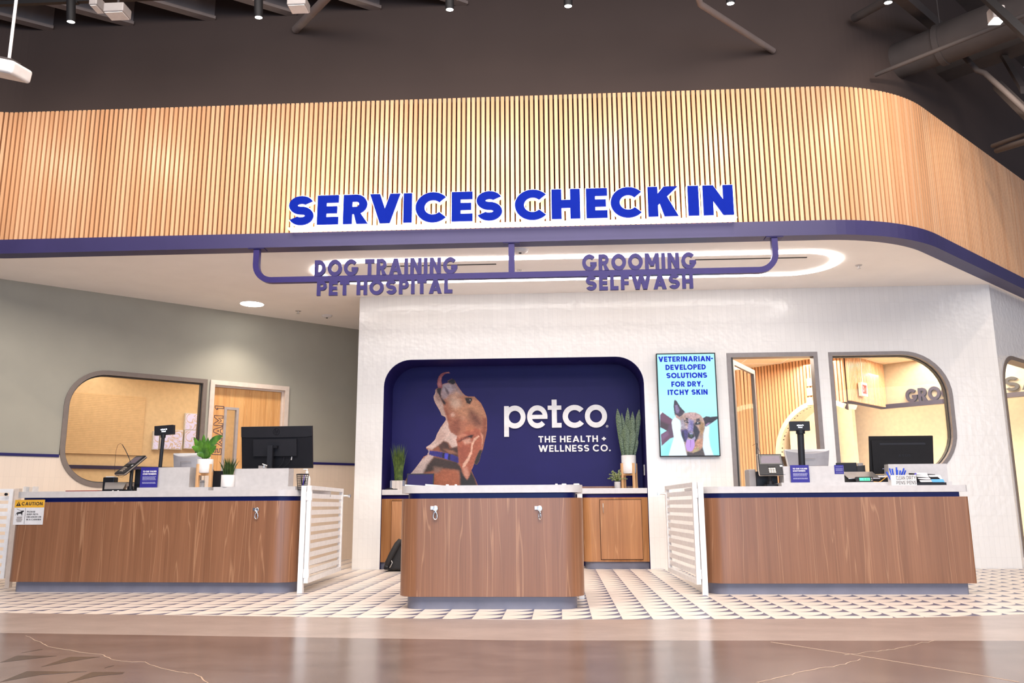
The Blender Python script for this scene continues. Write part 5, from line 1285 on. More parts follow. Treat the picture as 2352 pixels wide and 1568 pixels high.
# the picture fills the whole screen: build it on its own lattice
x0_, z0_, x1_, z1_ = tx0 + .011, tz0 + .011, tx1 - .011, tz1 - .011
def tvimg(u, v):                                                    # picture units follow the crop; the frame is clamped to the screen
    p = at(1500 + u / 9.8, 900 + v / 9.8, TY); return (min(max(p.x, x0_), x1_), TY + .0105, min(max(p.z, z0_), z1_))
picture('picture', 'screen', tv, (40, -900, 1560, 1500), 5.0, BGC, GS2, None, tvimg, 1.0, 1.0, 0.55, list(np.linspace(-900, 80, 14)) + list(np.linspace(100, 1490, 279)), 0.22, HEADM)
for s_, a, b, yc in (('VETERINARIAN-', 88, 580, 176), ('DEVELOPED', 152, 516, 249), ('SOLUTIONS', 160, 527, 323), ('FOR DRY,', 205, 492, 400), ('ITCHY SKIN', 172, 532, 474)):
    px_text(MB(), s_, 1490 + a / 3.921, 1490 + b / 3.921, 780 + (yc - 24) / 3.921, 780 + (yc + 24) / 3.921, TY + .009, .001, t=.255, gap=.10).build('lettering', 'tv_blue', tv)

# ================================================================== THE DESKS
TOPZ = 0.896
def desk(name, lab, x0, x1, y0, y1, rw, xf=None, lip=.0, zt=TOPZ, pd=None):
    t = thing(name, lab, 'desk', tuple((xf @ Vector(((x0 + x1) / 2, (y0 + y1) / 2, 0))) if xf is not None else ((x0 + x1) / 2, (y0 + y1) / 2, 0)))
    def pr(pts, z0, z1, n, m, sm=True):
        mb = MB(); mb.xf = xf; mb.prism(pts, z0, z1, sm); return mb.build(n, m, t)
    rs_ = [max(r - .0, 0.012) for r in rw]
    y2 = y0 + (pd or y1 - y0)
    pr(rrect(x0, y0, x1, y2, rs_, 10), .092, .800, 'front_panel', 'laminate')
    pr(rrect(x0 + .055, y0 + .04, x1 - .055, y2 - .04, [max(r - .03, .02) for r in rw], 10), .0, .0915, 'kickplate', 'kick')
    pr(rrect(x0 + .05, y0 + .045, x1 - .05, y2 - .04, [max(r - .04, .01) for r in rw], 10), .8005, .8395, 'blue_reveal', 'blue_kick')
    if pd: pr([(x0 + .55, y1 - .06), (x1 - .55, y1 - .06), (x1 - .55, y1 - .02), (x0 + .55, y1 - .02)], 0, .8395, 'back_support', 'laminate')
    pr(rrect(x0 - lip, y0 - lip * .5, x1 + lip, y1, rs_, 10), .840, zt, 'counter_top', 'quartz')
    return t
isl = desk('reception_desk', 'small central wooden reception desk with rounded ends and a grey base', -1.213, .168, 6.33, 7.05, [.15, .15, .15, .15], lip=.0)
LX, LYY, LTH = -2.33, 7.47, math.radians(-2.45)
LM = Matrix.Translation((LX, LYY, 0)) @ Matrix.Rotation(LTH, 4, 'Z')
ldk = desk('reception_desk', 'long wooden reception desk at the left with a CAUTION sign on its front', -2.725, 0, 0, .95, [.10, .22, .05, .05], xf=LM, pd=.36)
rdk = desk('reception_desk', 'long wooden reception desk at the right under the big window', 1.195, 3.440, 7.38, 8.30, [.22, .02, .03, .05], pd=.42)
# front strap clips
def clip(p, n, lab, twist=0):
    t = thing('leash_clip', lab, 'clip', tuple(p), 'leash clips on the desk fronts')
    R_ = Vector((-n.y, n.x, 0)); R_ = Vector((abs(R_.x), R_.y * (1 if R_.x > 0 else -1), 0))
    MB().plate([(-.025, -.012), (.025, -.012), (.025, .012), (-.025, .012)], p, R_, UP, n, 0, .006).build('base_plate', 'chrome', t)
    c = p + n * .014 + R_ * .012
    MB().tube([c + (R_ * math.cos(a) * .016 + UP * math.sin(a) * .018 - UP * .004) for a in np.linspace(0, 2 * math.pi, 14)[:-1]], .004, 8, closed=True).build('ring', 'chrome', t)
    c2 = c - UP * .055
    MB().tube([c2 + (R_ * math.cos(a) * (.014 + .004 * math.sin(-a)) * (1 if not twist else .55) + n * (0 if not twist else .008 * math.cos(a)) + UP * math.sin(a) * .030) for a in np.linspace(0, 2 * math.pi, 18)[:-1]], .0042, 8, closed=True).build('snap_hook', 'chrome', t)
    MB().lathe([(.006, -.012), (.007, 0), (.006, .012)], c - UP * .024, 10).build('swivel', 'chrome', t)
for px, lab, tw in ((997, 'chrome leash clip on the central desk front, the one nearer its left end', 0), (1236, 'chrome leash clip on the central desk front, the one nearer its right end', 1)):
    p = at(px, 1166, 6.33); clip(p, FRONT, lab, tw)
def onL(px, py, off=0.0):                         # a point on the left desk's front (or off metres behind it)
    n = LM.to_3x3() @ Vector((0, -1, 0)); P = LM @ Vector((0, off, 0)); return atp(px, py, P, n)
Ln = LM.to_3x3() @ Vector((0, -1, 0)); Lx = LM.to_3x3() @ Vector((1, 0, 0))
clip(onL(588, 1169), Ln, 'chrome leash clip on the long left desk near its right end')
# caution sign
p = onL(27, 1204.7); q = onL(95.4, 1205); tp = onL(34, 1147.7); W_, H_ = (q - p).length, tp.z - p.z
cs = thing('caution_sign', 'yellow and white CAUTION sign stuck to the left end of the long left desk', 'sign', tuple(p))
P = p + Ln * .0015; cx_ = Lx * -1 * 0
P = P + Lx * .012
MB().plate([(0, 0), (W_, 0), (W_, H_), (0, H_)], P, Lx, UP, Ln, 0, .002).build('panel', 'paper', cs)
MB().plate([(0, H_ * .69), (W_, H_ * .69), (W_, H_), (0, H_)], P, Lx, UP, Ln, .002, .003).build('yellow_header', 'yellow', cs)
text(MB(), 'CAUTION', P + Lx * W_ * .235 + UP * H_ * .775, Lx, UP, Ln, W_ * .70, H_ * .135, .003, .0038, t=.2, gap=.16).build('lettering', 'ink', cs)
mb = MB().plate([(W_ * .045, H_ * .755), (W_ * .21, H_ * .755), (W_ * .128, H_ * .93)], P, Lx, UP, Ln, .003, .0038); mb.build('warning_triangle', 'ink', cs)
MB().plate([(W_ * .12, H_ * .79), (W_ * .136, H_ * .79), (W_ * .138, H_ * .88), (W_ * .118, H_ * .88)], P, Lx, UP, Ln, .0038, .0044).build('exclamation_mark', 'yellow', cs)
MB().plate([(W_ * .375, H_ * .03), (W_ * .383, H_ * .03), (W_ * .383, H_ * .67), (W_ * .375, H_ * .67)], P, Lx, UP, Ln, .002, .003).build('divider', 'ink', cs)
mb = MB()
for s_, w_, zz in (('PLEASE', .27, .49), ('KEEP PETS', .38, .385), ('ON LEASH OR', .49, .28), ('IN A CARRIER', .49, .175)): text(mb, s_, P + Lx * W_ * .44 + UP * H_ * zz, Lx, UP, Ln, W_ * w_, H_ * .06, .002, .003, t=.2, gap=.16)
mb.build('lettering', 'ink', cs)
dogp = [(.04, .36), (.055, .44), (.09, .5), (.20, .52), (.235, .56), (.30, .57), (.315, .53), (.27, .5), (.265, .44), (.27, .38), (.245, .38), (.235, .44), (.13, .44), (.12, .38), (.095, .38), (.09, .45), (.06, .42)]
mb = MB().plate([(x * W_ + W_ * .02, y * H_) for x, y in dogp], P, Lx, UP, Ln, .002, .003); mb.plate([(W_ * .08, H_ * .63), (W_ * .085, H_ * .64), (W_ * .27, H_ * .55), (W_ * .265, H_ * .54)], P, Lx, UP, Ln, .002, .003); mb.build('dog_icon', 'ink', cs)
mb = MB()
for k in range(5): mb.plate([(W_ * (.12 - .012 * (k % 3)), H_ * (.11 + k * .045)), (W_ * (.28 + .012 * (k % 3)), H_ * (.11 + k * .045)), (W_ * (.28 + .012 * (k % 3)), H_ * (.14 + k * .045)), (W_ * (.12 - .012 * (k % 3)), H_ * (.14 + k * .045))], P, Lx, UP, Ln, .002, .003)
mb.build('carrier_icon', 'grey_plastic', cs)

# gates
def gate(hx, hy, ex, ey, lab, side, ztop=.932, zb=.085):
    t = thing('gate', lab, 'gate', (hx, hy, 0), 'white slatted gates beside the desks')
    d = (Vector((ex - hx, ey - hy, 0))); L_ = d.length; d.normalize(); n = Vector((d.y, -d.x, 0))
    O = Vector((hx, hy, 0)); pw = .046
    MB().box(hx - side * .004 - (pw if side > 0 else 0), hy, 0.0, hx - side * .004 + (0 if side > 0 else pw), hy + pw, ztop).build('post', 'white_metal', t)
    s0 = .0
    fr = MB(); xo = Vector((side * .022, .004, 0)); O2 = O + xo
    def bar(a, b, z0, z1, dd=.019): fr.plate([(a, z0), (b, z0), (b, z1), (a, z1)], O2, d, UP, n, -dd, dd)
    bar(0, .042, zb, ztop); bar(L_ - .042, L_, zb, ztop); bar(.042, L_ - .042, ztop - .035, ztop); bar(.042, L_ - .042, zb, zb + .04)
    fr.build('leaf_frame', 'white_metal', t)
    n_ = 10; gap_ = (ztop - .035 - zb - .04) / (n_ + .45)
    for k in range(n_):
        z0 = zb + .04 + gap_ * (k + .42); MB().plate([(.042, z0), (L_ - .042, z0), (L_ - .042, z0 + gap_ * .58), (.042, z0 + gap_ * .58)], O2, d, UP, n, -.008, .008).build('slat', 'white_metal', t)
    for z0 in (ztop - .13, zb + .045):
        h = MB().box(hx - (0 if side > 0 else .02), hy - .004, z0, hx + (.02 if side > 0 else 0), hy + .012, z0 + .075); h.plate([(.004, z0), (.036, z0), (.036, z0 + .075), (.004, z0 + .075)], O2, d, UP, n, .019, .023); h.build('hinge', 'white_metal', t)
    e = O2 + d * (L_ - .01) + UP * (ztop - .075)
    lt_ = MB().box(e.x - .012, e.y - .012, e.z - .04, e.x + .012, e.y + .03, e.z + .04); lt_.tube([e, e + XR * side * .05, e + XR * side * .085], [.016, .010, .010]); lt_.box(e.x + side * .085 - .012, e.y - .014, e.z - .016, e.x + side * .085 + .012, e.y + .014, e.z + .016)
    lt_.build('latch', 'chrome', t)
gate(-2.272, 7.50, -2.36, 8.98, 'white slatted gate standing open beside the left desk', 1)
gate(1.176, 7.36, 1.115, 8.80, 'white slatted gate standing open beside the right desk', -1)
ip = thing('gate_post', 'thin white gate post behind the right end of the central desk', 'post', (.135, 7.07, 0))
MB().box(.140, 7.06, 0, .182, 7.10, .836).build('post', 'white_metal', ip)
# gate at the far left edge
t = thing('gate', 'white slatted gate cut off by the left edge of the picture', 'gate', (-5.35, 8.0, 0), 'white slatted gates beside the desks')
MB().box(-5.32, 8.0, 0, -5.275, 8.045, .935).build('post', 'trim_cream', t)
fr = MB(); fr.box(-5.372, 8.0, .085, -5.335, 8.04, .932); fr.box(-6.6, 8.0, .085, -6.56, 8.04, .932); fr.box(-6.56, 8.0, .897, -5.372, 8.04, .932); fr.box(-6.56, 8.0, .085, -5.372, 8.04, .125); fr.build('leaf_frame', 'white_metal', t)
for k in range(10): MB().box(-6.56, 8.01, .155 + k * .074, -5.372, 8.03, .155 + k * .074 + .042).build('slat', 'white_metal', t)
p = at(16, 1135, 7.98); MB().lathe([(.012, 0), (.014, .02)], p, 14, axis=(0, -1, 0)).build('knob', 'black', t)

# papers and small things on the central desk
zt = TOPZ
def on_top(px, Y): p = at(px, 1114, Y); return p.x
for k, (a, b, Y, h, nm, lab, m) in enumerate(((935, 978, 6.62, .006, 'paper_sheet', 'white paper lying at the left end of the central desk top', 'paper'), (981, 1014, 6.50, .006, 'paper_sheet', 'white paper lying left of centre on the central desk top', 'paper'))):
    x0_, x1_ = on_top(a, Y), on_top(b, Y); mb = MB().hexa([(x0_, Y - .09, zt), (x1_, Y - .06, zt), (x1_ + .03, Y + .12, zt), (x0_ + .01, Y + .12, zt)], [(x0_, Y - .09, zt + .014), (x1_, Y - .06, zt + .005), (x1_ + .03, Y + .12, zt + .005), (x0_ + .01, Y + .12, zt + .014)])
    tag(mb.build(nm, m), lab, 'paper')
for a, b, lab in ((1024, 1031, 'small white cap on the central desk top, left one of the left pair'), (1044, 1050, 'small white cap on the central desk top, right one of the left pair'), (1275, 1281, 'small white cap on the central desk top, leftmost of the right three'), (1290, 1301, 'small white cap on the central desk top, middle of the right three'), (1317, 1331, 'small white cap on the central desk top, rightmost of the right three')):
    x0_, x1_ = on_top(a, 6.62), on_top(b, 6.62); tag(MB().lathe([((x1_ - x0_) / 2, 0), ((x1_ - x0_) / 2, .012), ((x1_ - x0_) / 2.4, .015)], ((x0_ + x1_) / 2, 6.62, zt), 16).build('white_cap', 'white_plastic'), lab, 'cap', 'small white caps on the central desk')
# ---------------------------------------------------------------- left desk: ledge, upstands, equipment
STEP = TOPZ + .032
def Lbox(px0, px1, off0, off1, z0, z1, r=0):                   # a box on the left desk between two pixel columns, off0..off1 behind the front
    a, b = onL(px0, 1115, off0), onL(px1, 1115, off0); mb = MB()
    i = LM.inverted(); xa, xb = (i @ a).x, (i @ b).x; mb.xf = LM
    mb.prism(rrect(xa, off0, xb, off1, r) if r else [(xa, off0), (xb, off0), (xb, off1), (xa, off1)], z0, z1); return mb
def Lz(py, off, px=450): return onL(px, py, off).z
def Lpt(px, py, off): return onL(px, py, off)
mb = Lbox(315, 479, .12, .62, TOPZ, STEP); mb.build('raised_ledge', 'quartz', ldk)
mb = Lbox(490.5, 679, .12, .62, TOPZ, STEP); mb.build('raised_ledge', 'quartz', ldk)
zbx = Lz(1073, .2, 400); zbx2 = Lz(1075.5, .2, 600)
Lbox(360, 434, .20, .34, STEP, zbx).build('upstand', 'quartz', ldk)
Lbox(537.5, 655, .20, .34, STEP, zbx2).build('upstand', 'quartz', ldk)
a, b, c = Lpt(655, 1100, .20), Lpt(674, 1100, .34), Lpt(655, 1100, .34)
MB().prism([(a.x, a.y), (a.x + .03, a.y + .0), (b.x, b.y), (c.x, c.y)], STEP, zbx2).build('upstand', 'quartz', ldk)

def device_card(name, lab, C0, R_, n, w, h, lean, big, small, lines, m='blue_card'):
    U_ = (UP * math.cos(lean) - n * math.sin(lean)).normalized(); N_ = R_.cross(U_) * -1 if (R_.cross(U_)).dot(n) < 0 else R_.cross(U_)
    t = thing(name, lab, 'sign', tuple(C0))
    MB().plate([(0, 0), (w, 0), (w, h), (0, h)], C0, R_, U_, N_, -.003, 0).build('card', m, t)
    mb = MB()
    for k, s_ in enumerate(big):
        tot = layout(s_, .25, .14)[0]; text(mb, s_, C0 + R_ * w * .13 + U_ * h * (.755 - k * .125), R_, U_, N_, min(w * .78, tot * h * .085), h * .08, 0, .0012, t=.25, gap=.14)
    mb.build('heading', 'white_txt', t)
    mb = MB(); rs = random.Random(len(lab))
    for y in lines:
        x = .13
        while x < .86:
            l_ = rs.uniform(.03, .09); x2 = min(x + l_, .9); mb.plate([(x * w, y * h), (x2 * w, y * h), (x2 * w, (y + .026) * h), (x * w, (y + .026) * h)], C0, R_, U_, N_, 0, .001); x = x2 + .016
    mb.build('small_print', 'white_faint', t); return t
p, q, s = Lpt(321, 1113.5, .175), Lpt(360.5, 1113.5, .175), Lpt(325, 1073, .175)
p.z = STEP; device_card('counter_card', 'blue TO OUR VALUED CUSTOMERS card leaning on the left desk', p, Lx, Ln, (q - p).length, s.z - STEP, .0, ['TO OUR VALUED', 'CUSTOMERS'], 0, (.52, .47, .42, .37, .25, .20))

def pole_display(lab, base, top_c, bw, bh, n, R_, pr, tilt=0):
    t = thing('pole_display', lab, 'display', tuple(base), 'customer pole displays on the desks')
    MB().lathe([(.05, 0), (.05, .012), (pr, .02)], base, 20).build('base', 'black', t)
    MB().tube([base + UP * .01, top_c - UP * bh * .5], pr, 14).build('pole', 'charcoal', t)
    MB().tube([top_c - UP * (bh * .5 + .028), top_c - UP * bh * .45], pr * 1.35, 14).build('collar', 'black', t)
    U_ = (UP + R_ * tilt).normalized(); R2 = (R_ - UP * tilt).normalized(); O = top_c - R2 * bw / 2 - U_ * bh / 2
    bevel(MB().plate([(0, 0), (bw, 0), (bw, bh), (0, bh)], O, R2, U_, n, -.035, 0).build('head', 'charcoal', t), .006)
    mb = MB(); text(mb, 'welcome to', O + R2 * bw * .34 + U_ * bh * .52, R2, U_, n, bw * .34, bh * .15, .0005, .0015, t=.22, gap=.12); mb.build('lit_text', 'lcd_text', t); mb = MB(); text(mb, 'Petco!', O + R2 * bw * .40 + U_ * bh * .30, R2, U_, n, bw * .21, bh * .15, .0005, .0015, t=.22, gap=.12)
    mb.build('lit_text', 'lcd_text', t)
off = .42
tc = Lpt(376, 987.5, off); bs = Lpt(366.5, 1073, off); bs.z = STEP
a, b = Lpt(354, 988, off), Lpt(397, 988, off)
pole_display('black pole display on the left desk behind the blue card', Vector((bs.x, bs.y, STEP)), tc, (b - a).length, .0195 * 4.75, (Ln - XR * .12).normalized(), (Lx + Vector((0, .0, 0))).normalized(), .017, tilt=-.06)

def terminal(lab, base, C, R_, U_, N_, w, h, group='card terminals on the desks'):
    t = thing('card_terminal', lab, 'card terminal', tuple(base), group)
    MB().prism(rrect(base.x - .055, base.y - .06, base.x + .055, base.y + .06, .02), base.z, base.z + .02, True).lathe([(.03, .02), (.026, .05)], base, 18).build('base', 'black', t)
    MB().tube([base + UP * .02, Vector((base.x, base.y, C.z - .02)), C - N_ * .012], .016, 14).build('stem', 'charcoal', t)
    O = C - R_ * w / 2 - U_ * h / 2
    bevel(MB().plate([(w * .02, 0), (w * .98, 0), (w, h * .06), (w * .95, h), (w * .05, h), (0, h * .06)], O, R_, U_, N_, -.028, 0).build('body', 'charcoal', t), .006, 3)
    bevel(MB().plate([(w * .0, -.004), (w * 1.0, -.004), (w * 1.02, h * .06), (w * .96, h + .004), (w * .04, h + .004), (-w * .02, h * .06)], O, R_, U_, N_, -.020, -.010).build('rim', 'silver', t), .003)
    MB().plate([(w * .07, h * .50), (w * .93, h * .50), (w * .92, h * .96), (w * .08, h * .96)], O, R_, U_, N_, 0, .003).build('screen_bezel', 'black_gloss', t)
    MB().plate([(w * .13, h * .545), (w * .87, h * .545), (w * .86, h * .90), (w * .14, h * .90)], O, R_, U_, N_, .003, .0036).build('screen', 'term_screen', t)
    kp = MB()
    for r in range(3):
        for c in range(3): x, y = w * (.41 + .09 * c), h * (.11 + .085 * r); kp.plate([(x - w * .036, y - h * .03), (x + w * .036, y - h * .03), (x + w * .036, y + h * .03), (x - w * .036, y + h * .03)], O, R_, U_, N_, .001, .008)
    kp.build('keypad', 'silver', t)
    MB().plate([(w * .36, h * .36), (w * .64, h * .36), (w * .62, h * .47), (w * .38, h * .47)], O, R_, U_, N_, 0, .006).build('card_slot', 'black', t)
    MB().plate([(w * .82, h * .38), (w * .93, h * .38), (w * .93, h * .46), (w * .82, h * .46)], O, R_, U_, N_, 0, .001).build('sticker', 'paper', t)
    return t
# left terminal: seen from its left side, tilted back
off = .34
C = Lpt(299, 1066, off); bse = Lpt(300, 1116, off); bse.z = TOPZ
R_ = (Lx * .50 + Ln * .86).normalized() ; R_ = (Lx * .62 + Ln * .55 * -1).normalized()
R_ = Vector((.83, -.55, 0)); fN = Vector((-.55, -.83, 0)); ti = math.radians(50); U_ = (UP * math.cos(ti) - fN * math.sin(ti)).normalized(); N_ = (fN * math.cos(ti) + UP * math.sin(ti)).normalized()
tm = terminal('black card terminal tilted on a stem, with a looping pen cord, on the left desk', Vector((bse.x, bse.y, TOPZ)), C, R_, U_, N_, .185, .27)
MB().tube([Lpt(x, y, off - .03) for x, y in ((300, 1062), (296, 1050), (288, 1033), (281, 1021))], [.003, .004, .004, .0035], 8).build('stylus', 'black', tm)
MB().tube([Lpt(x, y, off - .03) for x, y in ((281, 1021), (277, 1018), (271, 1021), (267, 1033), (265, 1050), (263.5, 1070), (264, 1083), (268, 1090), (274, 1095), (281, 1095), (287, 1091), (291, 1085), (294, 1079))], .0016, 6).build('cord', 'charcoal', tm)
# printer-like box, black cup, tilted scale plate, red folder
p = Lpt(308, 1113, .42); t = thing('receipt_printer', 'upright black box standing behind the card terminal on the left desk', 'printer', (p.x, p.y, TOPZ))
a, b = Lpt(307, 1113, .42), Lpt(323, 1113, .42); bevel(MB().box(a.x, a.y, TOPZ, b.x + .02, a.y + .12, Lz(1077, .42, 315)).build('body', 'charcoal', t), .012); MB().box(a.x + .01, a.y - .004, TOPZ + .06, b.x, a.y + .001, TOPZ + .075).build('paper_slot', 'black', t)
a, b = Lpt(235, 1116, .40), Lpt(260, 1116, .40); zt_ = Lz(1095.5, .40, 250); t = thing('caddy', 'short black caddy at the left of the tilted grey plate on the left desk', 'caddy', (a.x, a.y, TOPZ))
bevel(MB().box(a.x, a.y, TOPZ, b.x, a.y + .08, zt_).build('body', 'black', t), .006); MB().box(a.x + .02, a.y + .01, zt_, b.x - .01, a.y + .07, zt_ + .008).build('paper_pad', 'paper', t)
t = thing('weighing_scale', 'small scale with a tilted grey plate on the left desk beside the card terminal', 'scale', tuple(Lpt(262, 1118, .25)))
a, b, c, d = Lpt(240, 1117, .24), Lpt(283, 1117, .24), Lpt(291, 1103, .40), Lpt(242, 1102, .40); 
v = [Vector((q.x, q.y, q.z)) for q in (a, b, c, d)]; v[0].z = v[1].z = TOPZ + .022; v[2].z = v[3].z = TOPZ + .085
MB().hexa(v, [q + UP * .006 for q in v]).build('plate', 'grey_plastic', t); MB().hexa([Vector((q.x, q.y, TOPZ)) for q in v], [q - UP * .004 for q in v]).build('base', 'black', t)
for x in (260, 272): q = Lpt(x, 1119, .18); MB().lathe([(.008, 0), (.008, .01)], (q.x, q.y, TOPZ), 10).build('foot', 'white_plastic', t)
a, b = Lpt(165, 1118, .5), Lpt(238, 1118, .5); tag(MB().prism([(a.x, a.y - .1), (b.x, b.y - .1), (b.x, b.y + .16), (a.x, a.y + .16)], TOPZ, TOPZ + .016).build('folder', 'red'), 'dark red folder lying on the left part of the left desk', 'folder')
t = thing('acrylic_holder', 'clear acrylic holder near the left end of the left desk', 'holder', tuple(Lpt(62, 1118, .1)))
a, b = Lpt(54, 1118, .1), Lpt(75, 1118, .1)
for x in (a.x, b.x): MB().box(x, a.y, TOPZ, x + .006, a.y + .08, TOPZ + .05).build('side', 'white_plastic', t)
MB().box(a.x, a.y + .03, TOPZ, b.x, a.y + .034, TOPZ + .045).build('back', 'acrylic', t)

# all-in-one till seen from behind: curved back
def all_in_one(lab, C0, R_, n, w, h, zb):
    t = thing('till_monitor', lab, 'monitor', tuple(C0), 'pale till monitors seen from behind'); B = -n; N_ = 12
    mb = MB(); vs = []; k_ = 0
    lo, hi = [], []
    for i in range(N_ + 1):
        u = i / N_; s = 2 * u - 1; bul = 1 - s * s
        lo.append(C0 + R_ * (w * s * .43) + n * (.045 * bul)); hi.append(C0 + R_ * (w * s * .485) + UP * (h - .012 - .034 * bul) + n * (.055 * bul - .01))
    k0 = len(lo); back = [p_ + B * .07 for p_ in (lo[0], lo[-1], hi[-1], hi[0])]
    mb.add(lo + hi, [(i, i + 1, k0 + i + 1, k0 + i) for i in range(N_)], True)
    mb.add(hi + [hi[0] + B * .07 - UP * .0, hi[-1] + B * .07], [tuple(range(N_, -1, -1)) + (k0, k0 + 1)]); mb.add(lo + [lo[0] + B * .07, lo[-1] + B * .07], [tuple(range(N_ + 1)) + (k0 + 1, k0)])
    mb.add([lo[0], hi[0], hi[0] + B * .07, lo[0] + B * .07], [(0, 1, 2, 3)]); mb.add([lo[-1], lo[-1] + B * .07, hi[-1] + B * .07, hi[-1]], [(0, 1, 2, 3)])
    mb.build('back_shell', 'till_grey', t)
    pa = [C0 + R_ * (w * .445 * s) + B * d for s, d in ((-1, .012), (1, .012), (1, .05), (-1, .05))]; pb = [C0 + R_ * (w * .5 * s) + UP * h + B * d for s, d in ((-1, .016), (1, .016), (1, .055), (-1, .055))]
    bevel(MB().hexa(pa, pb).build('screen_panel', 'white_plastic', t), .004)
    q = [C0 + R_ * (w * .44 * s) + B * .095 + UP * .01 for s in (1, -1)]
    MB().box(C0.x - .07, C0.y + .0, zb, C0.x + .07, C0.y + .10, C0.z + .02).build('stand', 'white_plastic', t)
    c = C0 + n * .044 + UP * h * .42 - R_ * w * .02
    MB().tube([c - R_ * .055 + n * .012, c + n * .018, c + R_ * .055 + n * .012], .002, 6).tube([c - R_ * .055 + n * .012, c - R_ * .055 - UP * h * .35 - n * .01], .0015, 6).build('panel_seam', 'grey_plastic', t)
    return t
off = .62; C0 = (Lpt(397, 1076, off) + Lpt(470, 1076, off)) / 2; w_ = (Lpt(391, 1040, off) - Lpt(471, 1040, off)).length
LW = .70                                                   # the staff side work surface
C0.z = Lz(1076, off, 430); all_in_one('pale till monitor seen from behind on the left desk, beside the leafy plant', C0, Lx, Ln, w_, Lz(1040, off, 430) - C0.z, TOPZ)
# leafy plant on a stand
off = .21; a, b = Lpt(454, 1070, off), Lpt(488, 1070, off); c = (a + b) / 2; r_ = (b - a).length / 2
zt_, zb_, zl_ = Lz(1054.5, off, 470), Lz(1086, off, 470), Lz(1066, off, 470)
st2 = thing('plant_stand', 'small pale wooden stand under the leafy plant on the left desk', 'plant stand', (c.x, c.y, STEP)); planter_stand((c.x, c.y), r_, STEP, zl_, zb_, st2, rot=62, w=.009)
pp = thing('potted_plant', 'broad-leaved green plant in a white pot raised on a small wooden stand', 'plant', (c.x, c.y, zb_))
MB().lathe([(r_ * .86, 0), (r_ * .94, .01), (r_, .04), (r_, zt_ - zb_), (r_ - .01, zt_ - zb_), (r_ - .012, zt_ - zb_ - .015)], (c.x, c.y, zb_), 28).build('pot', 'ceramic', pp)
MB().lathe([(r_ - .012, 0), (r_ - .012, .005)], (c.x, c.y, zt_ - .02), 20).build('soil', 'soil', pp)
mbs = MB()
for k, (tx, ty, w_, dy, bx, by) in enumerate(((445, 1003, .030, -.02, 455, 1030), (468, 997, .026, .04, 466, 1020), (478, 1004, .026, .02, 474, 1030), (512, 1001, .036, .0, 484, 1008), (440, 1026, .030, -.03, 452, 1030), (497, 1023, .026, -.03, 486, 1034), (458, 1008, .034, -.05, 462, 1032), (470, 1014, .030, -.06, 470, 1036), (452, 1044, .026, -.05, 460, 1042), (484, 1040, .024, -.05, 478, 1044), (480, 1012, .024, .05, 476, 1030), (456, 1016, .022, .06, 462, 1034), (476, 1030, .03, -.07, 472, 1042))):
    b0_ = Lpt(471 + (k % 5 - 2) * 1.6, 1050, off + dy * .2); b0_.z = zt_ - .01; m_ = Lpt(bx, by, off + dy * .7); t_ = Lpt(tx, ty, off + dy)
    q_ = b0_.lerp(m_, .35); mbs.tube([b0_ - UP * .01, q_], .0035, 6)
    MB().blade(q_, m_ + UP * .01, t_, w_, 9, .28, prof=lambda t: max(.03, math.sin(math.pi * min(1, .06 + .94 * t)) ** .75)).build('leaf', 'leaf', pp)
mbs.build('stems', 'grass', pp)
# grass plant
off = .17; a, b = Lpt(508.5, 1105, off), Lpt(537.5, 1105, off); c = (a + b) / 2; r_ = (b - a).length / 2; zt_ = Lz(1090.5, off, 523)
gp = thing('potted_grass', 'short dark grass plant in a white pot on the left desk beside the black monitor', 'plant', (c.x, c.y, STEP))
MB().lathe([(r_ * .96, 0), (r_, .006), (r_, zt_ - STEP), (r_ - .007, zt_ - STEP), (r_ - .008, zt_ - STEP - .01)], (c.x, c.y, STEP), 26).build('pot', 'ceramic', gp)
MB().lathe([(r_ - .008, 0), (r_ - .008, .004)], (c.x, c.y, zt_ - .012), 20).build('soil', 'soil', gp)
blades(MB(), (c.x, c.y, zt_ - .012), 130, r_ * .7, .10, .175, .095, .0042, random.Random(9)).build('grass', 'grass_dark', gp)
# desk phone and small things behind
def desk_phone(lab, p, z, s=1.0, m='charcoal'):
    t = thing('desk_phone', lab, 'phone', (p.x, p.y, z))
    v0 = [Vector((p.x - .09 * s, p.y, z)), Vector((p.x + .09 * s, p.y, z)), Vector((p.x + .09 * s, p.y + .16, z)), Vector((p.x - .09 * s, p.y + .16, z))]
    v1 = [v0[0] + UP * .13 * s, v0[1] + UP * .13 * s, v0[2] + UP * .03, v0[3] + UP * .03]
    bevel(MB().hexa(v0, v1).build('body', m, t), .008); MB().tube([v1[0] + Vector((.02, -.0, .012)), v1[0] + Vector((.02, .06, -.02)), v1[3] + Vector((.02, 0, .012))], [.02, .014, .02], 10).build('handset', 'black', t); return t
desk_phone('dark desk phone half hidden behind the short grass plant on the left desk', Lpt(505, 1110, .42), STEP, 1.25)
q = Lpt(464, 1112, .33); t = thing('paper_cup', 'small white canister under the wooden plant stand on the left desk', 'canister', (q.x, q.y, STEP)); MB().lathe([(.022, 0), (.022, .055), (.021, .07)], (q.x, q.y, STEP), 18).build('body', 'white_plastic', t); MB().lathe([(.0225, 0), (.0225, .003)], (q.x, q.y, STEP + .05), 18).build('band', 'charcoal', t)
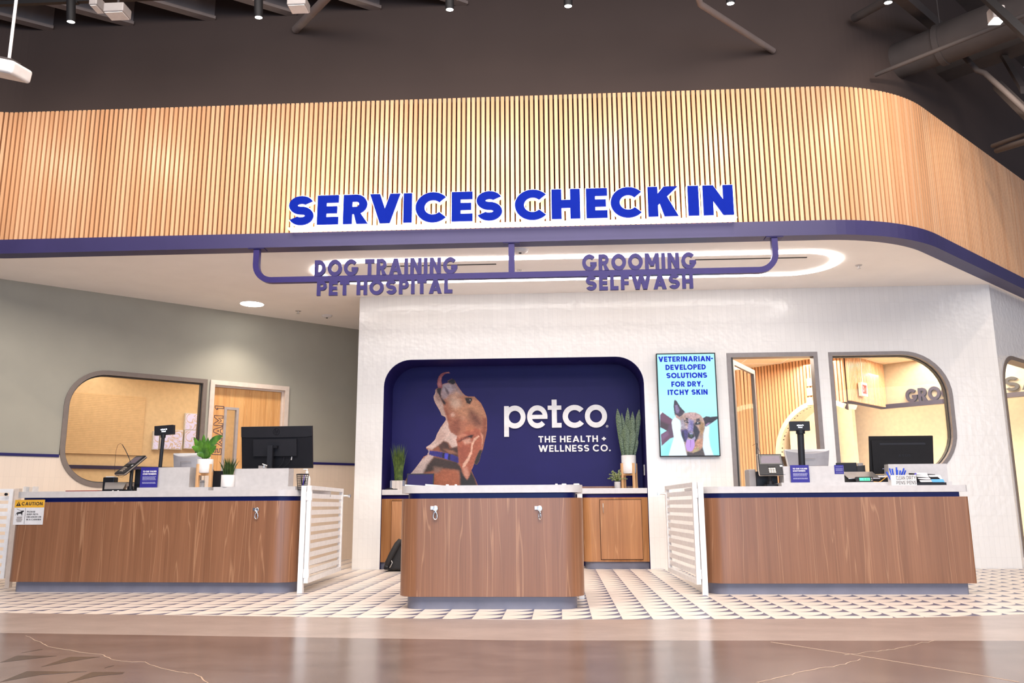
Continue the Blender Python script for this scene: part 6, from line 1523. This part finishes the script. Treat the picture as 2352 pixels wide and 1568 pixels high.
# big black monitor from behind
off = .50; a, b = Lpt(555.5, 1076, off), Lpt(718, 1076, off); zb_, zt_ = Lz(1075.5, off, 640), Lz(979.5, off, 640)
tl = math.radians(9); UM = (UP * math.cos(tl) + Ln * math.sin(tl)).normalized(); n = (Ln * math.cos(tl) - UP * math.sin(tl)).normalized(); R_ = Lx; W_ = (b - a).length; H_ = (zt_ - zb_) * 1.004; O = Vector((a.x, a.y, zb_))
mo = thing('computer_monitor', 'large black monitor seen from behind on the left desk', 'monitor', (O.x + W_ / 2, O.y, TOPZ))
MB().plate([(0, 0), (W_, 0), (W_, H_), (0, H_)], O, R_, UM, n, -.022, 0).build('panel', 'black', mo)
MB().plate([(0, H_ * .755), (W_ * .08, H_ * .745), (W_ * .5, H_ * .738), (W_ * .92, H_ * .745), (W_, H_ * .765), (W_, H_), (0, H_)], O, R_, UM, n, 0, .008).build('top_cover', 'charcoal', mo)
MB().plate([(W_ * .18, H_ * .30), (W_ * .79, H_ * .30), (W_ * .79, H_ * .70), (W_ * .18, H_ * .70)], O, R_, UM, n, 0, .025).build('rear_housing', 'charcoal', mo)
mb = MB(); cx_, cz_ = W_ * .5, H_ * .875
for a0 in (0, 180): mb.plate([(cx_ + x, cz_ + y) for x, y in _sector(0, 0, .034, .034, .006, a0, a0 + 180)], O, R_, UM, n, .008, .0095)
for dx, z0_, z1_ in ((-.016, -.012, .030), (-.005, -.012, .010), (.004, -.030, .010), (.015, -.010, .010)): mb.plate([(cx_ + dx + z0_ * .25 - .0025, cz_ + z0_), (cx_ + dx + z0_ * .25 + .0025, cz_ + z0_), (cx_ + dx + z1_ * .25 + .0025, cz_ + z1_), (cx_ + dx + z1_ * .25 - .0025, cz_ + z1_)], O, R_, UM, n, .008, .0095)
for x0_, x1_, z_ in ((-.0165, -.0035, .008), (.0045, .0185, .008), (.0015, .0145, -.012)): mb.plate([(cx_ + x0_, cz_ + z_), (cx_ + x1_, cz_ + z_), (cx_ + x1_, cz_ + z_ + .004), (cx_ + x0_, cz_ + z_ + .004)], O, R_, UM, n, .008, .0093)
mb.build('emblem', 'black_gloss', mo)
MB().plate([(W_ * .415, STEP - zb_ + .012), (W_ * .485, STEP - zb_ + .012), (W_ * .485, H_ * .53), (W_ * .415, H_ * .53)], O, R_, UP, Ln, .085, .115).build('stand_column', 'charcoal', mo)
MB().plate([(W_ * .41, H_ * .50), (W_ * .54, H_ * .50), (W_ * .54, H_ * .55), (W_ * .41, H_ * .55)], O, R_, UM, n, .02, .07).build('hinge', 'black', mo)
q = O + R_ * W_ * .45; MB().prism(rrect(q.x - .12, q.y - .13, q.x + .12, q.y + .07, .02), STEP, STEP + .012).build('stand_base', 'charcoal', mo)
for x0, x1, x2 in ((.52, .60, .61), (.58, .69, .70)): MB().tube([O + R_ * W_ * x2 + UM * H_ * .28 + n * .01, O + R_ * W_ * x1 + UM * H_ * .15 + n * .03, O + R_ * W_ * x0 + n * .03], .003, 6).build('cable', 'black', mo)
MB().plate([(W_ * .70, H_ * .20), (W_ * .712, H_ * .20), (W_ * .72, H_ * .28), (W_ * .708, H_ * .28)], O, R_, UM, n, .002, .01).build('plug', 'white_plastic', mo)
q = Lpt(603, 1073, .3); t = thing('cable_clip', 'small clear block with a chrome clip on the upstand in front of the black monitor', 'clip', (q.x, q.y, zbx2))
MB().box(q.x - .035, q.y - .015, zbx2, q.x + .035, q.y + .02, zbx2 + .03).build('block', 'grey_plastic', t); MB().tube([(q.x + .005, q.y - .02, zbx2 + .045), (q.x + .05, q.y - .02, zbx2 + .03)], .006, 8).tube([(q.x + .02, q.y - .02, zbx2 + .01), (q.x + .02, q.y - .02, zbx2 + .042)], .005, 8).build('clip', 'chrome', t)
# pen cup and pump bottle at the right end
off = .10; a, b = Lpt(682, 1123, off), Lpt(706, 1123, off); c = (a + b) / 2; zt_ = Lz(1089, off, 690); r_ = (b - a).length / 2
pc = thing('pen_cup', 'black mesh pen cup at the right end of the left desk', 'cup', (c.x, c.y, TOPZ))
mb = MB()
for k in range(20):
    a_ = 2 * math.pi * k / 20; mb.tube([(c.x + r_ * .8 * math.cos(a_), c.y + r_ * .8 * math.sin(a_), TOPZ), (c.x + r_ * math.cos(a_) * 1.1, c.y + r_ * math.sin(a_) * 1.1, zt_)], .0018, 5)
for k in range(8):
    f = k / 7; rr_ = r_ * (.8 + .3 * f); mb.tube([(c.x + rr_ * math.cos(x), c.y + rr_ * math.sin(x), TOPZ + (zt_ - TOPZ) * f) for x in np.linspace(0, 6.283, 25)[:-1]], .0012 if 0 < k < 7 else .004, 5, closed=True)
mb.build('mesh_basket', 'black', pc); MB().lathe([(r_ * .8, 0), (r_ * .8, .004)], (c.x, c.y, TOPZ), 20).build('bottom', 'black', pc)
for k, (dx, dy, m, lab) in enumerate(((.010, 0, 'pen_purple', 'blue pen leaning in the black mesh cup'), (-.012, .01, 'black', 'black pen leaning left in the black mesh cup'), (.02, .012, 'black', 'black pen at the back of the black mesh cup'))):
    tag(MB().tube([(c.x + dx * .2, c.y + dy, TOPZ + .006), (c.x + dx * 1.6, c.y + dy, zt_ - .004 + .003 * k)], .004, 8).build('pen', m), lab, 'pen', 'pens in the black mesh cup')
off = .26; q = Lpt(712.5, 1113, off); zt_ = Lz(1088.5, off, 712)
t = thing('pump_bottle', 'clear pump bottle of hand gel behind the gate post on the left desk', 'bottle', (q.x - .03, q.y, TOPZ)); c = Vector((q.x - .035, q.y, TOPZ))
MB().lathe([(.034, 0), (.036, .01), (.036, .10), (.028, .125), (.012, .14), (.012, .155)], c, 22).build('body', 'bottle', t)
MB().lathe([(.015, .155), (.015, .17), (.006, .172), (.006, .19)], c, 14).tube([c + UP * .19 + XR * .006, c + UP * .19 - XR * .035], .006).build('pump', 'white_plastic', t)

# ---------------------------------------------------------------- right desk
RY = 7.38
def rz(py, Y, px=1950): return at(px, py, Y).z
def rx_(px, Y, py=1110): return at(px, py, Y).x
a, b = rx_(1795, RY + .12), rx_(2187, RY + .12); MB().box(a, RY + .12, TOPZ, b, RY + .72, STEP).build('raised_ledge', 'quartz', rdk)
Yb = RY + .20; zc_, zd_ = rz(1070, Yb, 1870), rz(1065, Yb, 2110)
MB().box(rx_(1801, Yb), Yb, STEP, rx_(1940.5, Yb), Yb + .14, zc_).build('upstand', 'quartz', rdk)
MB().box(rx_(2044, Yb + .12), Yb + .12, STEP, rx_(2179, Yb + .12), Yb + .24, rz(1065, Yb + .12, 2110)).build('upstand', 'quartz', rdk)
p, q, s = at(1817.5, 1111, Yb - .02), at(1860.5, 1111, Yb - .02), at(1816, 1068, Yb - .02); p.z = STEP
device_card('counter_card', 'blue TO OUR VALUED CUSTOMERS card leaning on the right desk', p, XR, FRONT, q.x - p.x, s.z - STEP, 0, ['TO OUR VALUED', 'CUSTOMERS'], 0, (.52, .47, .42, .37, .25, .20))
p, q, s = at(1917.5, 1088, Yb - .004), at(1938.5, 1088, Yb - .004), at(1917, 1067.5, Yb - .004)
device_card('counter_card', 'small blue notice stuck near the end of the quartz upstand on the right desk', p, XR, FRONT, q.x - p.x, s.z - p.z, 0, ['RETURNS HERE'][:0], 0, (.82, .62, .54, .46, .38, .30, .12))
Y = RY + .46; tc = at(1837.5, 978, Y); bs = at(1841, 1068, Y); a, b = at(1815, 978, Y), at(1860.5, 978, Y)
pole_display('black pole display on the right desk in front of the doorway', Vector((bs.x + .0, Y, STEP)), tc, b.x - a.x, rz(967.5, Y, 1837) - rz(989.5, Y, 1837), FRONT, XR, .030)
# right terminal
Y = RY + .24; C = at(1771, 1066, Y); bse = at(1771, 1120, Y + .02)
ti = math.radians(24); U_ = (UP * math.cos(ti) + Vector((0, 1, 0)) * math.sin(ti)).normalized(); N_ = (FRONT * math.cos(ti) + UP * math.sin(ti)).normalized()
tr_ = terminal('black card terminal facing the customer on the right desk', Vector((bse.x, Y + .03, TOPZ)), C, XR, U_, N_, rx_(1802, Y) - rx_(1742, Y), (rz(1039, Y) - rz(1089.5, Y)) / math.cos(ti) * .96)
MB().tube([at(x, y, Y - .03) for x, y in ((1748, 1050), (1745.5, 1036), (1738, 1026), (1739, 1017), (1728, 1023))], .0016, 6).build('cord', 'charcoal', tr_)
MB().tube([at(x, y, Y - .02) for x, y in ((1739, 1018), (1737, 1042))], .003, 6).build('stylus', 'black', tr_)
Y2 = RY + .36; t = thing('receipt_printer', 'grey and black receipt printer behind the card terminal on the right desk', 'printer', (rx_(1755, Y2), Y2, TOPZ))
bevel(MB().box(rx_(1721, Y2), Y2, TOPZ, rx_(1738, Y2), Y2 + .18, rz(1077, Y2, 1730)).build('side_cover', 'grey_plastic', t), .012, 3); bevel(MB().box(rx_(1738.5, Y2), Y2 + .01, TOPZ, rx_(1788, Y2), Y2 + .18, rz(1082, Y2, 1760)).build('body', 'charcoal', t), .006)
MB().box(rx_(1752, Y2), Y2 + .006, rz(1106, Y2, 1770), rx_(1786, Y2), Y2 + .0105, rz(1101, Y2, 1770)).build('paper_slot', 'black', t)
Yt = RY + .66; C0 = (at(1804, 1068, Yt) + at(1911, 1068, Yt)) / 2; w_ = at(1912, 1030, Yt).x - at(1806, 1030, Yt).x
C0.z = rz(1070, Yt, 1858); all_in_one('pale till monitor seen from behind on the right desk, before the doorway', C0, XR, FRONT, w_ * .98, rz(1031, Yt, 1858) - C0.z, STEP)
t = thing('small_monitor', 'small black screen between the upstand and the large black monitor on the right desk', 'monitor', (rx_(1948, RY + .5), RY + .5, STEP)); Y = RY + .50
bevel(MB().box(rx_(1925, Y), Y, rz(1088, Y), rx_(1972, Y), Y + .03, rz(1062, Y)).build('panel', 'charcoal', t), .006); MB().box(rx_(1943, Y), Y + .03, STEP, rx_(1952, Y), Y + .06, rz(1070, Y)).build('stand', 'charcoal', t)
t = thing('desk_phone', 'dark cordless phone standing beside the large black monitor on the right desk', 'phone', (rx_(1981, RY + .5), RY + .5, STEP)); Y = RY + .50
MB().hexa([(rx_(1970, Y), Y, STEP), (rx_(1990, Y), Y, STEP), (rx_(1990, Y), Y + .06, STEP), (rx_(1970, Y), Y + .06, STEP)], [(rx_(1973, Y), Y + .03, rz(1070, Y)), (rx_(1993, Y), Y + .03, rz(1068, Y)), (rx_(1993, Y), Y + .06, rz(1068, Y)), (rx_(1973, Y), Y + .06, rz(1070, Y))]).build('body', 'charcoal', t)
bevel(MB().box(rx_(1977, Y), Y + .03, rz(1070, Y), rx_(1989, Y), Y + .06, rz(1062.5, Y)).build('handset', 'grey_plastic', t), .004)
# black monitor, right
Y = RY + .45; a, b = at(1999, 1088, Y), at(2145, 1088, Y); zb_, zt_ = rz(1088, Y, 2070), rz(1001, Y, 2070); W_, H_ = b.x - a.x, zt_ - zb_; O = Vector((a.x, Y, zb_)); tl = math.radians(9); UM = (UP * math.cos(tl) + FRONT * math.sin(tl)).normalized(); NM = (FRONT * math.cos(tl) - UP * math.sin(tl)).normalized()
mo = thing('computer_monitor', 'large black monitor seen from behind on the right desk', 'monitor', (O.x + W_ / 2, Y, STEP))
bevel(MB().plate([(0, 0), (W_, 0), (W_, H_), (0, H_)], O, XR, UM, NM, -.02, .004).build('panel', 'black_matte', mo), .003)
bevel(MB().plate([(W_ * .04, H_ * .02), (W_ * .96, H_ * .02), (W_ * .98, H_ * .90), (W_ * .02, H_ * .90)], O, XR, UM, NM, .004, .022).build('rear_housing', 'black_matte', mo), .010)
MB().plate([(W_ * .15, H_ * .775), (W_ * .87, H_ * .775), (W_ * .86, H_ * .825), (W_ * .14, H_ * .825)], O, XR, UM, NM, .022, .0235).build('vent_slot', 'black_gloss', mo)
text(MB(), 'ASUS', O + XR * W_ * .43 + UM * H_ * .46, XR, UM, NM, W_ * .2, H_ * .06, .022, .0235, t=.2).build('lettering', 'charcoal', mo)
text(MB(), 'HDMI', O + XR * W_ * .18 + UM * H_ * .14, XR, UM, NM, W_ * .1, H_ * .025, .022, .0228, t=.2).build('port_label', 'white_txt', mo) if False else MB().plate([(W_ * .18, H_ * .14), (W_ * .28, H_ * .14), (W_ * .28, H_ * .155), (W_ * .18, H_ * .155)], O, XR, UM, NM, .022, .0228).build('port_label', 'white_faint', mo)
MB().box(O.x + W_ * .42, Y - .0, STEP, O.x + W_ * .58, Y + .03, zb_ + H_ * .3).build('stand_column', 'black', mo); MB().prism(rrect(O.x + W_ * .3, Y - .02, O.x + W_ * .7, Y + .16, .02), STEP, STEP + .01).build('stand_base', 'black', mo)
# keyboard, scale, pens, cards
Y = RY + .33; t = thing('keyboard', 'pale keyboard below the large black monitor on the right desk', 'keyboard', (rx_(2035, Y), Y, STEP))
MB().hexa([(rx_(2005, Y), Y, STEP), (rx_(2075, Y), Y, STEP), (rx_(2075, Y), Y + .10, STEP), (rx_(2005, Y), Y + .10, STEP)], [(rx_(2005, Y), Y, STEP + .045), (rx_(2075, Y), Y, STEP + .045), (rx_(2075, Y), Y + .1, STEP + .02), (rx_(2005, Y), Y + .10, STEP + .02)]).build('body', 'black', t)
mb = MB(); xa, xb = rx_(2007, Y), rx_(2073, Y)
for k in range(16): x = xa + (xb - xa) * k / 16; mb.box(x, Y - .002, STEP + .046, x + (xb - xa) / 19, Y + .02, STEP + .060)
mb.build('keys', 'white_plastic', t)
Y = RY + .20; t = thing('weighing_scale', 'counter scale with a green lit readout on the right desk', 'scale', (rx_(1985, Y), Y, STEP))
v = [Vector((rx_(1950, Y), Y, STEP + .030)), Vector((rx_(2023, Y), Y, STEP + .030)), Vector((rx_(2021, Y), Y + .16, STEP + .092)), Vector((rx_(1948, Y), Y + .16, STEP + .092))]
MB().hexa(v, [q + UP * .006 for q in v]).build('platter', 'steel', t); MB().hexa([Vector((q.x * .98 + rx_(1985, Y) * .02, q.y + .01, STEP + .001)) for q in v], [q - UP * .006 for q in v]).build('base', 'black', t)
Yd = Y - .06; O = Vector((rx_(1967, Yd), Yd, rz(1107.5, Yd))); W_, H_ = rx_(2007, Yd) - O.x, rz(1094.5, Yd) - rz(1107.5, Yd); U2 = (UP * .97 + Vector((0, .24, 0))).normalized(); N2 = (FRONT * .97 + UP * .24).normalized()
bevel(MB().plate([(0, 0), (W_, 0), (W_, H_), (0, H_)], O, XR, U2, N2, -.02, 0).build('readout_case', 'black', t), .004)
MB().plate([(W_ * .21, H_ * .28), (W_ * .82, H_ * .28), (W_ * .82, H_ * .82), (W_ * .21, H_ * .82)], O, XR, U2, N2, .0, .001).build('lcd', 'lcd', t)
text(MB(), '0.00', O + XR * W_ * .45 + U2 * H_ * .36, XR, U2, N2, W_ * .30, H_ * .38, .001, .0016, t=.14, gap=.2).build('digits', 'lcd_dark', t)
for k in range(2): q = O + XR * W_ * .91 + U2 * H_ * (.35 + .35 * k); MB().lathe([(.006, 0), (.006, .002)], q, 12, axis=N2).build('button', 'grey_plastic', t)
MB().tube([(rx_(1997, Yd), Yd + .02, STEP - .03), (rx_(1997, Yd), Yd + .02, O.z + .01)], .010, 10).build('readout_post', 'charcoal', t)
MB().tube([at(x, y, RY + .18) for x, y in ((1960, 1108), (1985, 1110), (2005, 1106), (2018, 1107), (2023, 1105), (2035, 1096), (2044, 1091))], .003, 6).build('cable', 'orange', t)
def pens_box(px0, px1, py0, Y, lab, l1, l2, dx=.5):
    xa, xb, zt_ = rx_(px0, Y), rx_(px1, Y), rz(py0, Y, 2070); t = thing('pen_holder', lab, 'pen holder', ((xa + xb) / 2, Y, TOPZ))
    mb = MB()
    mb.box(xa, Y, TOPZ, xb, Y + .004, zt_).box(xa, Y + .066, TOPZ, xb, Y + .07, zt_).box(xa, Y + .004, TOPZ, xa + .004, Y + .066, zt_).box(xb - .004, Y + .004, TOPZ, xb, Y + .066, zt_).box(xa + .004, Y + .004, TOPZ, xb - .004, Y + .066, TOPZ + .004)
    mb.build('box', 'white_plastic', t); h = zt_ - TOPZ; w = xb - xa; mb = MB()
    x0 = xa + w * dx
    for s_, z_ in ((l1, .56), (l2, .10)): text(MB(), s_, (x0, Y, TOPZ + h * z_), XR, UP, FRONT, (xb - x0) * .94, h * .33, .0003, .001, t=.13, gap=.22).build('lettering', 'ink', t)
    return xa, xb, zt_
Y = RY + .06
xa, xb, zt_ = pens_box(2047.5, 2080.5, 1090.5, Y, 'white pen box lettered CLEAN PENS on the right desk', 'CLEAN', 'PENS', .36)
rs = random.Random(4)
for k, (tx, ty) in enumerate(((2036, 1083), (2043, 1075), (2049, 1076), (2050, 1081), (2059, 1073), (2061, 1079), (2068, 1080), (2076, 1075), (2080, 1080), (2073, 1083))):
    top = at(tx, ty, Y + .03 + rs.uniform(-.012, .02)); bx_ = xa + (xb - xa) * rs.uniform(.2, .8) * 1.0; bx_ = xa + .012 + (xb - xa - .024) * min(1, max(0, .5 + ((tx - 2060) / 60)))
    lab = ['blue pen leaning furthest left out of the clean pens box', 'tall blue pen second from the left in the clean pens box', 'blue pen third from the left in the clean pens box', 'short blue pen fourth from the left in the clean pens box', 'tallest blue pen at the middle of the clean pens box', 'blue pen just right of the tallest one in the clean pens box', 'blue pen fourth from the right in the clean pens box', 'blue pen second from the right in the clean pens box', 'blue pen furthest right in the clean pens box', 'short blue pen third from the right in the clean pens box'][k]
    t = thing('pen', lab, 'pen', (bx_, Y + .035, TOPZ + .005), 'blue pens in the clean pens box')
    b_ = Vector((bx_, Y + .022 + .003 * k, TOPZ + .006)); d_ = (top - b_); MB().tube([b_, b_ + d_ * .72], .0055, 8).build('barrel', 'pen_blue', t); MB().tube([b_ + d_ * .725, b_ + d_], .0068, 8).build('cap', 'pen_blue', t)
xa, xb, zt_ = pens_box(2081, 2106, 1090, Y, 'white pen box lettered DIRTY PENS on the right desk', 'DIRTY', 'PENS', .10)
p = at(2104, 1087, Y + .04); tag(MB().tube([(xb - .015, Y + .04, TOPZ + .02), (p.x - .006, Y + .04, p.z - .004), p], [.006, .007, .008], 8).build('pen', 'pen_purple'), 'purple pen leaning in the dirty pens box', 'pen')
# card rack
Y = RY + .07; xa, xb = rx_(2107, Y), rx_(2174, Y); t = thing('card_holder', 'black two-column card rack at the right end of the right desk', 'card rack', ((xa + xb) / 2, Y, TOPZ))
mb = MB().box(xa, Y, TOPZ, xb, Y + .004, TOPZ + .024); mb.hexa([(xa, Y, TOPZ), (xb, Y, TOPZ), (xb, Y + .16, TOPZ), (xa, Y + .16, TOPZ)], [(xa, Y + .004, TOPZ + .004), (xb, Y + .004, TOPZ + .004), (xb - .02, Y + .16, TOPZ + .098), (xa, Y + .16, TOPZ + .110)])
mb.build('rack', 'black', t)
for (px0, px1, py0, py1, dy, m, lab) in ((2104, 2132, 1085, 1094, .13, 'paper', 'white cards in the top left tier of the black card rack'), (2108, 2135, 1091, 1100, .10, 'paper', 'white cards in the second left tier of the black card rack'), (2111, 2139, 1097, 1104, .07, 'paper', 'white cards in the third left tier of the black card rack'), (2115, 2142, 1102, 1109, .035, 'paper', 'white cards in the bottom left tier of the black card rack'), (2136, 2163, 1090, 1098, .11, 'paper', 'white cards in the upper right tier of the black card rack'), (2142, 2170, 1100, 1109, .035, 'card_blue', 'sky blue cards in the lower right tier of the black card rack')):
    yy = Y + dy; A_, B_, T_ = at(px0, py1, yy), at(px1, py1, yy), at(px0, py0, yy); dz = T_.z - A_.z; sh = (B_.x - A_.x) * -.04
    o = MB().hexa([(A_.x + .006, yy - .004, A_.z - .012), (B_.x + .006, yy - .004, A_.z - .012), (B_.x + .006, yy + .006, A_.z - .012), (A_.x + .006, yy + .006, A_.z - .012)], [(A_.x, yy + .022, T_.z), (B_.x, yy + .022, T_.z), (B_.x, yy + .030, T_.z), (A_.x, yy + .030, T_.z)]).build('business_cards', m); tag(o, lab, 'cards', 'cards in the black card rack')
